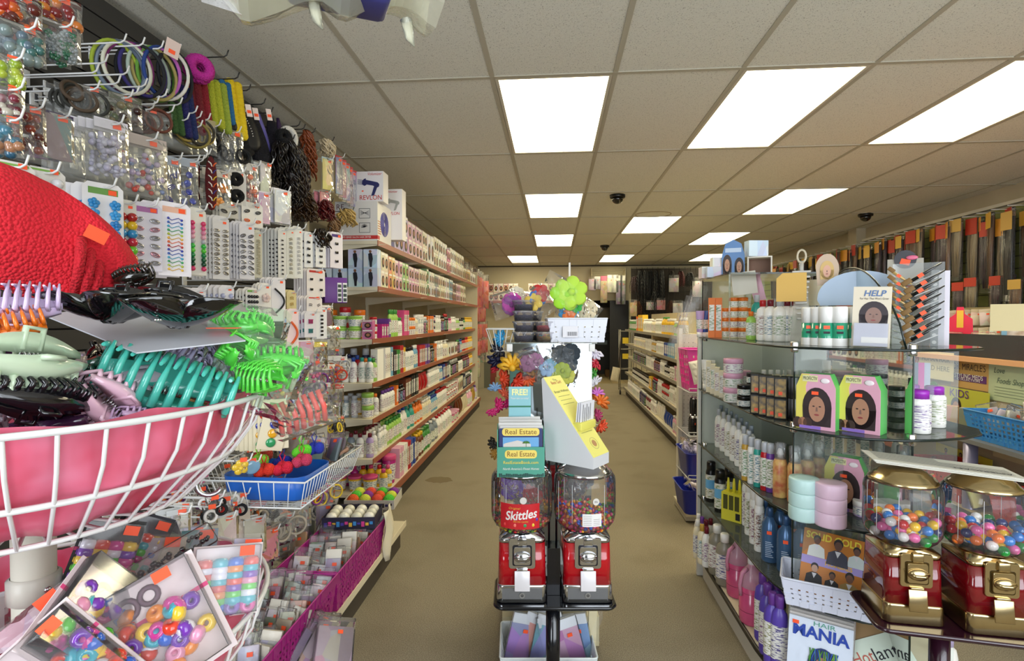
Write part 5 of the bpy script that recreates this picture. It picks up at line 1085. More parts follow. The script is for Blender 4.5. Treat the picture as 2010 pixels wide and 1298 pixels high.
# white wire basket with a blue scoop tray
e = empty('wire_shelf_basket', (0, 0, 0)); xa, xb, ya, yb, za, zb = -1.22, -.80, 1.62, 2.12, .70, .795
fr = MB()
for z, k in ((za, .03), (zb, 0)): fr.tube([(xa+k, ya+k, z), (xb-k, ya+k, z), (xb-k, yb-k, z), (xa+k, yb-k, z)], .0032, 6, closed=True)
fr.build('frame', WIRE, e); w_ = MB(); k = .03
for i in range(22): y = ya+k+(yb-ya-2*k)*i/21; w_.tube([(xb, ya+(yb-ya)*i/21, zb), (xb-k, y, za), (xa+k, y, za), (xa, ya+(yb-ya)*i/21, zb)], .0017, 4)
for i in range(9): x = xa+k+(xb-xa-2*k)*i/8; w_.tube([(xa+(xb-xa)*i/8, ya, zb), (x, ya+k, za), (x, yb-k, za), (xa+(xb-xa)*i/8, yb, zb)], .0017, 4)
w_.build('basket_wires', WIRE, e); br_ = MB()
for y in (ya+.05, yb-.05): br_.tube([(-1.665, y, zb+.02), (-1.665, y, zb-.05), (xa, y, zb-.05), (xa, y, zb)], .004, 6)
br_.build('wall_brackets', WIRE, e); tag(e, 'white wire basket hooked on the slatwall, holding a blue tray', 'basket')
b = MB(); loft(b, [(.705, .13, .10, .03), (.712, .14, .11, .04), (.79, .15, .12, .05)], cap=False, c=(-.985, 1.80)); b.box(-1.09, -.88, 1.72, 1.88, .704, .708)
o = b.build('blue_tray', mat('1E62C0', .35)); o.modifiers.new('s', 'SOLIDIFY').thickness = .003; tag(o, 'bright blue plastic tray inside the white wire basket', 'tray')
rd = random.Random(8)
for i, (x, y, c, nm) in enumerate([(-.95, 1.76, 'D81E3A', 'crimson'), (-.90, 1.80, 'C83A5A', 'rose red'), (-.93, 1.86, '6ADC2E', 'lime green'), (-.99, 1.83, '1E2A9A', 'royal blue'), (-1.05, 1.78, '8ACB3A', 'leaf green'), (-.90, 1.90, '2A3AB0', 'deep blue'), (-1.0, 1.73, 'E0341E', 'red orange'), (-1.08, 1.86, 'B83A2A', 'brick red')]):
    b = MB(); [b.ball((.018*math.cos(a*2.1), .018*math.sin(a*2.1), .012*math.sin(a*3)), .02, seg=9, rings=6) for a in range(5)]; b.tube([(0, 0, .02), (.01, 0, .045), (.0, 0, .06), (-.01, 0, .045), (0, 0, .02)], .002, 5)
    o = b.build('fleece_ball_tie', OC('knit'), None, c, (x, y, .80+(i % 3)*.018)); tag(o, f'{nm} fleece hair tie piled in the white wire basket', 'hair tie', 'fleece hair ties in the wire basket')
for i in range(14):
    c = rd.choice(cols_+[('4A2A7A', 'violet'), ('C87A2A', 'amber')]); pack((rd.uniform(-1.15, -.86), rd.uniform(1.92, 2.08), .745+rd.uniform(0, .03)), (rd.uniform(-1.2, -.4), rd.uniform(-.4, .4), rd.uniform(-.8, .8)), .07, .12, c[0], f'{c[1]} small pack lying in the wire basket far half, {nth(i)} added', 'small packs in the wire basket')
# hanging and piled goods below the baskets
feat = [((528, 935, 556, 976), 'pink round pad with a white barcode tag', 'D87AB0', 'disc'), ((503, 934, 530, 972), 'orange oval pad beside the pink one', 'E0702A', 'disc'), ((462, 898, 484, 930), 'yellow scalloped barrette card', 'E8C23A', 'flower'), ((480, 900, 502, 928), 'pale blue round pad on a card', '8AB8D8', 'disc')]
for bb, nm, c, kd in feat: P(bb, -1.02, nm+' in a bag below the stand', (c,), None, 0, content=kd, cnt=1, cs=.026, d=.03, yaw=35)
for i, (x, y) in enumerate([(418, 972), (440, 975), (412, 990), (455, 985)]): P((x-13, y-2, x+13, y+44), -1.05, f'hair tie with a white animal face button, {nth(i)} of four below the basket hook', ('0E0E10', 'E8E4E0', 'C8281E'), None, 0, content='coil', cnt=4, yaw=35)
for i, (x, y, w, h, c, nm, cn_) in enumerate([(500, 955, 46, 44, 'E4788A', 'pink satin pouch', 'sheet'), (470, 965, 40, 60, 'E0D4C0', 'cream footie pack', 'sheet'), (440, 1010, 54, 95, 'E0D0B0', 'cream stocking cap pack', 'sheet'), (500, 1015, 42, 76, 'DCC8A0', 'tan stocking cap pack with grey header', 'sheet'), (385, 1030, 46, 80, '9AAFC8', 'blue and teal glitter pack', 'sheet'), (350, 1000, 40, 60, 'B8B4C0', 'clear bead strip', 'balls'), (555, 975, 44, 60, '6A6864', 'smoky grey pack with a red clip', 'clip'), (530, 1035, 36, 70, 'E8642A', 'orange striped pack', 'sheet'), (425, 1090, 40, 50, '1A1216', 'black hair net ball pack', 'balls'), (560, 1010, 44, 60, 'B8AC98', 'beige mesh pack', 'coil'), (470, 1070, 40, 60, 'C8BEB0', 'ivory pack', 'sheet'), (590, 985, 38, 52, 'A89A88', 'brown comb pack', 'comb')]):
    P((x-w/2, y, x+w/2, y+h), -1.08+.02*(i % 3), nm+', hanging in the cluttered lower wall section', (c,), ('E4E0D8', None, 'C8CCD0')[i % 3], 1, content=cn_, cnt=5, yaw=rd.uniform(25, 60))
i = 0
for y0 in (905, 945, 990, 1035, 1080):
    for x0 in range(352, 640, 40):
        if y0 > 1100-0*(x0) or (y0 > 1000 and x0 > 560) or (y0 < 930 and x0 > 520): continue
        c = rd.choice(PC+[('D8CFC0', 'cream'), ('E4DED4', 'white'), ('C8BEB0', 'beige')]); x = x0+rd.uniform(-12, 12); y = y0+rd.uniform(-12, 12)
        P((x-18, y, x+18, y+rd.uniform(46, 66)), -1.2+rd.uniform(-.08, .05), f'{c[1]} bagged accessory, {nth(i)} counting across the cluttered lower wall', (c[0], rd.choice(PC)[0]), rd.choice(['E4E0D8', None, None]), 0, content=rd.choice(['balls', 'sheet', 'coil', 'clip', 'pins']), cnt=7, yaw=rd.uniform(20, 65), cs=.009, hk=False); i += 1
        hook(onx(x, y, -1.22), .0, label=f'hook behind the cluttered lower wall goods, {nth(i)} across')
for i in range(16):   # packs standing between wall and baskets
    c = rd.choice(cols_); pack((rd.uniform(-1.35, -1.15), 1.5+i*.085, .15), (-.5+rd.uniform(-.2, .2), rd.uniform(-.3, .3), rd.uniform(-.6, .6)), .09, .24, c[0], f'{c[1]} tall clear pack on the deck behind the purple baskets, {nth(i)} from the camera', 'tall packs behind the baskets')
for i, (x, y) in enumerate([(500, 1262), (560, 1270), (620, 1278), (540, 1292), (650, 1290)]):
    p = onz(x, y, .2); c = ('5A3A44', '3A2A30', '8A5A6A', '4A3A34', 'A88A98')[i]; pack((p.x, p.y, .15), (-.9, .3*(-1)**i, .5*(-1)**i), .13, .17, c, f'dark clear bag of hair at the bottom edge of the picture, {nth(i)} from the left', 'bags at the bottom edge', d=.03)
# ================================================================ candy machines
def mk_machine(kind):
    """vending machine, front towards -Y, base at z=0"""
    M_ = CHROME if kind == 'chrome' else GOLD; red = REDP if kind == 'chrome' else mat('6E0A12', .12, 0, coat=.9)
    r = empty('candy_machine'); b = MB(); loft(b, [(0, .078, .078, .02), (.004, .08, .08, .02), (.05, .0775, .0775, .02), (.056, .0765, .0765, .02)]); b.build('base_plate', M_, r)
    b = MB(); loft(b, [(.056, .0755, .0755, .02), (.185, .0715, .0715, .02)]); b.build('body', red, r)
    b = MB(); loft(b, [(.185, .0725, .0725, .02), (.197, .0725, .0725, .022), (.205, .062, .062, .06), (.214, .070, .070, .0699), (.218, .078, .078, .0779)]); b.build('collar', M_, r)
    g = MB().lathe([(.070, .216), (.086, .226), (.096, .243), (.0985, .26), (.0985, .36), (.096, .378), (.088, .388), (.078, .39)], 40, cap=False); g.build('globe', clear_mat('FFFFFF', .035, .02, 'globe'), r)
    for a in (-2.1, -1.05, -1.57-1.1, .6, 2.2): MB().tube([(.0985*math.cos(a), .0985*math.sin(a), .25), (.0985*math.cos(a), .0985*math.sin(a), .37)], .0009, 4).build('globe_seam', clear_mat('FFFFFF', .6, .1, 'seam'), r)
    MB().lathe([(.086, .385), (.087, .393), (.080, .399), (.076, .402), (.07, .41), (.064, .412), (.058, .42), (.045, .424), (.001, .427)], 40).build('lid', M_, r)
    pl = MB(); y = -.0745; loft(pl, [(0, .042, .048, .008), (.006, .040, .046, .008)]); pl.xf(Matrix.Translation((0, y, .155)) @ Matrix.Rotation(PI/2, 4, 'X')); pr_ = pl.build('coin_plate', M_, r)
    c = MB(); loft(c, [(0, .030, .032, .006), (.001, .030, .032, .006)]); c.xf(Matrix.Translation((0, y-.0062, .15)) @ Matrix.Rotation(PI/2, 4, 'X')); c.build('recess', mat('3A3A40' if kind == 'chrome' else '4A3A1A', .3, .8), pr_)
    k = MB(); loft(k, [(0, .027, .029, .006), (.006, .025, .027, .006)]); k.xf(Matrix.Translation((0, y-.0066, .15)) @ Matrix.Rotation(PI/2, 4, 'X')); k.build('turn_plate', M_, pr_)
    h = MB().lathe([(.0265, 0), (.0265, .004), (.022, .009), (.001, .011)], 24, axis='y'); h.xf(Matrix.Translation((0, y-.013, .148)) @ Matrix.Rotation(PI, 4, 'Z') @ Matrix.Scale(.62, 4, (0, 0, 1))); h.build('knob', M_, pr_)
    k = MB().tube([(-.024, y-.018, .151), (-.01, y-.025, .147), (.01, y-.025, .147), (.024, y-.018, .151)], .0042, 8); k.build('turn_handle', M_, pr_)
    MB().rbox(-.014, .014, y-.014, y, .182, .206, .002).build('coin_slot', M_, r)
    MB().rbox(-.017, .017, y-.013, y, .103, .11, .002).build('chute_hinge', M_, r)
    f = MB().rbox(-.0235, .0235, -.002, .002, -.06, 0, .0015); f.build('chute_flap', mat('EDEAEE', .3, .2) if kind == 'chrome' else GOLD, r, None, (0, y-.011, .104), (-.12, 0, 0))
    if kind == 'chrome': MB().box(-.062, .062, -.0795, -.0785, .006, .047).build('front_panel', mat('8A8C90', .4, .7), r); MB().lathe([(.009, 0), (.009, .003), (.006, .004)], 16, axis='y', c=(0, -.083, .026)).build('lock', mat('B8BABC', .3, .8), r); MB().ring((0, -.0836, .026), .003, .001, 'y', 12, 4).build('keyhole', INK, r)
    return r
D0 = 1.70; ml = pt(1024, 1150, D0); mr = pt(1147, 1150, D0); zb = .444; ml.z = mr.z = zb
L1 = put('mchrome', lambda: mk_machine('chrome'), ml, .08, 'red and chrome candy machine with the red candy label, left of the pair', 'candy machine')
L2 = put('mchrome', None, mr, .08, 'red and chrome candy machine with a plain white label, right of the pair', 'candy machine')
gz = .545; gl = pt(1768, 1150, 1.40); gr = gl+Vector((math.cos(-.2)*.178, math.sin(-.2)*.178, 0)); gl.z = gr.z = gz; GS = .9
put('mgold', lambda: mk_machine('gold'), gl, -.10, 'dark red and gold gumball machine, left of the pair at lower right', 'gumball machine', None, scale=GS)
put('mgold', None, gr, -.10, 'dark red and gold gumball machine, cut by the right frame edge', 'gumball machine', None, scale=GS)
def curved(parent, R_, a0, a1, z0, z1, m, name, n=14, lift=.0006):
    b = MB()
    for i in range(n+1):
        a = a0+(a1-a0)*i/n; b.v += [((R_+lift)*math.cos(a), (R_+lift)*math.sin(a), z0), ((R_+lift)*math.cos(a), (R_+lift)*math.sin(a), z1)]
        if i: b.f.append([2*i-2, 2*i, 2*i+1, 2*i-1]); b.m.append(0); b.sm.append(True)
    return b.build(name, m, parent)
sk = curved(L1, .0985, -PI/2-.72, -PI/2+.56, .238, .315, mat('C81E28', .35), 'candy_label', lift=.0012)
def wraptext(s, size, m, parent, R_, ac, z, width, **kw):
    o = text(s, size, m, parent, (0, 0, 0), (0, 0, 0), width=width, **kw); sx, sy, sz = o.scale
    me = o.data
    for v in me.vertices:
        x, y = v.co.x*sx, v.co.y*sy; a = ac+x/R_; v.co = ((R_+.0018+v.co.z*.02)*math.cos(a), (R_+.0018+v.co.z*.02)*math.sin(a), z+y+ .12*x*kw.get('slope', 0))
    o.scale = (1, 1, 1); return o
o = wraptext('Skittles', .038, WHITE, L1, .0985, -PI/2-.04, .281, .098, bold=.02, shear=.15)
for v in o.data.vertices: v.co.z += .10*v.co.x
wraptext('Original', .010, mat('E8A83A', .5), L1, .0985, -PI/2-.25, .302, .035, shear=.2); wraptext('Bite Size Candies', .008, mat('E8A83A', .5), L1, .0985, -PI/2-.05, .262, .045, shear=.2)
for a, c in ((-.55, 'D83A3A'), (-.22, 'F07A6A'), (.08, '3A9A5A'), (.33, 'E8C83A'), (.45, '5A3AA8')):
    b = MB().ball((0, 0, 0), .0055, seg=10, rings=6); b.build('printed_candy', mat(c, .3), L1, None, (.0992*math.cos(-PI/2+a), .0992*math.sin(-PI/2+a), .25 if a < .4 else .266)).scale = (1, .25, 1)
for L_, a, z in ((L1, .03, .326), (L2, .22, .322)):
    o = MB().lathe([(.0105, 0), (.0105, .001)], 20, axis='y').build('round_seal', mat('D8D4CC', .4), L_, None, (.0998*math.cos(-PI/2+a), .0998*math.sin(-PI/2+a), z), (0, 0, a))
    text('25c' if L_ is L2 else '', .008, INK, o, (0, -.0006, 0)) if L_ is L2 else None
wl = curved(L2, .0985, -PI/2-.20, -PI/2+.40, .246, .285, mat('E8E6E4', .5), 'paper_label', lift=.0012); ln = MB()
for k in range(6):
    for s0, s1 in ((-.17, .08), (.14, .34)):
        if s0 > 0 and k < 2: continue
        z = .279-k*.0055; ln.tube([(.1003*math.cos(-PI/2+s0+(s1-s0)*t/5), .1003*math.sin(-PI/2+s0+(s1-s0)*t/5), z) for t in range(6)], .00045, 4)
ln.build('printed_lines', mat('8A7A7A', .6), L2)
# sweets: those lying against the glass and on top are single things, the buried mass is one
def heap(key, centre, rz, n, rmax, z0, z1, br, colors, names, group, lab, kernel, S_=1.0, shape='gumball', tilt=None):
    rd = random.Random(key); k = 'sw'+shape
    if k not in PROTO: PROTO[k] = (MB().ball((0, 0, 0), 1, seg=14, rings=8) if shape == 'gumball' else MB().ball((0, 0, 0), 1, seg=8, rings=6, sz=.72)).mesh(shape, OC('gloss'))
    pts_ = []; tries = 0; md = (1.86*br)**2
    topz = lambda x, y: z1+(tilt(x, y) if tilt else 0)
    while len(pts_) < n and tries < n*400:
        tries += 1; a = rd.uniform(0, 2*PI) if rd.random() < .3 else rd.gauss(-PI/2+.0, 1.0); mode = rd.random()
        if mode < .72: rr = rmax-br-rd.random()*br*.3; z = rd.uniform(z0, 1)*(0) + z0+rd.random()*(topz(rr*math.cos(a), rr*math.sin(a))-z0)
        else: rr = (rmax-br)*math.sqrt(rd.random()); z = topz(rr*math.cos(a), rr*math.sin(a))-rd.random()*br
        if z < .245: rr = min(rr, (.060+(z-.212)*1.1)*1-br*.2)
        q = (rr*math.cos(a), rr*math.sin(a), z)
        if all((q[0]-w[0])**2+(q[1]-w[1])**2+(q[2]-w[2])**2 > md for w in pts_): pts_.append(q)
    R3 = Matrix.Rotation(rz, 3, 'Z')
    for q in pts_:
        i = rd.randrange(len(colors)); o = bpy.data.objects.new(shape, PROTO[k]); C.objects.link(o); o.color = lin(colors[i])+(1,)
        o.location = Vector(centre)+R3 @ (Vector(q)*S_); o.scale = (br*S_,)*3; o.rotation_euler = (rd.random()*3, rd.random()*3, 0)
        tag(o, f'{names[i]} {lab}', 'candy', f'{names[i]} {group}')
    b = MB(); b.lathe([(.02, z0-.012), (rmax*.62, z0-.006), (rmax-2*br, z0+.02), (rmax-2*br, z1-br*1.2), (.01, z1-br*1.1)], 24)
    if shape != 'gumball':
        b = MB()
        for k2 in range(700):
            a = rd.uniform(0, 2*PI); rr = (rmax-2.2*br)*math.sqrt(rd.random()); z = z0+rd.random()*(z1-z0-br*1.2); b.ball((rr*math.cos(a), rr*math.sin(a), z), br, m=k2 % 5, seg=6, rings=4)
        o = b.build('candy_mass', [mat(c, .3) for c in colors[:5]], None, None, centre, (0, 0, rz))
    else:
        b = MB()
        for k2 in range(90):
            a = rd.uniform(0, 2*PI); rr = (rmax-3*br)*math.sqrt(rd.random()); z = z0+rd.random()*(z1-z0-br*1.4); b.ball((rr*math.cos(a), rr*math.sin(a), z), br, m=k2 % 6, seg=8, rings=6)
        o = b.build('candy_mass', [mat(c, .25) for c in colors[:6]], None, None, centre, (0, 0, rz)); o.scale = (S_,)*3
    tag(o, kernel, 'candy', None, 'stuff')
SK = ['D8A81E', 'C81E28', 'E8641E', '5A9A2E', '3A1E4A', 'E8C83A']; SN = ['golden', 'red', 'orange', 'green', 'dark purple', 'yellow']
heap(11, ml, .08, 110, .096, .222, .250, .0062, SK, SN, 'sweets in the labelled left machine', 'sweet against the glass of the left chrome machine', 'mixed sweets filling the middle of the left chrome machine', shape='sweet')
PK = ['E8541E', 'E8A02E', '2A5AC8', 'D83A7A', 'C82A2A', '6AB02E', 'F08A5A']; PN = ['orange', 'amber', 'blue', 'pink', 'red', 'green', 'peach']
heap(12, mr, .08, 185, .096, .222, .268, .0062, PK, PN, 'sweets in the right chrome machine', 'sweet against the glass of the right chrome machine', 'mixed sweets filling the middle of the right chrome machine', shape='sweet')
GK = ['F0C01E', '1E8A3A', '2A7AC8', 'C81E28', 'F0EEEA', 'E86AA8', 'F07A2E', '1E2A6A']; GN = ['yellow', 'green', 'blue', 'red', 'white', 'pink', 'orange', 'navy']
heap(13, gl, -.1, 85, .096, .235, .283, .0138, GK, GN, 'gumballs in the left gold machine', 'gumball behind the glass of the left gold machine', 'mixed gumballs filling the core of the left gold machine', GS)
heap(14, gr, -.1, 85, .096, .235, .280, .0138, GK, GN, 'gumballs in the right gold machine', 'gumball behind the glass of the right gold machine', 'mixed gumballs filling the core of the right gold machine', GS)
# stands
def mstand(loc, rz, zt, hw, m, lab):
    r = empty('machine_stand', (loc.x, loc.y, 0)); r.rotation_euler = (0, 0, rz); b = MB(); loft(b, [(zt-.013, hw, .098, .03), (zt-.006, hw+.004, .102, .03), (zt-.001, hw, .098, .03)], n=6); b.build('tray', m, r)
    MB().lathe([(.023, .02), (.023, zt-.02)], 24).build('pole', m, r); MB().lathe([(.17, 0), (.17, .012), (.05, .03), (.03, .05)], 32).build('base', m, r); return tag(r, lab, 'stand', 'machine stands')
BLK = mat('0C0E14', .18, coat=.5)
s1 = mstand((ml+mr)/2, .08, zb, .187, BLK, 'black pole stand with a tray under the two chrome candy machines')
MB().box(-.021, .021, -.03, .03, zb, zb+.15).build('cash_post', BLK, s1); MB().tube([(-.012, .02, zb+.14), (-.012, .02, zb+.45)], .004, 6).build('rod', BLK, s1); MB().tube([(.012, .02, zb+.14), (.012, .02, zb+.45)], .004, 6).build('rod', BLK, s1)
mstand((gl+gr)/2, -.15, gz, .18, mat('2A0C1C', .2, coat=.5), 'dark maroon pole stand with a tray under the two gold gumball machines')
# newspaper on the gold machines
p = (gl+gr)/2+Vector((.01, .02, .427*GS+.002)); r = empty('newspaper', p); r.rotation_euler = (-.02, .06, -.28)
for k in range(5): MB().box(-.16-.002*k, .155, -.062-.003*(k % 2), .062, .0018*k, .0018*k+.0012).build('paper_sheet', mat('D6D4C8', .7), r)
text('AMERICAN', .022, INK, r, (.075, -.035, .0098), (0, 0, PI), width=.12); b = MB()
for k in range(12): b.box(-.15, .14 if k > 4 else .0, .055-k*.0085, .0565-k*.0085, .0092, .0094)
b.build('print_columns', mat('6A6A66', .7), r); tag(r, 'folded newspaper lying across both gold machine lids', 'newspaper')
# brochure holder on the left chrome machine
p = pt(1021, 915, 1.63); p.z = zb+.428; r = empty('brochure_holder', p); r.rotation_euler = (-.0, 0, .10); TEAL = mat('4FA08A', .45); w = .071
MB().box(-w, w, -.062, -.058, -.022, .068).build('front_pocket', TEAL, r); MB().box(-w, -w+.003, -.058, .03, .0, .12).build('side_wall', TEAL, r); MB().box(w-.003, w, -.058, .03, .0, .12).build('side_wall', TEAL, r); MB().box(-w, w, .03, .034, 0, .12).build('back_wall', TEAL, r); MB().box(-w, w, -.058, .03, 0, .003).build('floor_panel', TEAL, r)
def pill(parent, cx, cz, hw, hh, y, m, name): b = MB(); loft(b, [(0, hw, hh, hh*.8), (.0008, hw, hh, hh*.8)]); b.xf(Matrix.Translation((cx, y, cz)) @ Matrix.Rotation(PI/2, 4, 'X')); return b.build(name, m, parent)
YP = mat('F0D86A', .45); pill(r, 0, .047, .048, .0125, -.0622, YP, 'yellow_panel'); text('Real Estate', .022, mat('7A4A1A', .5), r, (0, -.0634, .047), width=.082); text('RealEstateBook.com', .013, mat('F0D83A', .5), r, (0, -.0626, .022), width=.104); text("North America's Finest Homes", .010, WHITE, r, (0, -.0626, .003), width=.108, shear=.2)
b = MB(); rd = random.Random(2)
for k in range(26): x = -.066+k*.0052; b.box(x, x+.0046, -.0624, -.062, -.021, -.015+rd.uniform(0, .005))
b.build('skyline_print', mat('1E4A44', .5), r); cd_ = MB().box(-.035, .035, .036, .038, .1, .232).build('header_card', mat('8CC4CC', .5), r); text('FREE!', .026, mat('F4F0A8', .5), cd_, (0, .0352, .222-.008), width=.050, bold=.03); text('Please take one today!', .0085, WHITE, cd_, (0, .0352, .196), width=.056); MB().box(-.035, .035, .0352, .036, .168, .173).build('green_band', mat('2E7A5A', .5), cd_)
cd_.scale = (1, 1, 1.02); tag(r, 'teal cardboard brochure holder with FREE! header on the left chrome machine', 'brochure holder')
rc = Matrix.Rotation(.10, 3, 'Z')
for k in range(9):
    q = p+rc @ Vector((.002*math.sin(k*2), -.053+k*.0088, .004)); m = empty('magazine', q); m.rotation_euler = (-.02-.004*k, .01*math.sin(k*3), .10+.012*math.sin(k*1.7))
    MB().box(-w+.006, w-.006, -.003, .003, 0, .118+.006*(k % 3)+k*.0012).build('pages', mat('D8D6D2', .5) if k else mat('24306A', .4), m)
    if k == 0:
        y = -.0036; pill(m, 0, .108, .056, .0115, y, YP, 'title_panel'); text('Real Estate', .021, mat('7A4A1A', .5), m, (0, y-.0014, .108), width=.094)
        ph = MB().box(-.054, .054, y-.0004, y, .062, .092).build('printed_photo', mat('6AA8DC', .4), m); hb = MB(); hb.prism([(-.052, .062), (.03, .062), (.03, .072), (.01, .078), (-.01, .083), (-.045, .075), (-.052, .072)], y-.0012, y-.0004, 'y'); hb.build('printed_house', mat('D8D2CC', .5), ph)
        tr = MB().tube([(.016, y-.0014, .062), (.016, y-.0014, .075)], .0008, 4)
        for a in range(7): tr.tube([(.016, y-.0014, .075), (.016+.011*math.cos(a*PI/6), y-.0014, .077+.007*math.sin(a*PI/6)-.002)], .0013, 4)
        tr.build('printed_palm', mat('5A8A3A', .5), ph); tag(m, 'front real estate magazine with blue cover and a house photo', 'magazine', 'real estate magazines')
    else: tag(m, f'real estate magazine in the teal holder, {nth(k-1)} behind the front cover', 'magazine', 'real estate magazines')
# yellow and white wedge display on the right chrome machine
A = pt(1071, 892, 1.67); B = pt(1163, 908, 1.565); A.z = B.z = zb+.43; u_ = (B-A).normalized(); v_ = Vector((-u_.y, u_.x, 0)); Lh = .172; r = empty('leaflet_display', A); Wd = .098
r.matrix_world = Matrix((( u_.x, v_.x, 0, A.x), (u_.y, v_.y, 0, A.y), (0, 0, 1, A.z), (0, 0, 0, 1)))
b = MB(); poly = [(0, 0), (Lh, 0), (Lh, .034), (-.010, .262), (-.016, .258)]; b.prism(poly, 0, Wd, 'y'); b.build('wedge_box', mat('DCDDE0', .45), r)
ang = math.atan2(.262-.034, Lh+.010); SL = math.hypot(.228, Lh+.010); sl = empty('slope', (Lh, 0, .034)); 
def slope_pt(t, s_, lift=.0012): return Vector((Lh-(Lh+.010)*t+lift*math.sin(ang), s_, .034+.228*t+lift*math.cos(ang)))
bpy.data.objects.remove(sl); yl = MB(); q = [slope_pt(0, .001), slope_pt(0, Wd-.001), slope_pt(1, Wd-.001), slope_pt(1, .001)]; q2 = [slope_pt(0, .001, 0), slope_pt(0, Wd-.001, 0), slope_pt(1, Wd-.001, 0), slope_pt(1, .001, 0)]
yl.add(q+q2, [(0, 1, 2, 3), (4, 7, 6, 5), (0, 4, 5, 1), (1, 5, 6, 2), (2, 6, 7, 3), (3, 7, 4, 0)]); yl.build('yellow_front', mat('E9E27A', .5), r)
RS = Matrix.Rotation(PI/2, 3, 'Z') @ Matrix.Rotation(ang, 3, 'X'); rs = RS.to_euler()
for s_, sz, wd, t, c in (('The', .011, .02, .95, '5A5A3A'), ('Best Girl', .016, .055, .915, 'B8343A'), ('Breast Wellness', .013, .08, .80, '5A5A3A')):
    text(s_, sz, mat(c, .6), r, slope_pt(t, Wd/2, .0016), rs, width=wd)
b = MB()
for t in (.74, .69, .64, .28): b.tube([slope_pt(t, .016, .0012), slope_pt(t, Wd-.018, .0012)], .0008, 4)
b.build('printed_lines', mat('8A8A5A', .6), r)
b = MB().ring((0, 0, 0), .019, .0006, seg=24, ts=4); b.build('printed_ring', mat('B8A87A', .6), r, None, slope_pt(.14, Wd/2, .0018), (0, ang, 0)); MB().lathe([(.011, 0), (.011, .0004)], 20).build('printed_emblem', mat('B88A5A', .6), r, None, slope_pt(.14, Wd/2, .0016), (0, ang, 0))
c0 = slope_pt(.40, Wd/2); MB().rbox(c0.x-.0, c0.x+.028, c0.y-.045, c0.y+.045, c0.z-.018, c0.z+.006, .002).build('card_pocket', mat('E6DE6A', .5), r)
for k in range(3): MB().box(0, .0012, -.041+.003*k, .041+.003*k, 0, .075).build('white_card', mat('E6E6EC', .5), r, None, (c0.x+.004+k*.006, c0.y, c0.z-.008), (0, .1-.02*k, 0))
ln = MB()
for k in range(5): ln.box(.0005, .0009, -.03+k*.011, -.0285+k*.011, .012+.006*(k > 2), .068-.01*(k % 2))
ln.build('card_print', INK, r, None, (c0.x+.0185, c0.y+.006, c0.z-.008), (0, .06, 0)); tag(r, 'white and yellow cardboard leaflet wedge standing on the right chrome machine', 'leaflet display')
# ================================================================ centre rack behind the candy machines
DM = 2.12; xl, xr = pt(1000, 675, DM).x, pt(1162, 675, DM).x; yc = pt(1081, 675, DM).y; zt = pt(1081, 674, DM).z
cx_ = (xl+xr)/2; hw = (xr-xl)/2; r = empty('mirror_rack', (cx_, yc, 0)); r.rotation_euler = (0, 0, .08)
mm, n_, l_, bb_ = newmat('mirror_glass'); bb_.inputs['Base Color'].default_value = lin('B9C4C6')+(1,); bb_.inputs['Metallic'].default_value = 1; bb_.inputs['Roughness'].default_value = .06
MB().box(-hw, hw, 0, .004, zt-.62, zt).build('mirror', mm, r); MB().box(-hw, hw, .006, .30, zt-.64, zt-.005).build('core', mat('3A3A3E', .6), r)
for sx in (-1, 1): MB().rbox(sx*hw-(.012 if sx < 0 else .012), sx*hw+.012-(0 if sx < 0 else .0), -.008, .006, zt-.034, zt-.002, .003).build('corner_clip', WHITE, r)
MB().box(-hw-.02, hw+.02, -.01, .32, zt-.002, zt+.004).build('glass_top', clear_mat('DCE8E4', .25, .02), r); MB().box(-hw*.9, hw*.9, .02, .28, .12, zt-.64).build('lower_core', mat('6A6658', .6), r); MB().box(-hw-.03, hw+.03, -.02, .34, .0, .12).build('base', mat('C8BE9A', .5), r)
tag(r, 'square display rack with a mirror face behind the candy machines', 'display rack')
RM = Matrix.Translation((cx_, yc, 0)) @ Matrix.Rotation(.08, 4, 'Z')
def rk(x, y, z): return RM @ Vector((x, y, z))
# tubs stacked on top
TUB = clear_mat('E8E6EE', .10, .15, 'tub')
def mk_tubc():
    r = empty('plastic_tub'); b = MB(); b.lathe([(.036, .001), (.037, 0), (.044, .036)], 28, cap=False); b.lathe([(.001, .001), (.037, .001)], 28, cap=False); b.build('clear_bowl', TUB, r); MB().lathe([(.0455, .034), (.0475, .036), (.0475, .040), (.044, .0405), (.001, .0395)], 28, cap=False).build('lid', clear_mat('F0EEF2', .22, .2, 'lid'), r)
    MB().lathe([(.001, .003), (.034, .003), (.037, .02), (.03, .024), (.012, .021), (.001, .026)], 16).build('contents', OC('knit'), r); return r
def topx(px, py, D): q = pt(px, py, D); return q
tx = [(1028, 2.13, 4, ('1E1E4A', 'navy'), 'front stack of four'), (1045, 2.24, 4, ('2A2A3A', 'dark'), 'stack behind the navy one'), (1071, 2.13, 2, None, 'short stack')]
for px, D, n, c, nm in tx:
    q = topx(px, 670, D)
    for k in range(n):
        cc = c or (('C8A03A', 'multicoloured') if k == 0 else ('C82A2E', 'red')); h_ = .0425
        o = put('tubc', mk_tubc, (q.x, q.y, zt+.0045+k*h_), 0, f'clear round tub with {cc[1]} contents, {("bottom", "second", "third", "top")[k]} of the {nm} on the rack', 'tub', 'clear tubs on the centre rack', scale=(1.0, 1.0, 1.03))
        for ch in KIDS[o.name]:
            if ch.name.startswith('contents'): ch.color = lin(cc[0])+(1,)
q = topx(1071, 670, 2.13)
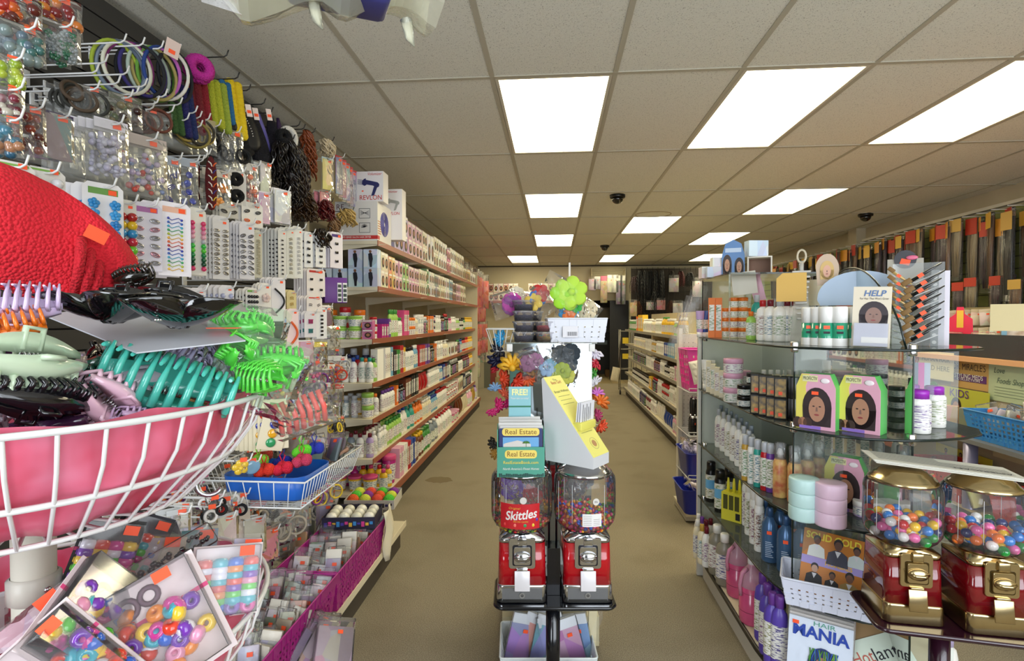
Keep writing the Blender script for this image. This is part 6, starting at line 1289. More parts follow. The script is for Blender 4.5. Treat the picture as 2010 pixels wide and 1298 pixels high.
for k in range(22): a = k*2.4; rr = .030*math.sqrt((k+.5)/22); MB().ring((0, 0, 0), .006, .0012, seg=10, ts=4).build('rubber_band', mat(rd.choice(BC), .5), None, None, (q.x+rr*math.cos(a)*1.1, q.y+rr*math.sin(a)-.004, zt+.020+.012*rd.random()), (rd.random()*3, rd.random()*3, 0)); tag(C.objects[-1], 'tiny coloured rubber band in the bottom tub of the short stack', 'rubber band', 'rubber bands in the tub')
# white basket on top, right
q = pt(1128, 672, 2.19); o = pbasket(.235, .2, .095, 'E4E6EE', 7, 3, name='plastic_basket', hole=.22, taper=.9, z0=.12, z1=.75); o.location = (q.x, q.y, zt+.005); o.rotation_euler = (0, 0, .08); tag(o, 'white perforated plastic basket on top of the centre rack', 'basket')
s_ = MB().box(-.03, .03, -.0015, 0, 0, .045).build('barcode_label', mat('E6E4E8', .5), o, None, (-.03, -.109, .02), (-.12, 0, 0)); b = MB()
for k in range(14): b.box(-.012+k*.0028, -.012+k*.0028+(.0014 if k % 3 else .0008), -.0022, -.0015, .006, .022)
b.build('barcode', INK, s_)
e = empty('wire_basket', rk(-hw-.035, .05, zt+.012)); e.rotation_euler = (0, 0, .08); b = MB(); b.tube([(-.06, -.05, .045), (.11, -.05, .045), (.11, .12, .045), (-.06, .12, .045)], .0028, 6, closed=True)
for k in range(7): x = -.06+.17*k/6; b.tube([(x, -.05, .045), (x*.5, -.02, -.045), (x*.5, .09, -.045), (x, .12, .045)], .0015, 4)
b.tube([(-.03, -.02, -.045), (.05, -.02, -.045), (.05, .09, -.045), (-.03, .09, -.045)], .0022, 5, closed=True); b.build('white_wires', WIRE, e); tag(e, 'small white wire basket at the left of the rack top', 'basket')
# film bags with flowers on top
def flowerbag(px, py, D, w, h, cols, lab, ty=0, petals=6, fs=.03, d=.06, hang=False):
    p = pt(px, py, D); r = empty('bagged_flower', p); r.rotation_euler = facing(p, -.1, ty); rd = random.Random(px); k = 'fb%.2f%.2f' % (w, h)
    if k not in PROTO: PROTO[k] = pillow(w, h, d, 10, 10, px).mesh('film_bag', FILM)
    link('film_bag', PROTO[k], r, None, (0, 0, h/2))
    for c_i, c in enumerate(cols):
        cx, cz = rd.uniform(-.25, .25)*w, rd.uniform(-.3, .3)*h if c_i else 0; b = MB()
        for a in range(petals):
            t = 2*PI*a/petals; b.ball((fs*.75*math.cos(t), -.004, fs*.75*math.sin(t)), fs*.55, seg=8, rings=5, sy=.35)
        b.ball((0, -.006, 0), fs*.3, seg=8, rings=5); b.build('fabric_flower', OC('matte'), r, c, (cx, -.004*c_i, cz), (rd.uniform(-.3, .3), rd.random(), 0))
    return tag(r, lab, 'bagged flower', 'bagged fabric flowers at the centre rack')
flowerbag(1102, 575, 2.08, .17, .12, ['9ED82E', 'B8E04A'], 'clear bag with a big lime green flower on top of the rack', .5, fs=.052)
flowerbag(1060, 592, 2.14, .14, .10, ['2A6AB8', 'C82A2A', 'D8B84A'], 'clear bag with blue, red and yellow flowers leaning on the tubs', .9, fs=.03)
flowerbag(1120, 612, 2.16, .13, .09, ['2A9AD0', '1E86C8', 'E8742A', '3AA84A'], 'clear bag of turquoise blue flowers in the white basket', .2, fs=.022)
flowerbag(1152, 612, 2.2, .10, .10, ['E4D8B8', 'E0D0B0'], 'clear bag of cream flowers at the right of the white basket', .6, fs=.03)
flowerbag(992, 598, 2.18, .12, .11, ['B83A9A', '8A3A8A'], 'clear bag with a magenta spiky flower in the wire basket', -.3, petals=11, fs=.034)
flowerbag(1020, 588, 2.3, .11, .08, ['E8DCBC', 'E8E0C8'], 'cream ruffled flower bag behind the tub stack', .2, petals=9, fs=.032)
flowerbag(1150, 640, 2.28, .08, .12, ['E8DCBC'], 'cream flower bag hanging behind the white basket', .9, fs=.03)
flowerbag(1106, 700, 2.06, .12, .10, ['2A343A', '343E46', '28323A'], 'dark slate flower bag put before the mirror as a reflection', .4, fs=.03, petals=8)  # four bags added here stand in for flowers reflected in the mirror
flowerbag(1105, 735, 2.05, .12, .13, ['B8B83A', 'A8B03A', '98A83A'], 'olive yellow leafy flower bag put before the mirror as a reflection', .3, petals=8, fs=.028)
flowerbag(1042, 712, 2.06, .10, .12, ['8A5A7A', '9A6A8A'], 'mauve flower bag put before the mirror as a reflection, left', -.3, fs=.028, petals=9)
flowerbag(1072, 720, 2.05, .08, .14, ['6A9AB0', '8AA8C8'], 'pale blue flower bag put before the middle of the mirror as a reflection', .1, fs=.026)
text_b = MB().box(-.004, .004, 0, .001, 0, .12).build('white_card_strip', mat('E0D8CC', .5), None, None, pt(1118, 572, 2.2), facing(pt(1118, 572, 2.2))); tag(text_b, 'narrow white card standing up behind the lime flower bag', 'card')
# hair bows hung down both sides
def mk_bow():
    b = MB()
    for k in range(6):
        a = PI*k/5*.9+.15; s_ = 1 if k < 3 else -1; L_ = .032; b.tube([(0, 0, 0), (L_*.6*math.cos(a), -.008, L_*.6*math.sin(a)+.006), (L_*math.cos(a), -.002, L_*math.sin(a)), (L_*.6*math.cos(a), .006, L_*.6*math.sin(a)-.006), (0, 0, 0)], [.003, .005, .006, .005, .003], 6)
    b.ball((0, -.006, 0), .009, seg=8, rings=5); return b.build('ribbon_bow', OC('satin'))
bows = [(1006, 722, 'F0B82E', 'golden yellow', 1.7), (1030, 724, 'E8A82E', 'amber', 1.4), (985, 745, 'E8502A', 'orange red', 1.2), (1012, 748, 'D83A1E', 'red orange', 1.2), (1035, 742, 'E8642E', 'orange', 1.1), (978, 705, '14183A', 'navy dotted', 1.3), (982, 685, '1E1E2A', 'black', 1.2), (986, 665, '3A9AC8', 'sky blue', 1.1), (976, 725, 'B81E2E', 'crimson', .8), (972, 765, '8AB0D8', 'pale blue', .9), (988, 775, 'E86A4A', 'coral', .9), (975, 795, 'E02A7A', 'hot pink', .9), (992, 790, 'C81E6A', 'fuchsia', .8), (966, 805, 'E83A8A', 'pink', .8),
        (1168, 690, 'E4DCE8', 'white lilac', 1.1), (1172, 712, 'C82A3A', 'red', .9), (1168, 735, '4A9A3A', 'green', .9), (1170, 752, 'E4E0E4', 'white', .9), (1172, 775, 'D87ACB', 'orchid', .9), (1176, 790, 'E8782A', 'orange', 1.2), (1170, 815, 'B83A6A', 'plum pink', .8), (1178, 835, 'E8542E', 'orange red', .9), (1165, 860, '3A8A4A', 'dark green', .8), (1164, 895, 'D83A4A', 'red', .8), (972, 870, '2A2620', 'black', .9), (975, 890, 'B88A3A', 'olive gold', .8)]
for i, (x, y, c, nm, s_) in enumerate(bows):
    p = pt(x, y, 2.1 if 1000 < x < 1100 else 2.16); put('bow', mk_bow, p, 0, f'{nm} ribbon bow on the {"left" if x < 1100 else "right"} side of the centre rack, {nth(i)} of all', 'hair bow', 'ribbon bows hung around the rack', c, scale=s_, rot=facing(p, 0, i*.7))
    b = MB().tube([p+Vector((0, .0, .0)), Vector(rk(-hw if x < 1100 else hw, .02, p.z+.01))+Vector((0, .01, 0))], .0012, 4); tag(b.build('bow_hook', WIRE), f'thin hook holding the {nm} bow, {nth(i)} of the rack hooks', 'hook', 'thin hooks on the centre rack')
for i, (px, py, c, nm) in enumerate([(1010, 960, '5A2A9A', 'violet'), (1000, 945, '6A3AA8', 'purple'), (1048, 968, 'A81E2A', 'dark red'), (1056, 940, '3A3A3E', 'charcoal'), (1130, 960, '4A4A4E', 'grey'), (1140, 935, '3A3A3A', 'dark grey')]):
    flowerbag(px, py, 2.0, .09, .09, [c, c], f'{nm} flower bag seen behind the candy machine globes', .1*i, fs=.028, petals=8)
# lower basket of packs and a cream board
q = onz(1075, 1300, .02); q = pt(1073, 1298, 1.93); o = pbasket(.335, .22, .125, 'E2E8E6', 12, 3, name='plastic_basket', hole=.34, taper=.9, z0=.2, z1=.72); zb2 = .125; o.location = (q.x+.0, q.y, zb2-.11+.0); o.location.z = .022; o.rotation_euler = (0, 0, .08); tag(o, 'white perforated basket of packs on the floor under the candy stand', 'basket')
for i, (dx, c, nm, ty) in enumerate([(-.12, '7A4AB0', 'violet', .25), (-.085, 'D8642E', 'orange flecked', .3), (-.055, '3A8A5A', 'green', .25), (-.025, '4A8AB8', 'blue', .2), (.05, '3A5AB0', 'deep blue', -.2), (.08, 'E8582E', 'red and blue', -.4), (.11, 'A83A8A', 'magenta', -.25), (.135, '5A9AC8', 'sky', -.2)]):
    pack((q.x+dx, q.y-.01+.015*(i % 3), .035), (-.1, ty, .08+.15*(-1)**i), .10, .2, c, f'{nm} accessory pack standing in the white floor basket, {nth(i)} from the left', 'packs in the white floor basket', head='D8DCE0')
pbk = pbasket(.2, .12, .12, 'D8E4E2', 8, 3, name='plastic_basket', hole=.34); pbk.location = (q.x-.0, q.y+.22, .30); pbk.rotation_euler = (0, 0, .08); tag(pbk, 'white perforated basket seen between the two chrome machines', 'basket')
MB().box(-.1, .1, -.06, .06, .0, .01).build('support_plate', mat('3A3A3A', .5), pbk, None, (0, 0, -.012))
b = MB().box(0, .03, 0, .012, 0, .42); o = b.build('cream_board', mat('D8CDA8', .5), None, None, pt(1152, 1298, 1.95)*1, (0, .03, .08)); o.location.z = .0; tag(o, 'cream board edge standing right of the floor basket', 'board')
b = MB()
for k in range(10):
    t = k/9; b.v += [(.01*math.sin(6*t)-.008, 0, -t*.12), (.01*math.sin(6*t)+.008+.006*t, .004, -t*.12)]
    if k: b.f.append([2*k-2, 2*k-1, 2*k+1, 2*k]); b.m.append(0); b.sm.append(True)
tag(b.build('torn_film_strip', BAG, None, None, pt(1172, 1190, 1.75), facing(pt(1172, 1190, 1.75))), 'wisp of clear plastic hanging from the black tray', 'plastic strip')
# ================================================================ glass display on the right
SP = [(.74, 2.75), (.74, 1.95), (.75, 1.85), (.78, 1.75), (.84, 1.675), (.92, 1.63), (1.02, 1.615), (1.12, 1.63), (1.22, 1.665), (1.31, 1.72), (1.36, 1.80), (1.36, 2.75)]
GLS = clear_mat('DDEBE6', .10, .02, 'shelf_glass'); GEDGE = mat('16221F', .2); gd = empty('glass_display', (0, 0, 0)); SZ = [1.235, .97, .69, .42]
for z in SZ:
    s_ = MB().prism(SP[::-1], z-.008, z, 'z').build('glass_shelf', GLS, gd); MB().tube([(x, y, z-.004) for x, y in SP[:-1]], .0042, 6).build('shelf_edge', GEDGE, s_)
MB().prism([(.74, 2.75), (.74, 2.3), (1.15, 2.3), (1.15, 2.75)][::-1], 1.515, 1.522, 'z').build('glass_shelf', GLS, gd)
MB().prism([(x-.01 if x < 1 else x+.01, y-.015 if y < 2.7 else y) for x, y in SP][::-1], .125, .15, 'z').build('base_deck', CREAM, gd); MB().tube([(x-.012 if x < 1 else x+.012, y-.018 if y < 2.7 else y, .137) for x, y in SP[:-1]], .012, 6).build('deck_edge', mat('1A1816', .4), gd)
MB().prism([(x+.02 if x < 1 else x-.03, y+.03 if y < 2.7 else y-.02) for x, y in SP][::-1], 0, .125, 'z').build('plinth', mat('C9C4B8', .5), gd)
for (x0, y0, x1, y1, zt_) in ((1.05, 1.625, 1.05, 2.75, 1.235), (.79, 1.80, 1.30, 1.80, 1.235), (.745, 2.72, 1.35, 2.72, 1.52)):
    m = MB(); hx, hy = (.003, 0) if x0 == x1 else (0, .003); m.add([(x0, y0, .15), (x1, y1, .15), (x1, y1, zt_), (x0, y0, zt_)], [(0, 1, 2, 3)]); m.build('glass_divider', GLS, gd); MB().box(x0-.002, x0+.002, y0-.002, y0+.002, .15, zt_).build('divider_edge', GEDGE, gd)
n = 20; ar = [(1.66+.62*k/n, 1.235+.27*math.sin(PI*k/n)**.7) for k in range(n+1)]; MB().add([(1.05, a, b_) for a, b_ in ar], [tuple(range(n+1))]).build('arched_glass', GLS, gd); MB().tube([(1.05, a, b_) for a, b_ in ar], .003, 5).build('arch_edge', GEDGE, gd)
for z in SZ:
    for x, y in ((.755, 2.70), (.79, 1.80), (1.05, 1.632)): MB().rbox(x-.010, x+.010, y-.010, y+.010, z-.022, z+.014, .004).build('chrome_clip', CHROME, gd)
for x, y in ((.745, 2.74), (1.355, 2.74), (.745, 2.31), (1.145, 2.31)): MB().box(x-.003, x+.003, y-.003, y+.003, 1.235, 1.515).build('glass_post', GLS, gd)
MB().rbox(.735, 1.36, 2.752, 2.775, 0, 1.24, .004).build('back_panel', mat('D4D2CA', .5), gd)
tag(gd, 'rounded glass shelf display with dark edged glass, right foreground', 'display shelf')
def on(px, Y): return ony(px, 640, Y).x
GG = 'goods on the rounded glass display'
def gi(kind, px, Y, z, col, cap, h, ws, lab, rz=-.35): return item(kind, on(px, Y), Y, z, rz, col, cap, h, lab, GG, ws)
A_ = 1.2355
for i, px in enumerate((1374, 1384)): gi('tube', px, 2.68, A_, ('lv', 'b')[i], 'w', .13, .8, f'{("lilac", "blue")[i]} lotion tube at the far left of the top glass shelf')
for i, px in enumerate((1397, 1410)): gi('slim', px, 2.60, A_, 'o', None, .19, .95, f'{("left", "right")[i]} tall orange bottle box on the top glass shelf')
for i, (px, Y, n_) in enumerate(((1424, 2.58, 3), (1440, 2.52, 4), (1458, 2.5, 4), (1472, 2.58, 3))):
    for k in range(n_): gi('jar', px, Y, A_+k*.047, 'c', 'o', .047, .5, f'cream jar with orange lid, {("bottom", "second", "third", "fourth")[k]} of the {nth(i)} jar column, top glass shelf')
gi('squeeze', 1474, 2.28, A_, 'lg', 'o', .12, .6, 'green shampoo bottle with orange cap, front of the top glass shelf'); gi('squeeze', 1485, 2.3, A_, 't', 's', .19, .7, 'dark teal bottle with silver cap, top glass shelf')
for i, (px, Y, c) in enumerate(((1497, 2.2, 'r'), (1512, 2.16, 'm'), (1530, 2.12, 's'), (1545, 2.12, 'm'), (1560, 2.1, 'm'), (1577, 2.08, 's'), (1508, 2.3, 's'), (1528, 2.32, 'm'), (1552, 2.3, 's'), (1574, 2.28, 'm'), (1592, 2.2, 's'))): gi('squeeze', px, Y, A_, 'w', c, .165, .75, f'white bottle with {CN[c][1]} cap, {nth(i)} of the white group on the top glass shelf')
GRB = mat('2E9E78', .15, coat=.5)
def mk_gel():
    r = MB().lathe([(.022, 0), (.023, .004), (.023, .075)], 16).build('gel_bottle', GRB); MB().lathe([(.0232, .075), (.0232, .122), (.021, .128)], 16).build('white_shoulder', WHITE, r); b = MB(); b.box(-.009, .009, -.0246, -.0236, .04, .047); r2 = b.build('dark_print', INK, r); MB().box(-.009, .009, -.0246, -.0236, .055, .066).build('price_sticker', ORANGE, r); MB().lathe([(.0233, 0), (.0233, .025)], 16, cap=False).build('white_foot', WHITE, r); return r
for i, (px, Y) in enumerate(((1588, 1.86), (1606, 1.83), (1622, 1.80), (1634, 1.86), (1648, 1.78), (1664, 1.86), (1676, 1.80), (1690, 1.86))): put('gel', mk_gel, (on(px, Y), Y, A_), -.4, f'green gel bottle with white top, {nth(i)} from left on the top glass shelf', 'bottle', 'green gel bottles')
# HELP leaflet holder
p = Vector((on(1708, 1.72), 1.72, A_)); r = empty('leaflet_holder', p); r.rotation_euler = facing(p, -.08, .03); CRM = mat('D8CDB6', .5)
MB().box(-.050, .050, .004, .006, 0, .19).build('header_card', CRM, r); text('HELP', .026, mat('4A6A9A', .4), r, (.005, .0025, .168), width=.058, bold=.02, shear=.2); text("For Hair That Won't Grow", .009, INK, r, (.005, .0025, .152), width=.074)
def portrait(parent, cx, cz, hw, hh, y, hair='2C2026', face='8A6A5E', name='printed_portrait'):
    e_ = lambda x, z, a, b_, n=22: [(x+a*math.cos(2*PI*i/n), z+b_*math.sin(2*PI*i/n)) for i in range(n)]
    b = MB(); b.prism(e_(cx, cz, hw, hh), y-.0006, y, 'y', 0); b.prism([(cx-hw, cz), (cx+hw, cz), (cx+hw*.95, cz-hh), (cx-hw*.95, cz-hh)], y-.0006, y, 'y', 0)
    b.prism(e_(cx, cz-hh*.12, hw*.56, hh*.66), y-.0012, y-.0006, 'y', 1)
    for s_ in (-1, 1): b.prism(e_(cx+s_*hw*.22, cz+hh*.02, hw*.09, hh*.035, 8), y-.0016, y-.0012, 'y', 0); 
    b.prism(e_(cx, cz-hh*.42, hw*.18, hh*.05, 8), y-.0016, y-.0012, 'y', 2); b.prism([(cx-hw*.05, cz-hh*.02), (cx+hw*.05, cz-hh*.02), (cx+hw*.08, cz-hh*.24), (cx-hw*.08, cz-hh*.24)], y-.0015, y-.0012, 'y', 3)
    return b.build(name, [mat(hair, .5), mat(face, .5), mat('8A3A3A', .5), mat('7A5A4E', .5)], parent)
portrait(r, .005, .102, .038, .042, .004); MB().box(-.047, .047, -.02, -.0185, 0, .075).build('clear_pocket', CLEAR, r)
for k in range(4): MB().box(-.044, .044, -.016+.005*k, -.013+.005*k, .002, .073-.002*k).build('leaflet', mat('C9CAD6', .45), r)
MB().box(-.024, .044, -.0172, -.0162, .012, .03).build('white_strip', WHITE, r)
tag(r, 'cream HELP leaflet holder with a portrait, at the front of the top glass shelf', 'leaflet holder')
# header cards, boxes and tower
def flatcard(px, py, Y, w, h, c, nm, ty=0, poly=None, t=.002):
    p = Vector((on(px, Y), Y, ony(px, py, Y).z)); b = MB(); b.prism(poly or [(-w/2, 0), (w/2, 0), (w/2, h), (-w/2, h)], -t, 0, 'y'); o = b.build('card_sign', mat(c, .5), None, None, p, facing(p, -.05, ty)); return tag(o, nm, 'sign', 'card signs on the glass display')
flatcard(1553, 592, 2.0, .085, .10, 'C9A048', 'manila yellow card with a cut corner above the white bottles', 0, [(-.05, 0), (.048, 0), (.048, .105), (-.03, .105), (-.05, .085)])
flatcard(1463, 578, 2.4, .10, .10, 'CFCABC', 'blank pale grey card leaning on the upper glass', -.12); flatcard(1492, 590, 2.42, .05, .12, 'D0A4B8', 'pink printed card right of the blank grey one', -.25)
el = [(.038*math.cos(2*PI*i/20), .055+.06*math.sin(2*PI*i/20)) for i in range(20)]; o = flatcard(1622, 560, 2.0, .07, .1, 'C0A890', 'oval header card with a blond girl portrait', 0, [(-.03, -.0), (.03, 0)]+el[:10]); portrait(o, 0, .055, .022, .034, -.003, 'C9A868', 'D0A088')
half = [(.13*math.cos(PI*i/16), .10*math.sin(PI*i/16)**.9) for i in range(17)]; o = flatcard(1688, 588, 1.92, .26, .11, 'A9BBD0', 'pale blue half round header board above the leaflet holder', 0, half+[(-.12, -.02), (.12, -.02)], .004)
p = Vector((on(1572, 2.02), 2.02, A_)); r = empty('comb_tower', p); r.rotation_euler = facing(p); b = MB(); b.prism([(-.035, 0), (.035, 0), (.022, .17), (.012, .215), (0, .225), (-.012, .215), (-.022, .17)], 0, .006, 'y'); b.build('clear_spine', clear_mat('E8E6DE', .35, .08, 'tower'), r); MB().ring((0, -.001, .285), .014, .004, 'y', 18, 6, sy=1.5).build('top_loop', clear_mat('E8DCC0', .5, .08, 'loop'), r); MB().tube([(0, .003, .22), (0, .003, .27)], .008, 8).build('neck', clear_mat('E8E6DE', .35, .08, 'tower'), r)
for k in range(10): MB().rbox(-.030+.0018*k, .030-.0018*k, -.03, 0, .19-k*.0+(-.0)-.0+(-k*.017)+.04, .196-k*.017+.04, .002).build('clear_tray', clear_mat('F0EEE8', .5, .1, 'traytower'), r)
r.scale = (1, 1, 1.12); tag(r, 'tall clear plastic comb tower with a loop top, above the white bottles', 'display tower')
o = put('suit2', lambda: MB().box(-.05, .05, -.03, .03, 0, .05).build('mask_box', OC('print')), (on(1405, 2.6), 2.6, 1.523), 0, 'lilac flat box on the upper glass shelf, left', 'box', None, 'C8B8D8'); put('suit2', None, (on(1385, 2.64), 2.64, 1.523), 0, 'white and pink box at the left end of the upper glass shelf', 'box', None, 'E0D8D4', scale=(.55, 1, 1.1)); put('suit2', None, (on(1404, 2.6), 2.6, 1.574), 0, 'small white and orange box on the lilac box', 'box', None, 'E4D8CC', scale=(.42, .8, .9))
p = Vector((on(1438, 2.55), 2.55, 1.523)); r = empty('mask_display', p); r.rotation_euler = facing(p); b = MB(); b.prism([(-.05, 0), (.05, 0), (.05, .10), (.035, .155), (.0, .175), (-.035, .155), (-.05, .10)], 0, .003, 'y'); b.build('blue_header', mat('5A82B4', .45), r); portrait(r, -.026, .06, .02, .045, -.0005, '3A2A22', 'B8886A'); portrait(r, .026, .05, .02, .04, -.0005, '2A1E1A', 'B08468'); MB().box(-.035, .035, -.001, 0, .115, .135).build('pale_band', mat('B8C8DC', .5), r); tag(r, 'blue rounded cardboard header with two faces on the upper glass shelf', 'display header')
p = Vector((on(1490, 2.5), 2.5, 1.523)); r = empty('cube_display', p); r.rotation_euler = facing(p); b = MB(); b.box(-.052, .052, 0, .08, 0, .006); b.box(-.052, .052, 0, .08, .084, .09); b.box(-.052, -.046, 0, .08, .006, .084); b.box(.046, .052, 0, .08, .006, .084); b.box(-.046, .046, .074, .08, .006, .084); b.build('white_frame', mat('D8D2C4', .5), r); MB().box(-.046, .046, .07, .074, .006, .084).build('inner_board', mat('7A5A48', .6), r); tag(r, 'open white cube frame on the upper glass shelf', 'display box')
put('suit2', None, (p.x-.005, p.y+.03, 1.614), .1, 'white and blue box on top of the white cube frame', 'box', None, 'C8D4E4', scale=(.9, .8, 1.45))
# comb and brush stand at right
p = Vector((on(1795, 1.80), 1.80, A_)); r = empty('brush_rack', p); r.rotation_euler = facing(p); MB().box(-.06, .075, .02, .024, 0, .27).build('clear_back', clear_mat('D8DCDC', .2, .05, 'rackback'), r)
for k in range(10): MB().tube([(-.055, 0, .225-k*.022), (.0, -.01, .205-k*.022), (.06, 0, .235-k*.022)], .002, 5).build('clear_ledge', clear_mat('F0F0F0', .5, .05, 'ledge'), r)
tag(r, 'clear angled rack of tail combs and brushes, right end of top glass shelf', 'rack')
RB_ = Matrix.Translation(p) @ Euler(facing(p)).to_matrix().to_4x4()
def mk_tail():
    r = MB().tube([(-.045, 0, 0), (0, 0, 0), (.05, 0, .0)], [.006, .005, .0018], 8).build('styling_brush', OC('gloss')); MB().rbox(-.07, -.04, -.006, .006, -.004, .012, .002).build('bristle_head', mat('7A5A2A', .6), r); MB().box(-.022, -.006, -.0075, -.006, -.006, .006).build('price_sticker', ORANGE, r); return r
for k in range(9): put('tail', mk_tail, RB_ @ Vector((.025+.008*(k % 2), -.014, .235-k*.024)), 0, f'black tail comb slanting up right, {nth(k)} from the top of the clear rack', 'comb', 'tail combs on the clear rack', '0E0E12', rot=(0, -.62, facing(p)[2]))
for k in range(6): put('tail', None, RB_ @ Vector((-.035, -.012, .222-k*.026)), 0, f'small gold handled brush slanting left, {nth(k)} from the top of the clear rack', 'brush', 'small brushes on the clear rack', 'C8A868', scale=(.7, .8, .8), rot=(0, .7, facing(p)[2]+PI*0))
flatcard(1852, 684, 1.86, .03, .26, 'E4DEE8', 'tall narrow white strip card at the right end of the glass shelf', 0, None)
o = flatcard(1834, 684, 1.84, .02, .26, '8A8C8E', 'clear strip with white dots beside the brush rack'); b = MB()
for k in range(10): b.lathe([(.006, 0), (.006, .001)], 12, axis='y', c=(0, -.0032, .02+k*.024))
b.build('white_dots', WHITE, o)
flatcard(1722, 590, 2.2, .05, .10, 'B88A88', 'pinkish pale face card behind the arch', 0); flatcard(1775, 560, 2.1, .11, .1, 'A8A294', 'clear hanging hair clip pack above the brush rack'); o = flatcard(1775, 525, 2.1, .06, .06, '3A3A40', 'dark round pack with a pink butterfly and orange sticker', 0, [(.035*math.cos(2*PI*i/16), .03+.035*math.sin(2*PI*i/16)) for i in range(16)]); sticker(o, (.0, -.003, .02), (PI/2, .3, 0), .03); MB().ball((.02, -.006, .035), .012, sx=1.6, sy=.3, sz=.7).build('pink_wing', mat('D86A8A', .4), o)
flatcard(1655, 605, 2.1, .05, .09, 'C8502A', 'orange and white striped comb pack behind the gel bottles'); flatcard(1600, 600, 2.1, .06, .1, 'D8D0B8', 'pale pack of combs left of the half round board')
for i in range(4):
    p = Vector((.80+.04*i, 2.72, 1.50)); o = pillow(.07, .28, .03, seed=i).build('clear_film_bag', FILM, None, None, (on(1378-i*9, 2.80), 2.80, 1.50-.03*i), (0, .3, -.3)); tag(o, f'clear film bag draped behind the display end, {nth(i)} of four', 'bag', 'film bags behind the display')
# second glass shelf
B_ = .9705
for i, px in enumerate((1386, 1396)): gi('tube', px, 2.70-.02*i, B_, 'w', 'w', .15, .8, f'white tube with a green crimped top, {("left", "right")[i]}, second glass shelf')
for i, px in enumerate((1392, 1401, 1409, 1418)): gi('slim', px, 2.62-.06*i, B_, 'c', None, .15-.01*i, .7, f'cream slim box, {nth(i)} from left on the second glass shelf')
for i, (px, Y, n_) in enumerate(((1440, 2.3, 3), (1456, 2.42, 2))):
    for k in range(n_): gi('jar', px, Y, B_+k*.062, 'w', 'lp', .062, .92, f'white jar with pale pink lid, {("bottom", "middle", "top")[k]} of the {("front", "rear")[i]} pink stack')
for i, (px, Y, n_) in enumerate(((1462, 2.17, 2), (1480, 2.2, 3))):
    for k in range(n_): gi('jar', px, Y, B_+k*.045, 'k', 'k', .045, .62, f'black jar, {("bottom", "middle", "top")[k]} of the {("left", "right")[i]} black stack, second glass shelf')
def mk_gc(): 
    r = MB().rbox(-.021, .021, -.02, .02, 0, .074, .001).build('colour_kit_carton', OC('satin')); b = MB(); b.box(-.017, .017, -.0212, -.02, .006, .068); b.build('gold_panel', noise_mat('antique_gold', '4A3A1A', 'A8842E', 60, .35), r); MB().box(-.006, .006, -.022, -.0212, .012, .024).build('price_sticker', ORANGE, r); return r
for row in (0, 1):
    for i, px in enumerate((1487, 1503, 1518, 1534)):
        Y = 2.02-.035*i; put('gc', mk_gc, (on(px, Y), Y, B_+row*.075), -.45, f'black carton with an antique gold front, {nth(i)} in the {("lower", "upper")[row]} row of the second glass shelf', 'box', 'gold fronted cartons', '14120E')
    for i, px in enumerate((1548, 1562)): put('blackc', lambda: MB().rbox(-.022, .022, -.02, .02, 0, .074, .001).build('black_carton', [mat('0E0D0F', .25)]), (on(px, 1.93), 1.93-.02*i, B_+row*.075), -.45, f'black carton with gold letters, {("left", "right")[i]} of the {("lower", "upper")[row]} pair by the portrait boxes', 'box', 'plain black cartons')
def mk_prof():
    r = empty('relaxer_kit_box'); w, h, d = .046, .115, .06; PK_ = mat('D8A0B4', .45); YL = mat('D8CC5A', .45); GR = mat('5AB85A', .45)
    b = MB(); b.prism([(-w, 0), (w, 0), (w, h), (w*.72, h+.035), (-w*.72, h+.035), (-w, h)], 0, .004, 'y'); b.build('front_panel', PK_, r); b = MB().box(w-.003, w, .004, d, 0, h); b.build('side_panel', GR, r); MB().box(-w, -w+.003, .004, d, 0, h).build('side_panel', YL, r); MB().box(-w, w, d, d+.003, 0, h).build('back_panel', GR, r)
    b = MB(); b.add([(-w*.72, .002, h+.035), (w*.72, .002, h+.035), (w*.72, d-.01, h+.035), (-w*.72, d-.01, h+.035), (-w, .002, h), (w, .002, h), (w, d, h), (-w, d, h)], [(0, 1, 2, 3), (1, 5, 6, 2), (3, 2, 6, 7), (0, 3, 7, 4)]); b.build('gable_top', GR, r)
    b = MB(); b.prism([(-w, 0), (-w*.55, 0), (-w*.4, h*.5), (-w*.5, h), (-w*.3, h+.034), (-w*.72, h+.034), (-w, h)], -.001, 0, 'y'); b.build('yellow_field', YL, r); MB().box(-w*.66, w*.12, -.002, -.001, h+.014, h+.031).build('title_strip', mat('D8D4A0', .5), r); text('PROFECTIV', .013, INK, r, (-w*.27, -.0022, h+.0225), width=w*.72, bold=.01)
    MB().ball((w*.48, -.001, h+.018), .010, sx=1.1, sy=.15, sz=.7).build('printed_cream', mat('E8DEE0', .4), r); portrait(r, .004, .062, .034, .052, -.001, '2A1A1C', 'A87A60'); b = MB()
    for k in range(3): b.prism([(-w*.9+k*.012+.011*math.cos(2*PI*i/10), .016+.015*math.sin(2*PI*i/10)) for i in range(10)], -.003, -.0022, 'y', k % 2)
    b.build('small_figures', [mat('3A2620', .5), mat('9A6A50', .5)], r); MB().box(-w*.8, w*.3, -.0035, -.0025, .001, .009).build('lilac_band', mat('8A6AC0', .5), r)
    MB().box(-.008, .008, -.0042, -.0035, h*.82, h*.82+.009).build('price_sticker', ORANGE, r); return r
for px, Y, z, rz, nm in ((1602, 1.74, B_, -.72, 'left relaxer kit box with a blurred portrait on the second glass shelf'), (1688, 1.70, B_, -.82, 'right relaxer kit box with green side panel on the second glass shelf'), (1660, 1.80, .6905, -.7, 'pink relaxer kit box behind the tape stacks on the third glass shelf')): put('prof', mk_prof, (on(px, Y), Y, z), rz, nm, 'box', 'relaxer kit boxes', scale=(1.22, 1, 1.18))
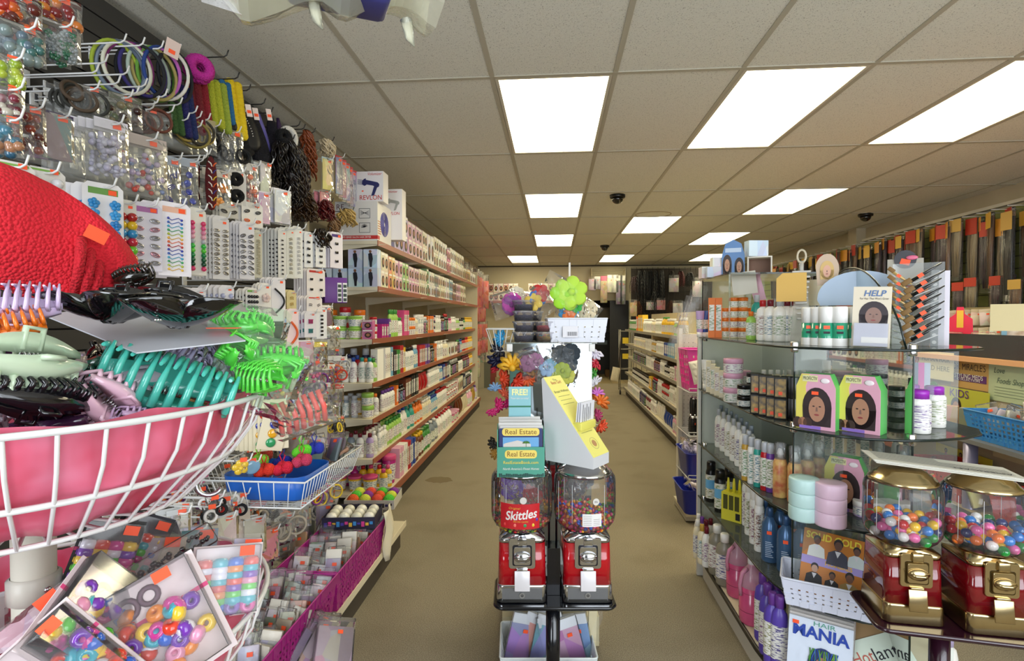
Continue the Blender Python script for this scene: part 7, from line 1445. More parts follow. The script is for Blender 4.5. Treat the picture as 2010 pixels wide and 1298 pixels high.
for i, (px, Y) in enumerate(((1766, 1.76), (1806, 1.72), (1836, 1.82), (1788, 1.86))): r = gi('spray', px, Y, B_, 'w', 'mg', .135, 1.2, f'white can with a purple cap, {nth(i)} from left on the second glass shelf', -.5); r.scale[0] *= 1.05
for ch in C.objects[-12:]:
    if ch.name.startswith('cap'): ch.color = lin('9A2AB0')+(1,)
for i, c in enumerate(('A8B4C8', 'C8CCD8', '7A8494', 'D85AA8', 'B8C0D0')): flatcard(1768+i*12, 770, 2.0+.02*i, .035, .11, c, f'{("pale blue", "white", "grey", "pink", "ice blue")[i]} rounded comb card behind the purple caps')
for i in range(5): gi('squeeze', 1500+i*14, 2.5, B_, 'c', 'w', .12, .6, f'cream dropper bottle, {nth(i)} in the back row of the second glass shelf')
for i in range(4): gi('jar', 1590+i*48, 2.35, B_, 'gd', 'br', .09, .9, f'amber jar, {nth(i)} of the far side row, second glass shelf')
# third glass shelf
C_ = .6905
for i in range(7):
    for k in range(2): q = onz(1409+i*9+k*4, 862+i*7.5-k*10, C_); gi('squeeze', 1412+i*10+k*5, 2.66-i*.085+k*.05, C_, 'w', ('s', 'gy')[k], .19+.01*k, .55, f'slim white bottle with {("silver", "grey")[k]} cap, {nth(i)} along the third glass shelf, {("front", "rear")[k]}')
for i, (px, Y, c, cw) in enumerate(((1466, 2.12, 'gd', 'amber'), (1478, 2.08, 'w', 'white'), (1490, 2.04, 't', 'teal'), (1504, 2.0, 'r', 'red'), (1515, 1.98, 'p', 'violet'))): gi('spray', px, Y, C_, c, 's', .18, .6, f'slim {cw} spray with clear cap on the third glass shelf')
def mk_mist():
    r = MB().lathe([(.022, 0), (.023, .004), (.023, .12), (.018, .135), (.009, .14)], 16).build('mist_bottle', noise_mat('warm_print', 'C86A4A', 'E8C87A', 28, .35)); MB().lathe([(.009, .138), (.009, .15), (.012, .152), (.006, .172)], 12).build('nozzle', WHITE, r); MB().lathe([(.0185, .136), (.0185, .19), (.014, .194), (.001, .195)], 16).build('clear_cap', clear_mat('F0F0F4', .2, .05, 'ccap'), r); return r
for i, (px, Y) in enumerate(((1534, 1.93), (1563, 1.88), (1588, 1.92), (1610, 1.96))): put('mist', mk_mist, (on(px, Y), Y, C_), -.4, f'body mist bottle with orange floral print and clear cap, {nth(i)} of four', 'bottle', 'body mist bottles')
def mk_tape():
    r = MB().lathe([(.020, 0), (.038, 0), (.0395, .003), (.0395, .027), (.038, .03), (.020, .03)], 32).build('tape_roll', OC('plastic')); MB().lathe([(.02, .028), (.02, .002)], 24, cap=False).build('core', mat('8A6A3A', .6), r); b = MB().lathe([(.001, .0295), (.0195, .0295)], 20, cap=False); b.build('gold_label', mat('6A5A2A', .4), r); return r
for s_, (px, Y, c, cw) in enumerate(((1582, 1.72, 'BFE0DC', 'mint'), (1634, 1.675, 'E4C4D8', 'pink'))):
    for k in range(3): put('tape', mk_tape, (on(px, Y), Y, C_+k*.0437), 0, f'{cw} wrap tape roll, {("bottom", "middle", "top")[k]} of its stack on the third glass shelf', 'tape roll', 'wrap tape rolls', c, scale=(1.12, 1.12, 1.45))
for i, (px, c, cw) in enumerate(((1690, 'C8CCD4', 'silver grey'), (1745, 'B8C4CC', 'ice grey'))): item('tub', on(px, 1.95), 1.95, C_, 0, 'w', 'w', .15, f'large {cw} canister at the back of the third glass shelf', GG, .85)
for i in range(5): gi('jar', 1700+i*14, 1.76, C_, 'lv', 'w', .05, .7, f'lavender jar on the third glass shelf, {nth(i)} behind the gold machine lid')
for i in range(6): gi('dark', 1600+i*24, 2.3, C_, ('k', 'db')[i % 2], 'k', .13, .8, f'{("black", "navy")[i % 2]} bottle in the back row of the third glass shelf, {nth(i)} from left')
for zz, nm, kk in ((B_, 'second', ('squeeze', 'jar', 'slim', 'dark')), (C_, 'third', ('squeeze', 'dark', 'pump', 'jug')), (.4205, 'fourth', ('squeeze', 'pump', 'dark', 'spray')), (A_, 'top', ('squeeze', 'jar'))):
    for i in range(11):
        kd = kk[i % len(kk)]; c = 'wcgkmlvlpgytbw'[i] if i not in (5, 6) else 'lb'; c = c if c in CN else 'w'; item(kd, 1.20+.05*(i % 2), 1.95+i*.065, zz, -.5, c, 'w', (.13 if kd != 'jar' else .06), f'{CN[c][1]} {NOUN[kd]}, {nth(i)} from camera along the hidden side of the {nm} glass shelf', GG, .8)
# fourth glass shelf
D_ = .4205
for i, (px, Y) in enumerate(((1398, 2.66), (1416, 2.52), (1434, 2.56))):
    r = gi('spray', px, Y, D_, 'k', 'k', .20, 1.0, f'black hairspray can with a blue label, {nth(i)} from left on the fourth glass shelf'); MB().lathe([(.0258, .07), (.0258, .115)], 16, cap=False).build('blue_label', mat('6AB0E0', .35), r)
p = Vector((on(1444, 2.42), 2.42, D_)); r = empty('bottle_carton', p); r.rotation_euler = (0, 0, -.75); MB().box(-.045, .045, -.03, .03, 0, .125).build('yellow_carton', mat('D8CE3A', .45), r); b = MB()
for k in range(3): b.box(-.036+k*.026, -.016+k*.026, -.031, -.03, .05, .115)
b.build('windows', mat('4A4A1A', .5), r)
for k in range(3): MB().lathe([(.008, .125), (.006, .165), (.003, .185)], 10, c=(-.027+k*.026, 0, 0)).build('yellow_nozzle', mat('E8DC3A', .35), r)
MB().box(.02, .04, -.031, -.03, .01, .04).build('black_mark', INK, r); tag(r, 'yellow carton holding three bottles with yellow nozzles on the fourth glass shelf', 'box')
for i, (px, Y) in enumerate(((1474, 2.26), (1484, 2.17), (1494, 2.10), (1468, 2.36))): r = gi('spray', px, Y, D_, 'w', 'w', .225, .72, f'tall white spray bottle with black vertical letters, {nth(i)} in the row'); text('PAUL MITCHELL', .018, INK, r, (0, -.027, .08), (PI/2, PI/2, 0), width=.10)
def mk_sh():
    r = MB().lathe([(.028, 0), (.030, .005), (.030, .10), (.027, .125), (.015, .142), (.012, .148)], 18).build('shampoo_bottle', mat('4A6C94', .25, .35)); MB().lathe([(.012, .147), (.011, .175), (.008, .178)], 14).build('cap', mat('3A5A84', .3, .3), r); b = MB()
    for k in range(9): b.box(-.014, .013-.004*(k % 3), -.0312, -.0300, .02+k*.006, .022+k*.006)
    b.build('small_print', mat('B8C8DC', .5), r); MB().box(-.009, .007, -.0312, -.0302, .095, .106).build('price_sticker', ORANGE, r); return r
for i, (px, Y) in enumerate(((1515, 2.02), (1547, 1.94), (1580, 1.92), (1505, 2.12), (1535, 2.08), (1566, 2.05))): put('shb', mk_sh, (on(px, Y), Y, D_), -.4, f'metallic slate blue shampoo bottle, {nth(i)} in the blue group of the fourth glass shelf', 'bottle', 'slate blue shampoo bottles', scale=(1.0, 1.0, 1.12))
q = onz(1640, 1185, D_); q = Vector((on(1628, 1.73), 1.73, D_)); o = pbasket(.25, .16, .085, 'D6DAEA', 10, 3, name='plastic_basket', hole=.3, taper=.88, z0=.2, z1=.72); o.location = q; o.rotation_euler = (0, 0, -.42); tag(o, 'white perforated basket holding a yellow magazine on the fourth glass shelf', 'basket')
# magazine in the basket
RQ = Matrix.Translation(q) @ Matrix.Rotation(-.42, 4, 'Z'); m = empty('magazine', RQ @ Vector((.005, .0, .006))); m.rotation_euler = (-.42, .10, -.42); w, h = .085, .205; MB().box(-w, w, -.004, .004, 0, h).build('pages', mat('C87A1E', .35), m)
text('SOLID GOLD', .030, mat('F0D838', .4), m, (.0, -.0046, h-.02), width=.155, bold=.03); MB().box(-w, w, -.0048, -.004, .095, .12).build('lilac_band', mat('A898D8', .4), m); text('HOMBRES', .018, mat('E8B83A', .4), m, (.02, -.0054, .108), width=.075, bold=.03)
def figure_print(parent, cx, cz, s_, shirt, hair, skin, y=-.0055):
    b = MB(); b.prism([(cx-.022*s_, cz-.03*s_), (cx+.022*s_, cz-.03*s_), (cx+.019*s_, cz-.004*s_), (cx+.006*s_, cz+.004*s_), (cx-.006*s_, cz+.004*s_), (cx-.019*s_, cz-.004*s_)], y, y+.0008, 'y', 0); E_ = lambda x, z, a, b_: [(x+a*math.cos(2*PI*i/14), z+b_*math.sin(2*PI*i/14)) for i in range(14)]
    b.prism(E_(cx, cz+.019*s_, .0095*s_, .011*s_), y-.0006, y, 'y', 1); b.prism(E_(cx, cz+.014*s_, .0078*s_, .010*s_), y-.0010, y-.0006, 'y', 2); b.prism([(cx-.006*s_, cz+.002*s_), (cx, cz-.012*s_), (cx+.006*s_, cz+.002*s_)], y-.0006, y, 'y', 3); b.build('printed_figure', [mat(shirt, .5), mat(hair, .5), mat(skin, .5), mat('E4E4EA', .5)], parent)
for a in ((-.045, .155, 1.15, 'E4E8E4', '1A1214', '6A4534'), (.015, .150, 1.4, '3E3E50', '1A1214', '6A4534'), (.066, .150, 1.1, 'D8E4E4', '1A1214', '6A4534'), (-.045, .068, 1.15, '1A1A20', '1E1A1E', 'C09A84'), (.005, .060, .95, '1A1A1E', '16100E', '7A5038'), (.052, .062, 1.3, 'A88A4A', '1A1412', '7A5038')): figure_print(m, *a)
MB().box(-.04, .06, -.0072, -.0066, .030, .034).build('white_caption', WHITE, m); tag(m, 'yellow SOLID GOLD magazine standing in the white basket', 'magazine')
# base deck
E_ = .1505
for i, (px, Y, c, cap) in enumerate(((1374, 2.70, 'w', 'w'), (1381, 2.66, 'w', 'p'), (1389, 2.62, 'w', 'm'), (1372, 2.62, 'c', 'w'), (1398, 2.64, 'w', 'm'), (1381, 2.56, 'c', 'gd'), (1390, 2.53, 'w', 'm'))): gi('squeeze', px, Y, E_, c, cap, .19, .65, f'{CN[c][1]} bottle with {CN[cap][1]} cap, {nth(i)} at the far end of the display deck')
for i, (px, Y) in enumerate(((1411, 2.46), (1426, 2.36))): r = gi('squeeze', px, Y, E_, 'gy', 'w', .23, 1.15, f'{("left", "right")[i]} large smoky grey bottle with white cap on the display deck'); r.color = lin('8A8474')+(1,)
def mk_pink():
    PL = mat('D0507E', .2, coat=.4); b = MB().lathe([(.050, 0), (.056, .006), (.058, .03), (.058, .14)], 20, 0); r = b.build('gallon_jug', PL); MB().lathe([(.058, .14), (.056, .165), (.045, .19), (.02, .215), (.017, .225)], 20, cap=False).build('empty_shoulder', clear_mat('E8B8CC', .5, .2, 'jugtop'), r); MB().lathe([(.019, .222), (.019, .245)], 14).build('cap', WHITE, r)
    MB().tube([(-.02, -.03, .21), (-.045, -.045, .195), (-.055, -.045, .15), (-.05, -.04, .11)], .009, 8).build('jug_handle', clear_mat('E8A0BC', .6, .2, 'jugh'), r); b = MB(); b.ring((0, 0, .05), .0585, .001, seg=24, ts=4); b.ring((0, 0, .12), .0585, .0008, seg=24, ts=4); b.build('mould_lines', mat('8A2A4A', .5), r); return r
for i, (px, Y) in enumerate(((1452, 2.28), (1480, 2.08))): put('pink', mk_pink, (on(px, Y), Y, E_), -.3, f'{("left", "right")[i]} gallon jug of pink liquid on the display deck', 'jug', 'pink gallon jugs', scale=(.78, .78, 1.02))
for i, (px, Y) in enumerate(((1502, 1.96), (1512, 1.88), (1522, 1.82), (1520, 1.98), (1532, 1.92), (1536, 1.80))): r = gi('squeeze', px, Y, E_, 'p', 'p', .25, .85, f'tall violet bottle, {nth(i)} in the violet group on the display deck'); r.color = lin('5A44A8')+(1,)
# magazines in sleeves on the deck
for k in range(15):
    q = Vector((on(1600, 1.74)+.0125*k*.55, 1.70+.0125*k, E_)); m = empty('sleeved_magazine', q); m.rotation_euler = (-.10, .04, -.42); cc = ('E4E4EC', 'D8D0C8', 'B8B0A8', 'E8784A', '3A3A5A', 'D8D8E0', 'C8B8A8')[k % 7]
    MB().box(-.088, .088, -.003, .003, 0, .215+.004*(k % 3)).build('magazine_pages', mat(cc if k else 'DCE4F0', .4), m); MB().box(-.092, .092, -.0048, .0048, 0, .238+.004*(k % 2)).build('clear_sleeve', FILM, m)
    if k == 0:
        text('MANIA', .05, mat('2A48A8', .4), m, (-.0, -.0056, .175), (PI/2, .0, 0), width=.155, bold=.03); text('HAIR', .02, mat('5AA08A', .4), m, (.01, -.0054, .205), width=.06); portrait(m, .01, .075, .042, .062, -.0053, '2A3A6A', 'A8706A'); hs = MB(); rd = random.Random(4)
        for j in range(22): x = -.03+.08*rd.random(); hs.tube([(x, -.0072, .13), (x+rd.uniform(-.012, .012), -.0075, .10), (x+rd.uniform(-.02, .02), -.0072, .06)], .0016, 4, m=j % 3)
        hs.build('coloured_hair_print', [mat('2A5AB8', .4), mat('4A8A3A', .4), mat('7AA83A', .4)], m); MB().box(-.078, -.06, -.006, -.0052, .192, .203).build('price_sticker', ORANGE, m)
        tag(m, 'front hair magazine with blue title and green-blue hair, in a clear sleeve', 'magazine', 'sleeved magazines on the display deck')
    else: tag(m, f'sleeved magazine on the display deck, {nth(k-1)} behind the blue titled front one', 'magazine', 'sleeved magazines on the display deck')
p = Vector((on(1772, 1.66), 1.60, E_+.02)); m = empty('magazine', p); m.rotation_euler = (-.7, -.42, -.15); MB().box(-.08, .09, -.004, .004, 0, .2).build('pages', mat('CFDCCB', .4), m); text('Hot', .05, mat('B85A4A', .4), m, (-.045, -.005, .15), width=.06); text('lanta', .05, INK, m, (.032, -.005, .15), width=.09); MB().ball((.02, -.004, .085), .035, sx=1.4, sy=.06).build('green_print', mat('4A8A3A', .5), m); tag(m, 'Hotlanta magazine leaning on the deck beside the maroon pole', 'magazine')
for k in range(4): m = empty('magazine', p+Vector((-.03-.012*k, .05+.012*k, 0))); m.rotation_euler = (-.55, -.30-.02*k, -.2); MB().box(-.09, .09, -.003, .003, 0, .21).build('pages', mat(('8A6A3A', '4A3A4A', '6A1A2A', 'B8B0B8')[k], .5), m); tag(m, f'magazine behind the Hotlanta one, {nth(k)} back', 'magazine', 'magazines by the maroon pole')
item('squeeze', on(1870, 1.9), 1.9, .0, .3, 'w', 'lv', .24, 'white and lilac bottle standing behind the maroon pole', GG, 1.1); item('tub', on(1872, 1.80), 1.80, 0, 0, 'y', 'o', .08, 'yellow tub on the floor right of the maroon pole', GG, .8)
# ================================================================ right gondola, end cap, counter, walls
RZ = dict(s1=1.154, s2=.91, s3=.685, s4=.41); RS_ = dict(s1='top right gondola shelf', s2='second right gondola shelf', s3='third right gondola shelf', s4='fourth right gondola shelf', s5='right gondola bottom deck')
GRAIL = mat('8A857C', .4)
def mk_g2():
    r = empty('gondola_shelving'); L = 1.36; MB().box(1.70, 1.72, 0, L, 0, 1.42).build('back_panel', CREAM2, r); MB().box(1.22, 1.70, 0, L, .12, .14).build('base_deck', CREAM, r); MB().box(1.215, 1.222, 0, L, .105, .145).build('deck_rail', GRAIL, r); MB().box(1.26, 1.27, 0, L, 0, .105).build('kick_plate', mat('3A342C', .6), r)
    for n in RZ:
        z = RZ[n]; s_ = MB().box(1.25, 1.70, .002, L-.002, z-.02, z).build('shelf', CREAM, r); MB().box(1.243, 1.25, .004, L-.004, z-.032, z+.004).build('price_rail', GRAIL, s_)
    return r
for k in range(4): put('g2', mk_g2, (0, 3.95+k*1.36, 0), 0, f'{("nearest", "second", "third", "farthest")[k]} bay of the cream right gondola with grey price rails', 'shelving', 'right gondola bays')
GR_ = 'goods on the right gondola'
run(RS_['s1'], 1.25, RZ['s1'], 5.25, 9.3, [('squeeze', 'y', 'o', 5, .19, .9), ('squeeze', 'lg', 'g', 3, .15, .8), ('squeeze', 'y', 'k', 6, .18, .9), ('jug', 'y', 'g', 3, .2, .8), ('squeeze', 'w', 'w', 6, .18, .9), ('squeeze', 'c', 'br', 4, .17, .9), ('squeeze', 'w', 'g', 5, .18, .9), ('squeeze', 'w', 'o', 5, .18, .9), ('slim', 'y', None, 9, .24, 1.3), ('slim', 'o', None, 4, .22, 1.2), ('squeeze', 'g', 'w', 12, .17, .9)], -1, GR_, .3)
run(RS_['s2'], 1.25, RZ['s2'], 5.25, 9.3, [('slim', 'lg', None, 4, .15, 1.2), ('slim', 'c', None, 5, .16, 1.2), ('slim', 'lb', None, 8, .15, 1.1), ('slim', 'b', None, 5, .15, 1.1), ('squeeze', 'w', 'b', 8, .15, .9), ('squeeze', 'gd', 'br', 6, .14, .8), ('slim', 'w', None, 10, .15, 1), ('squeeze', 'c', 'w', 20, .15, .8)], -1, GR_, .2)
run(RS_['s3'], 1.25, RZ['s3'], 5.25, 9.3, [('slim', 'w', None, 5, .15, 1.2), ('slim', 'lp', None, 4, .15, 1.2), ('jar', 'br', 'w', 3, .06, .9, 2), ('jar', 'w', 'k', 3, .06, .9, 2), ('squeeze', 'w', 'w', 5, .16, .9), ('dark', 'br', 'k', 6, .15, .8), ('squeeze', 'w', 'g', 4, .16, .9), ('slim', 'w', None, 8, .14, 1), ('dark', 'k', 'w', 20, .15, .9)], -1, GR_, .2)
run(RS_['s4'], 1.25, RZ['s4'], 5.25, 9.3, [('slim', 'y', None, 4, .17, 1.1), ('slim', 'g', None, 2, .15, 1.1), ('slim', 'w', None, 3, .2, 1.2), ('squeeze', 'w', 'r', 5, .19, .9), ('jar', 'gy', 'r', 5, .08, .8, 2), ('squeeze', 'w', 'k', 5, .18, .9), ('dark', 'db', 'r', 5, .17, .9), ('slim', 'y', None, 5, .16, 1), ('jar', 'w', 'k', 20, .07, .8, 2)], -1, GR_, .24)
run(RS_['s5'], 1.22, .141, 5.0, 9.3, [('squeeze', 'w', 'r', 6, .2, .9), ('squeeze', 'lp', 'r', 4, .18, .9), ('bag', 'b', None, 5, .14, 1), ('bag', 'w', None, 4, .18, 1), ('squeeze', 'w', 'b', 5, .17, .9), ('squeeze', 'm', 'w', 6, .17, .9), ('dark', 'db', 'w', 8, .18, .9), ('squeeze', 'w', 'w', 20, .17, .9)], -1, GR_, .24)
# end cap with peg board facing the door
PEG = mat('C9C6BC', .5); e = empty('end_cap_shelving', (0, 0, 0)); MB().box(.90, 1.62, 3.80, 3.82, 0, 1.22).build('peg_board', PEG, e); b = MB()
for i in range(22):
    for j in range(34): b.box(.915+i*.03, .919+i*.03, 3.7985, 3.80, .2+j*.029, .204+j*.029)
b.build('peg_holes', mat('4A4842', .8), e); MB().box(.875, .90, 3.78, 3.84, 0, 1.26).build('upright', mat('DAD6CA', .4), e); MB().box(.85, 1.6, 3.45, 3.80, .045, .065).build('base_deck', CREAM, e); MB().box(.855, 1.6, 3.47, 3.80, .012, .045).build('plinth', mat('B8B2A2', .5), e)
for z in (.85, .565, .285):
    w_ = MB(); w_.tube([(.87, 3.80, z), (.87, 3.47, z), (1.6, 3.47, z)], .004, 5); w_.tube([(.87, 3.47, z+.025), (1.6, 3.47, z+.025)], .003, 5)
    for k in range(10): w_.tube([(.88, 3.47+k*.033, z), (1.6, 3.47+k*.033, z)], .0018, 4)
    for k in range(14): w_.tube([(.87+k*.055, 3.47, z), (.87+k*.055, 3.47, z+.025)], .0018, 4)
    w_.build('wire_shelf', WIRE, e)
MB().lathe([(.001, -.012), (.028, -.012), (.028, .012), (.001, .012)], 16, axis='x', c=(.885, 3.52, .03)).build('caster', mat('15151A', .5), e); tag(e, 'cream end cap with peg board and white wire shelves, left of the glass display', 'shelving')
o = pbasket(.42, .26, .27, 'D83A9E', 8, 4, name='plastic_basket', hole=.62, taper=.9, z0=.12, z1=.9); o.location = (1.07, 3.60, .856); tag(o, 'pink shopping basket with large square holes on the end cap', 'basket')
o = MB().tube([(0, 0, .19), (.01, -.01, .1), (.03, .0, -.02), (.05, .01, -.03)], .007, 6).build('basket_handle', mat('3A3A40', .4), o, None, (-.14, -.14, 0)); o = pillow(.09, .15, .03, seed=3).build('white_paper_bag', mat('E4DDD0', .6), None, None, (.90, 3.44, 1.06), (0, -.25, -.2)); tag(o, 'crumpled white paper hanging on the pink shopping basket', 'paper')
o = MB().box(-.03, .06, -.002, 0, 0, .07).build('card_sign', mat('E4D8C8', .5), None, None, (.93, 3.50, 1.16), (0, .7, 0)); MB().box(-.025, .01, -.004, -.002, .04, .065).build('red_print', RED, o); tag(o, 'white card with red print sticking out of the pink basket', 'sign')
def mk_brush():
    r = MB().lathe([(.010, 0), (.014, .01), (.014, .10), (.009, .12), (.011, .15), (.013, .2), (.009, .235), (.001, .24)], 14).build('round_hairbrush', mat('0E0E10', .3)); b = MB().lathe([(.010, .098), (.012, .11), (.010, .125)], 14); b.build('silver_ring', CHROME, r); MB().lathe([(.010, .225), (.008, .24), (.001, .243)], 12).build('silver_tip', CHROME, r)
    b = MB()
    for k in range(10): b.ring((0, 0, .012+k*.009), .018, .0015, seg=12, ts=3)
    b.build('bristles', mat('2A2A2E', .6), r); MB().box(-.006, .006, -.0212, -.019, .07, .082).build('price_sticker', ORANGE, r); return r
for i in range(14): put('rbrush', mk_brush, (.895+.032*(i % 7)+.012*(i//7), 3.50+.07*(i//7), .568), 0, f'black round hairbrush standing on the end cap, {nth(i % 7)} in the {("front", "back")[i//7]} row', 'hairbrush', 'round hairbrushes', rot=(random.uniform(-.06, .06), random.uniform(-.06, .06), random.random()))
for z, x, y, nm, ty in ((.29, 1.01, 3.60, 'upper', 0), (.066, .98, 3.56, 'lower', .1)):
    r = empty('storage_bin', (x, y, z)); b = MB(); loft(b, [(0, .13, .12, .03), (.005, .135, .125, .03), (.16, .155, .145, .035), (.165, .165, .155, .035)], cap=False); b.box(-.12, .12, -.11, .11, 0, .004); o = b.build('bin_shell', mat('1E2EA8', .35), r); o.modifiers.new('s', 'SOLIDIFY').thickness = .003; tag(r, f'{nm} bright blue plastic bin on the end cap', 'bin', 'blue bins on the end cap')
    rd = random.Random(int(z*100))
    for k in range(7): c, cw = rd.choice([('D8DCEC', 'white'), ('C8C0E8', 'lavender'), ('E4D8E0', 'pale pink'), ('B8D8E8', 'ice blue'), ('E8386A', 'pink')][:4 if z > .2 else 5]); flow = Vector((x+rd.uniform(-.13, .03), y+rd.uniform(-.13, .06), z+.16+rd.uniform(0, .04))); u = pillow(.13, .13, .06, seed=k); r = empty('bagged_flower', flow); r.rotation_euler = (rd.uniform(-1, -.4), rd.uniform(-.8, .8), rd.random()*2); u.build('film_bag', FILM, r, None, (0, 0, .06)); b = MB(); [b.ball((.026*math.cos(a), 0, .026*math.sin(a)), .022, seg=8, rings=5, sy=.6) for a in range(6)]; b.build('fabric_flower', OC('matte'), r, c); tag(r, f'{cw} bagged flower heaped in the {nm} blue bin, {nth(k)} from the bottom', 'bagged flower', 'bagged flowers in the blue bins')
# stick rack and cart by the gondola far end
r = empty('wheeled_rack', (on(1222, 9.5), 9.5, 0)); b = MB()
for x in (-.05, .18):
    for y in (-.1, .1): b.tube([(x, y, .06), (x, y, 1.15)], .008, 6)
for z in (.1, .45, .8, 1.12): b.tube([(-.05, -.1, z), (.18, -.1, z), (.18, .1, z), (-.05, .1, z)], .006, 5, closed=True)
b.build('wire_frame', mat('A8A49A', .3, .8), r)
for x in (-.05, .18): MB().lathe([(.001, -.012), (.04, -.012), (.04, .012), (.001, .012)], 14, axis='x', c=(x, -.1, .04)).build('wheel', mat('1A1A1C', .5), r)
tag(r, 'small wheeled wire rack at the far end of the right gondola', 'rack'); p = Vector((on(1213, 9.2), 9.2, .3)); o = MB().tube([(0, 0, 0), (.06, 0, .75)], .012, 6).build('stick', mat('2A2620', .5), None, None, p); tag(o, 'dark stick leaning on the wheeled rack', 'stick'); o = pillow(.14, .24, .05, seed=9).build('white_paper_bag', mat('D8CDB0', .6), None, None, p+Vector((-.02, -.03, .2)), (0, .2, 0)); tag(o, 'small cream bag hanging on the stick by the doorway', 'bag')
r = empty('price_flag', (1.2, 9.0, .92)); MB().box(-.05, .05, -.002, 0, 0, .1).build('yellow_card', mat('E8C82A', .5), r); tag(r, 'upper yellow price card at the far gondola end', 'sign', 'yellow price cards'); r = empty('price_flag', (1.2, 9.0, .66)); MB().box(-.05, .05, -.002, 0, 0, .09).build('yellow_card', mat('E8C82A', .5), r); tag(r, 'lower yellow price card at the far gondola end', 'sign', 'yellow price cards')
# ---- hair packs on the right wall
sp_ = empty('slatwall_panel', (0, 0, 0)); MB().box(XR-.05, XR-.03, 2.2, 11.6, .9, 2.33).build('green_board', mat('7E8248', .7), sp_); b = MB()
for k in range(12): b.box(XR-.055, XR-.05, 2.2, 11.6, 1.0+k*.11, 1.01+k*.11)
b.build('grooves', mat('4A4A2A', .7), sp_); tag(sp_, 'olive green slatwall behind the hanging hair packs on the right', 'wall panel')
def mk_hair():
    r = empty('braiding_hair_pack'); rd = random.Random(3); b = MB()
    for k in range(9): x = -.03+.0075*k; b.tube([(x, rd.uniform(-.012, .0), -.03), (x+rd.uniform(-.008, .008), rd.uniform(-.02, .0), -.25), (x*.7+rd.uniform(-.01, .01), rd.uniform(-.014, .0), -.50)], [.007, .009, .004], 5)
    b.build('hair_bundle', OC('satin'), r); MB().rbox(-.045, .045, -.022, .006, -.54, 0, .006).build('clear_bag', FILM, r); MB().box(-.045, .045, -.024, -.021, -.11, 0).build('header_card', OC('satin'), r); return r
rd = random.Random(17); HD = [('D8942A', 'orange'), ('E0B03A', 'yellow'), ('B8341E', 'red'), ('C8A04A', 'gold')]; HC_ = [('14100F', 'black'), ('2A1A16', 'dark brown'), ('3A2230', 'plum'), ('6A4A30', 'brown'), ('8A7A60', 'ash'), ('1A1416', 'off-black')]
y = 3.3; i = 0
while y < 9.9:
    hd = rd.choice(HD if y > 4.4 else HD[2:3]*3+HD[:1]); hc = rd.choice(HC_); o = put('hair', mk_hair, (XR-.13-rd.uniform(0, .12), y, 2.27+rd.uniform(-.05, .03)), -PI/2+rd.uniform(-.5, .3), f'{hc[1]} hair pack with {hd[1]} header, {nth(i)} from the camera, upper row of right wall', 'hair pack', 'hair packs on the right wall', kids=dict(header_card=hd[0], hair_bundle=hc[0]), scale=(1.3, 1.2, rd.uniform(1.1, 1.45))); y += rd.uniform(.065, .10); i += 1
y = 3.6; i = 0
while y < 9.0:
    hd = rd.choice(HD); hc = rd.choice(HC_); put('hair', mk_hair, (XR-.16-rd.uniform(0, .1), y, 1.70+rd.uniform(-.04, .03)), -PI/2+rd.uniform(-.5, .3), f'{hc[1]} hair pack with {hd[1]} header, {nth(i)} from the camera, lower row of right wall', 'hair pack', 'hair packs on the right wall', kids=dict(header_card=hd[0], hair_bundle=hc[0]), scale=(1.25, 1, .75)); y += rd.uniform(.10, .16); i += 1
b = MB()
for k in range(40): yy = 3.3+k*.165; b.tube([(XR-.05, yy, 2.29), (XR-.30, yy, 2.29)], .003, 4)
b.build('hook_row', WIRE, sp_)
rd = random.Random(5)
for i in range(26):
    px = 1838+(i % 9)*20; py = 640+(i//9)*36; c, cw = rd.choice([('E4D8C8', 'cream'), ('D8C8A8', 'tan'), ('E8C83A', 'yellow'), ('C8B8A8', 'beige'), ('B8341E', 'red')]); p = onx(px, py, 3.3); pack(p, facing(p, 0, rd.uniform(-.1, .1)), .09, .13, c, f'{cw} small pack hanging right of the brush rack, {nth(i)} of the crowded block', 'small packs in the right block', head='C8B89A')
bk = empty('display_board', (0, 0, 0)); MB().box(3.34, 3.36, 2.6, 4.6, .5, 1.42).build('board', mat('8A7E5A', .7), bk); MB().box(3.2, 3.5, 2.6, 4.6, 0, .5).build('base', mat('6A6250', .7), bk); tag(bk, 'tan freestanding board carrying the crowded block of small packs', 'display board')
# ---- counter
ct = empty('counter', (0, 0, 0)); MB().box(2.22, 2.75, 2.25, 4.6, 0, 1.10).build('counter_body', mat('B8A888', .6), ct); MB().box(2.16, 2.80, 2.2, 4.65, 1.10, 1.125).build('counter_top', mat('E0A878', .4), ct); MB().box(1.92, 2.22, 2.0, 3.8, .745, .765).build('grey_shelf', mat('8A8A88', .4, .3), ct); MB().lathe([(.028, .0), (.028, .745)], 20, c=(1.95, 2.62, 0)).build('shelf_leg', mat('8A86A0', .3, .6), ct); MB().box(1.92, 2.22, 2.0, 3.8, .42, .435).build('lower_shelf', mat('A89878', .5), ct)
tag(ct, 'shop counter with orange top edge, posters and a grey metal side shelf', 'counter')
def poster(px0, py0, px1, py1, c, nm, t=.002, X=2.215):
    a = onx(px0, py0, X); d = onx(px1, py1, X); r = empty('poster', (X, (a.y+d.y)/2, d.z)); w = abs(a.y-d.y); h = a.z-d.z; MB().box(-t, 0, -w/2, w/2, 0, h).build('poster_sheet', mat(c, .6), r); tag(r, nm, 'poster', 'posters on the counter side'); return r, w, h
TR = (PI/2, 0, -PI/2)
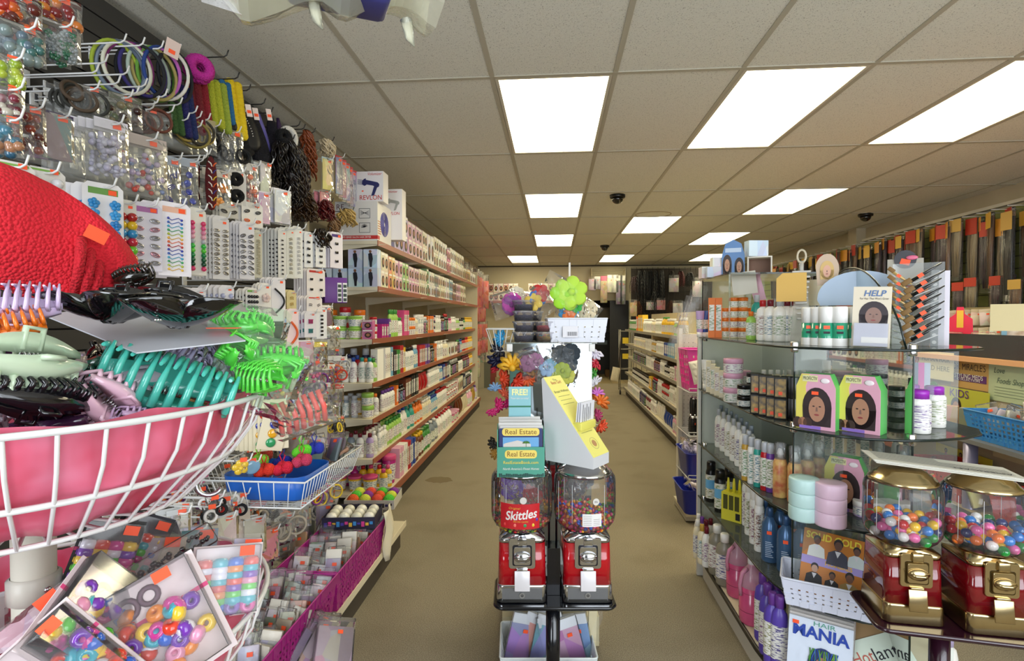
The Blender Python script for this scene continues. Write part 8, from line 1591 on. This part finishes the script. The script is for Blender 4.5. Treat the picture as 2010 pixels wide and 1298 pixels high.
r, w, h = poster(1868, 697, 1941, 770, 'C09A5A', 'tan and purple styling product poster on the counter side'); MB().box(-.004, -.002, -w*.45, w*.45, h*.22, h*.44).build('purple_band', mat('5A2A6A', .5), r); text("DR. MIRACLE'S", .05, mat('3A2A20', .5), r, (-.004, 0, h*.66), TR, width=w*.85); text('STYLING MEDS', .035, WHITE, r, (-.006, 0, h*.37), TR, width=w*.75); text('COLLECTION', .016, WHITE, r, (-.006, 0, h*.27), TR, width=w*.6)
r, w, h = poster(1780, 690, 1832, 744, 'B8604A', 'red and brown no exchanges notice left of the handwritten sheet', X=2.21); MB().box(-.004, -.002, -w*.4, w*.5, h*.4, h*.75).build('red_band', RED, r); text('ONLY', .05, WHITE, r, (-.006, 0, h*.62), TR, width=w*.4); text('EXCHANGES', .04, WHITE, r, (-.006, 0, h*.32), TR, width=w*.8)
r, w, h = poster(1805, 688, 1872, 750, 'D8CDA8', 'cream handwritten sheet reading HUMAN HAIR SOLD HERE', X=2.19); text('HUMAN HAIR', .04, mat('8A8878', .6), r, (-.004, 0, h*.72), TR, width=w*.8); text('SOLD HERE', .04, mat('8A8878', .6), r, (-.004, 0, h*.4), TR, width=w*.8)
r, w, h = poster(1942, 706, 2030, 800, 'B4C09A', 'pale green handwritten letter sheet at the right frame edge'); text('Love', .04, mat('4A5A4A', .6), r, (-.004, w*.25, h*.75), TR, width=w*.25, shear=.3); text('Foods Shop', .04, mat('5A6A5A', .6), r, (-.004, 0, h*.5), TR, width=w*.6, shear=.3); b = MB()
for k in range(4): b.box(-.004, -.002, -w*.3, w*.35, h*(.34-.07*k), h*(.345-.07*k))
b.build('written_lines', mat('6A7A6A', .6), r)
def kids(r, w, h, n, c2):
    b = MB()
    for k in range(n):
        cy = w*(.3-.55*k/max(1, n-1)) if n > 1 else 0; E2 = lambda a_, z, ra, rb: [(a_+ra*math.cos(2*PI*i/14), z+rb*math.sin(2*PI*i/14)) for i in range(14)]; b.prism(E2(cy, h*.42, h*.22, h*.28), -.003, -.002, 'x', 0); b.prism(E2(cy, h*.38, h*.13, h*.18), -.004, -.003, 'x', 1); b.prism([(cy-h*.2, 0), (cy+h*.2, 0), (cy+h*.1, h*.2), (cy-h*.1, h*.2)], -.003, -.002, 'x', 2)
    b.build('printed_children', [mat('2A1A14', .5), mat('A06A44', .5), mat(c2, .5)], r)
r, w, h = poster(1822, 752, 1942, 838, 'B8B83A', 'yellow green poster with a smiling child and purple letters', X=2.20); kids(r, w*.8, h, 1, 'D85A8A'); text('KIDS', .06, mat('5A2A7A', .5), r, (-.005, -w*.05, h*.82), TR, width=w*.3); MB().ball((-.003, w*.38, h*.75), .06, sx=.05, sy=.8).build('printed_plant', mat('3A6A2A', .5), r)
r, w, h = poster(1838, 868, 1948, 922, 'C8B82A', 'yellow poster with several children under the grey shelf', X=2.20); kids(r, w, h, 3, 'D87AA0')
r, w, h = poster(1950, 885, 2030, 920, 'D8C898', 'cream paper strip under the grey shelf', X=2.20)
BLUEP = '3A8ACB'; o = pbasket(.62, .22, .13, BLUEP, 22, 5, name='plastic_basket', hole=.6, taper=.9, z0=.12, z1=.88); o.location = (2.06, 2.36, .766); o.rotation_euler = (0, 0, PI/2-.0); tag(o, 'sky blue lattice basket on the grey shelf at the right frame edge', 'basket')
rd = random.Random(9)
for i in range(12): c, cw = rd.choice([('E4DED4', 'white'), ('D8503A', 'red'), ('E8D8B8', 'cream'), ('B8C0C8', 'grey')]); pack((2.0+rd.uniform(-.02, .12), 2.12+i*.045, .80), (rd.uniform(-.6, .1), rd.uniform(-.4, .4), rd.uniform(-1, .3)), .08, .14, c, f'{cw} wrapped item in the sky blue lattice basket, {nth(i)} from the camera', 'items in the blue lattice basket')
o = pillow(.18, .12, .1, seed=2).build('clear_film_bag', mat('E0D4CC', .5), None, None, (2.04, 2.32, .97), (0, 0, -.9)); tag(o, 'round white bundle on top of the sky blue basket', 'bag')
r = put('suit2', None, (2.08, 2.80, .766), -.8, 'small grey tub box left of the sky blue basket', 'box', None, '6A6A68', scale=(.8, .8, 2.2)); o = put('suit2', None, (2.10, 2.95, .766), -.8, 'orange and black packet beside the grey box', 'box', None, 'D88A2A', scale=(.5, .8, 2))
for i, (y, nm, l) in enumerate(((2.25, 'near', .5), (2.85, 'far', .4))): o = pbasket(l, .25, .14, 'B82A18', 14, 3, name='plastic_basket', hole=.3, taper=.9); o.location = (2.06, y, .436); o.rotation_euler = (0, 0, PI/2); tag(o, f'{nm} red plastic basket on the low counter shelf', 'basket', 'red baskets under the counter shelf')
o = MB().tube([(0, -.14, .06), (0, -.05, .09), (0, .05, .07), (0, .16, .02)], [.02, .034, .03, .018], 12).build('purple_brush', mat('7A1A6A', .35), None, None, (2.02, 2.2, .55)); b = MB()
for k in range(12): b.tube([(.0, -.1+k*.018, .08), (-.03, -.1+k*.018, .12)], .0015, 4)
b.build('bristles', mat('2A2A5A', .5), o); tag(o, 'purple paddle brush lying in the near red basket', 'brush')
for i in range(10): c, cw = rd.choice([('C83A2A', 'red'), ('8A7A6A', 'brown'), ('E8D84A', 'yellow'), ('2A2A3A', 'navy')]); pack((2.0+rd.uniform(-.04, .1), 2.08+i*.1, .45), (rd.uniform(-.8, -.2), rd.uniform(-.5, .5), rd.random()), .09, .13, c, f'{cw} pack in the red counter baskets, {nth(i)} from the camera', 'packs in the red baskets')
# goods on the counter top
T_ = 1.1255; r = empty('picture_frame', (2.30, 2.76, T_)); r.rotation_euler = (-.1, 0, -.75); b = MB(); b.box(-.09, .09, 0, .02, 0, .02); b.box(-.09, .09, 0, .02, .17, .19); b.box(-.09, -.07, 0, .02, .02, .17); b.box(.07, .09, 0, .02, .02, .17); b.build('blue_frame', mat('7AA8C0', .5), r); MB().box(-.07, .07, .008, .012, .02, .17).build('picture', noise_mat('framed_print', 'B8A088', 'E0D4C4', 30, .5), r); tag(r, 'pale blue framed picture standing on the counter', 'picture frame')
r = empty('plexiglass_tray', (2.2, 2.25, T_)); b = MB(); b.box(0, .004, 0, 1.5, 0, .12); b.box(0, .4, 0, .004, 0, .12); b.build('clear_guard', CLEAR, r); tag(r, 'low clear guard along the front of the counter top', 'tray')
for i in range(26): c, cw = rd.choice([('E4D4C0', 'cream'), ('E4A890', 'peach'), ('E4E0DA', 'white'), ('D8B8B0', 'pink'), ('C8B89A', 'tan')]); pack((2.25+rd.random()*.25, 2.28+i*.055, T_), (rd.uniform(-.9, -.1), rd.uniform(-.5, .5), -.9+rd.uniform(-.5, .5)), .10, rd.uniform(.07, .16), c, f'{cw} wrapped packet heaped on the counter top, {nth(i)} from the camera', 'packets on the counter top')
r = empty('bottle_shaped_pack', (2.35, 3.25, T_+.05)); r.rotation_euler = (0, 0, -.7); b = MB(); b.prism([(-.06, 0), (.06, 0), (.055, .15), (.02, .18), (.015, .22), (-.015, .22), (-.02, .18), (-.055, .15)], 0, .01, 'y'); b.build('pink_red_bag', mat('E02A4A', .35), r); MB().box(-.015, .015, -.002, 0, .10, .2).build('yellow_mark', mat('E8B83A', .5), r); tag(r, 'pink red bag with a narrow neck standing on the counter', 'bag'); 
flatcard(1985, 650, 2.5, .14, .12, 'D8C898', 'cream lined note card standing at the right frame edge')
# ---- back wall
YB_ = YB-.02; sh = empty('wall_shelf', (0, 0, 0)); sx0, sx1 = ony(958, 590, 11.5).x, ony(1110, 590, 11.5).x; zs = ony(1050, 591, 11.5).z; MB().box(sx0, sx1, 11.35, YB_, zs-.04, zs).build('shelf_board', mat('D8C690', .5), sh); MB().box(sx0, sx1, 11.345, 11.35, zs-.05, zs+.005).build('price_rail', RAIL, sh); tag(sh, 'wall shelf of portrait boxes on the back wall', 'shelf')
i = 0; x = sx0+.08
while x < sx1-.08:
    for k in range(2):
        if k == 1 and (.40 < (x-sx0)/(sx1-sx0) < .50 or (x-sx0)/(sx1-sx0) > .62 and (x-sx0)/(sx1-sx0) < .9 and 0): continue
        put('carton', mk_carton, (x, 11.40, zs+k*.19), 0, f'portrait box on the back wall shelf, {nth(i)} from the left in the {("lower", "upper")[k]} row', 'box', 'portrait boxes on the back wall', ('E4D4C0', 'C87A6A', 'E4DAD0')[(i+k) % 3], scale=(1.45, 1.2, 1.55))
    x += .108; i += 1
x0_, x1_ = ony(1100, 590, 11.5).x, ony(1158, 590, 11.5).x; s2_ = empty('wall_shelf', (0, 0, 0)); MB().box(x0_, x1_, 11.4, YB_, zs-.04, zs).build('shelf_board', mat('D8C690', .5), s2_); tag(s2_, 'short wall shelf left of the doorway packs', 'shelf')
for i in range(3):
    for k in range(2): put('suit2', None, (x0_+.12+.16*i, 11.5, zs+k*.14), 0, f'red and tan disc box, {nth(i)} from left in the {("lower", "upper")[k]} row of the short shelf', 'box', 'disc boxes', 'D86A4A', scale=(1.4, 1, 2.7))
# grid rack above the doorway with packs
def pk_on(px, py, Y, w, h, c, nm, hd=None, ty=0): p = Vector((on(px, Y), Y, ony(px, py, Y).z-h)); return pack(p, (0, ty, 0), w, h, c, nm, 'packs hung on the back racks', head=hd, d=.03)
gr_ = empty('wire_grid_rack', (0, 0, 0)); b = MB(); a0, a1 = on(1160, 11.6), on(1226, 11.6); zt2 = ony(1190, 527, 11.6).z
for k in range(12): b.tube([(a0, 11.5, zt2-.03*k), (a1, 11.5, zt2-.03*k)], .004, 4)
b.box(a0, a0+.01, 11.5, YB, zt2-.3, zt2); b.box(a1-.01, a1, 11.5, YB, zt2-.3, zt2)
b.build('white_slats', mat('D8CCA8', .5), gr_); tag(gr_, 'white slatted rack above the doorway', 'rack')
for i, (px, py, w, h, c, hd) in enumerate(((1162, 543, .16, .3, 'D8C8C8', None), (1172, 543, .14, .28, 'A89AA0', 'E4DCD8'), (1185, 542, .15, .58, 'B8943A', 'C8507A'), (1198, 540, .15, .38, 'D8D0B8', 'E8E4DC'), (1207, 540, .15, .38, 'D8D4CC', 'E8E4DC'), (1215, 541, .14, .62, '3A342A', 'D8D4C8'), (1222, 541, .12, .62, '6A6048', 'D8D4C8'))): pk_on(px, py, 11.45, w, h, c, f'long hair pack hung over the doorway, {nth(i)} from the left', hd)
# wigs right of the doorway
gw = empty('wire_grid_rack', (0, 0, 0)); b = MB(); a0, a1 = on(1240, 11.2), on(1400, 11.2); zt3 = ony(1300, 524, 11.2).z
for k in range(16): b.tube([(a0+(a1-a0)*k/15, 11.3, .0), (a0+(a1-a0)*k/15, 11.3, zt3)], .004, 4)
for k in range(9): b.tube([(a0, 11.3, zt3-k*.17+.0), (a1, 11.3, zt3-k*.17)], .004, 4)
b.build('black_grid', mat('1A1816', .5), gw); MB().box(a0, a1, 11.3, 11.34, .8, zt3-.02).build('dark_backing', mat('26201A', .9), gw); tag(gw, 'black wire grid with dark backing holding wigs, right of the doorway', 'rack')
def mk_wig(): o = hairpiece(.2, .62, 2, .006, 40, 'wig'); return o
for i, (px, py, s_, c, nm) in enumerate(((1245, 543, .6, '2A0E12', 'dark red'), (1256, 532, 1, '0A0908', 'black'), (1266, 532, 1.05, '0B0A09', 'black'), (1276, 531, 1.1, '090808', 'black'), (1286, 531, 1.05, '0A0908', 'black'), (1297, 530, 1.15, '080808', 'black'), (1318, 532, .5, '3A342A', 'ash brown'), (1335, 533, .55, '4A1A1A', 'burgundy'), (1352, 536, .5, '0A0A0A', 'black'), (1250, 590, .5, '6A3A1A', 'auburn'), (1318, 590, .45, '4A2A1E', 'brown'), (1285, 570, 1, '0A0908', 'black'), (1265, 572, .8, '0C0A09', 'black'), (1362, 570, .5, '0E0C0B', 'black'))):
    put('wig', mk_wig, (on(px, 11.1), 11.1-.04*(i % 3), ony(px, py, 11.1).z), .3*i, f'{nm} wig on the back grid, {nth(i)} counting from the doorway side', 'wig', 'wigs on the back grid', c, scale=(.9, .9, s_))
for i, (px, py, w, h, c) in enumerate(((1322, 540, .2, .35, 'B8B0A0'), (1368, 545, .2, .4, 'E4DCD0'), (1296, 585, .2, .25, 'C83A3A'), (1330, 590, .2, .3, 'D8D0C0'), (1243, 588, .15, .35, 'D8B83A'), (1278, 590, .2, .2, 'B8AC90'))): pk_on(px, py, 11.0, w, h, c, f'wrapped pack hung among the wigs, {nth(i)} from the left', None)
# stock room glimpse: dark door leaf, cabinet, sign
d_ = empty('door_1', (0, 0, 0)); MB().box(on(1197, 11.7), dx1-.005, 11.70, 11.74, .0, dz-.01).build('door_leaf', mat('0C0A08', .5), d_); struct(d_)
o = MB().box(on(1168, 13), on(1200, 13), 12.9, 13.3, 0, 1.0).build('cabinet', mat('14120E', .5)); tag(o, 'dark cabinet inside the stock room doorway', 'cabinet')
MB().box(on(1172, 12.9), on(1192, 12.9), 12.893, 12.9, .72, .82).build('name_plate', mat('7A8A90', .5), o)
o = MB().rbox(on(1172, 13), on(1196, 13), 12.6, 12.85, 1.35, 1.62, .02).build('wall_box', mat('8A7E64', .6)); tag(o, 'beige box on the stock room wall', 'box'); o = MB().box(on(1188, 12.4), on(1196, 12.4), 12.3, 12.5, 0, .16).build('carton', mat('6A4A22', .7)); tag(o, 'small brown carton on the stock room floor', 'box')
# orange hair packs on the far left wall
op = empty('slatwall_panel', (0, 0, 0)); MB().box(-1.66, -1.62, 8.0, 11.2, .5, 2.3).build('board', mat('5A4630', .7), op); tag(op, 'brown panel behind the orange hair packs at the far left', 'wall panel'); rd = random.Random(31)
for row, (z, L_) in enumerate(((2.25, .7), (1.62, .34), (1.30, .36), (.98, .32), (.68, .42))):
    y = 8.15; i = 0
    while y < 11.0:
        c, cw = ((('F0440E', 'orange'), ('E03208', 'red orange'), ('8A8A7A', 'grey'))[rd.choice((0, 0, 1, 2) if row == 0 else (0, 0, 0, 1))]) if row < 4 else (('C8BCA0', 'cream') if rd.random() < .6 else ('6A6A58', 'grey green'))
        r = pack((-1.40-rd.uniform(0, .12), y, z-L_), (0, 0, .9+rd.uniform(-.3, .3)), .13, round(L_, 2), c, f'{cw} hair pack on the far left wall, {nth(i)} from the camera, {("top", "second", "third", "fourth", "bottom")[row]} row', 'hair packs on the far left wall', d=.03); y += rd.uniform(.15, .2); i += 1
q = onz(990, 762, .0); o = MB().box(-.14, .14, -.12, .12, 0, .2).build('carton', mat('A89468', .7), None, None, (on(992, 10.3)-.05, 10.3, 0)); tag(o, 'small tan carton on the floor under the orange packs', 'box')
rd = random.Random(2)
for i in range(5): m = MB().box(-.09, .09, -.01, .01, 0, .5).build('slim_box', mat(('C8BEA0', 'A8A088', '6A6A5A', '8A3A2A', 'B8AC90')[i], .6), None, None, (on(960, 10)-.3+i*.11, 9.9+i*.1, 0), (0, 0, .2)); tag(m, f'tall slim box standing on the floor below the orange packs, {nth(i)} from left', 'box', 'slim boxes on the floor')
o = noise_mat('stain', '5A4E3C', '6A5C46', 8, 1); q = onz(862, 942, .0006); m = MB(); m.prism([(.11*math.cos(2*PI*i/24)*(1+.1*math.sin(5*i)), .08*math.sin(2*PI*i/24)*(1+.12*math.cos(3*i))) for i in range(24)], 0, .0006, 'z'); s_ = m.build('carpet_stain', mat('74664C', 1), None, None, q-Vector((0, 0, .0006))); tag(s_, 'dark round stain on the carpet in the left aisle', 'stain')
q = onz(1282, 421, CZ-.001); tag(MB().ring((0, 0, 0), .20, .004, seg=32, ts=4, sy=.8).build('ceiling_stain', mat('8A7244', .9), None, None, q), 'brown ring shaped water stain on the ceiling', 'stain')
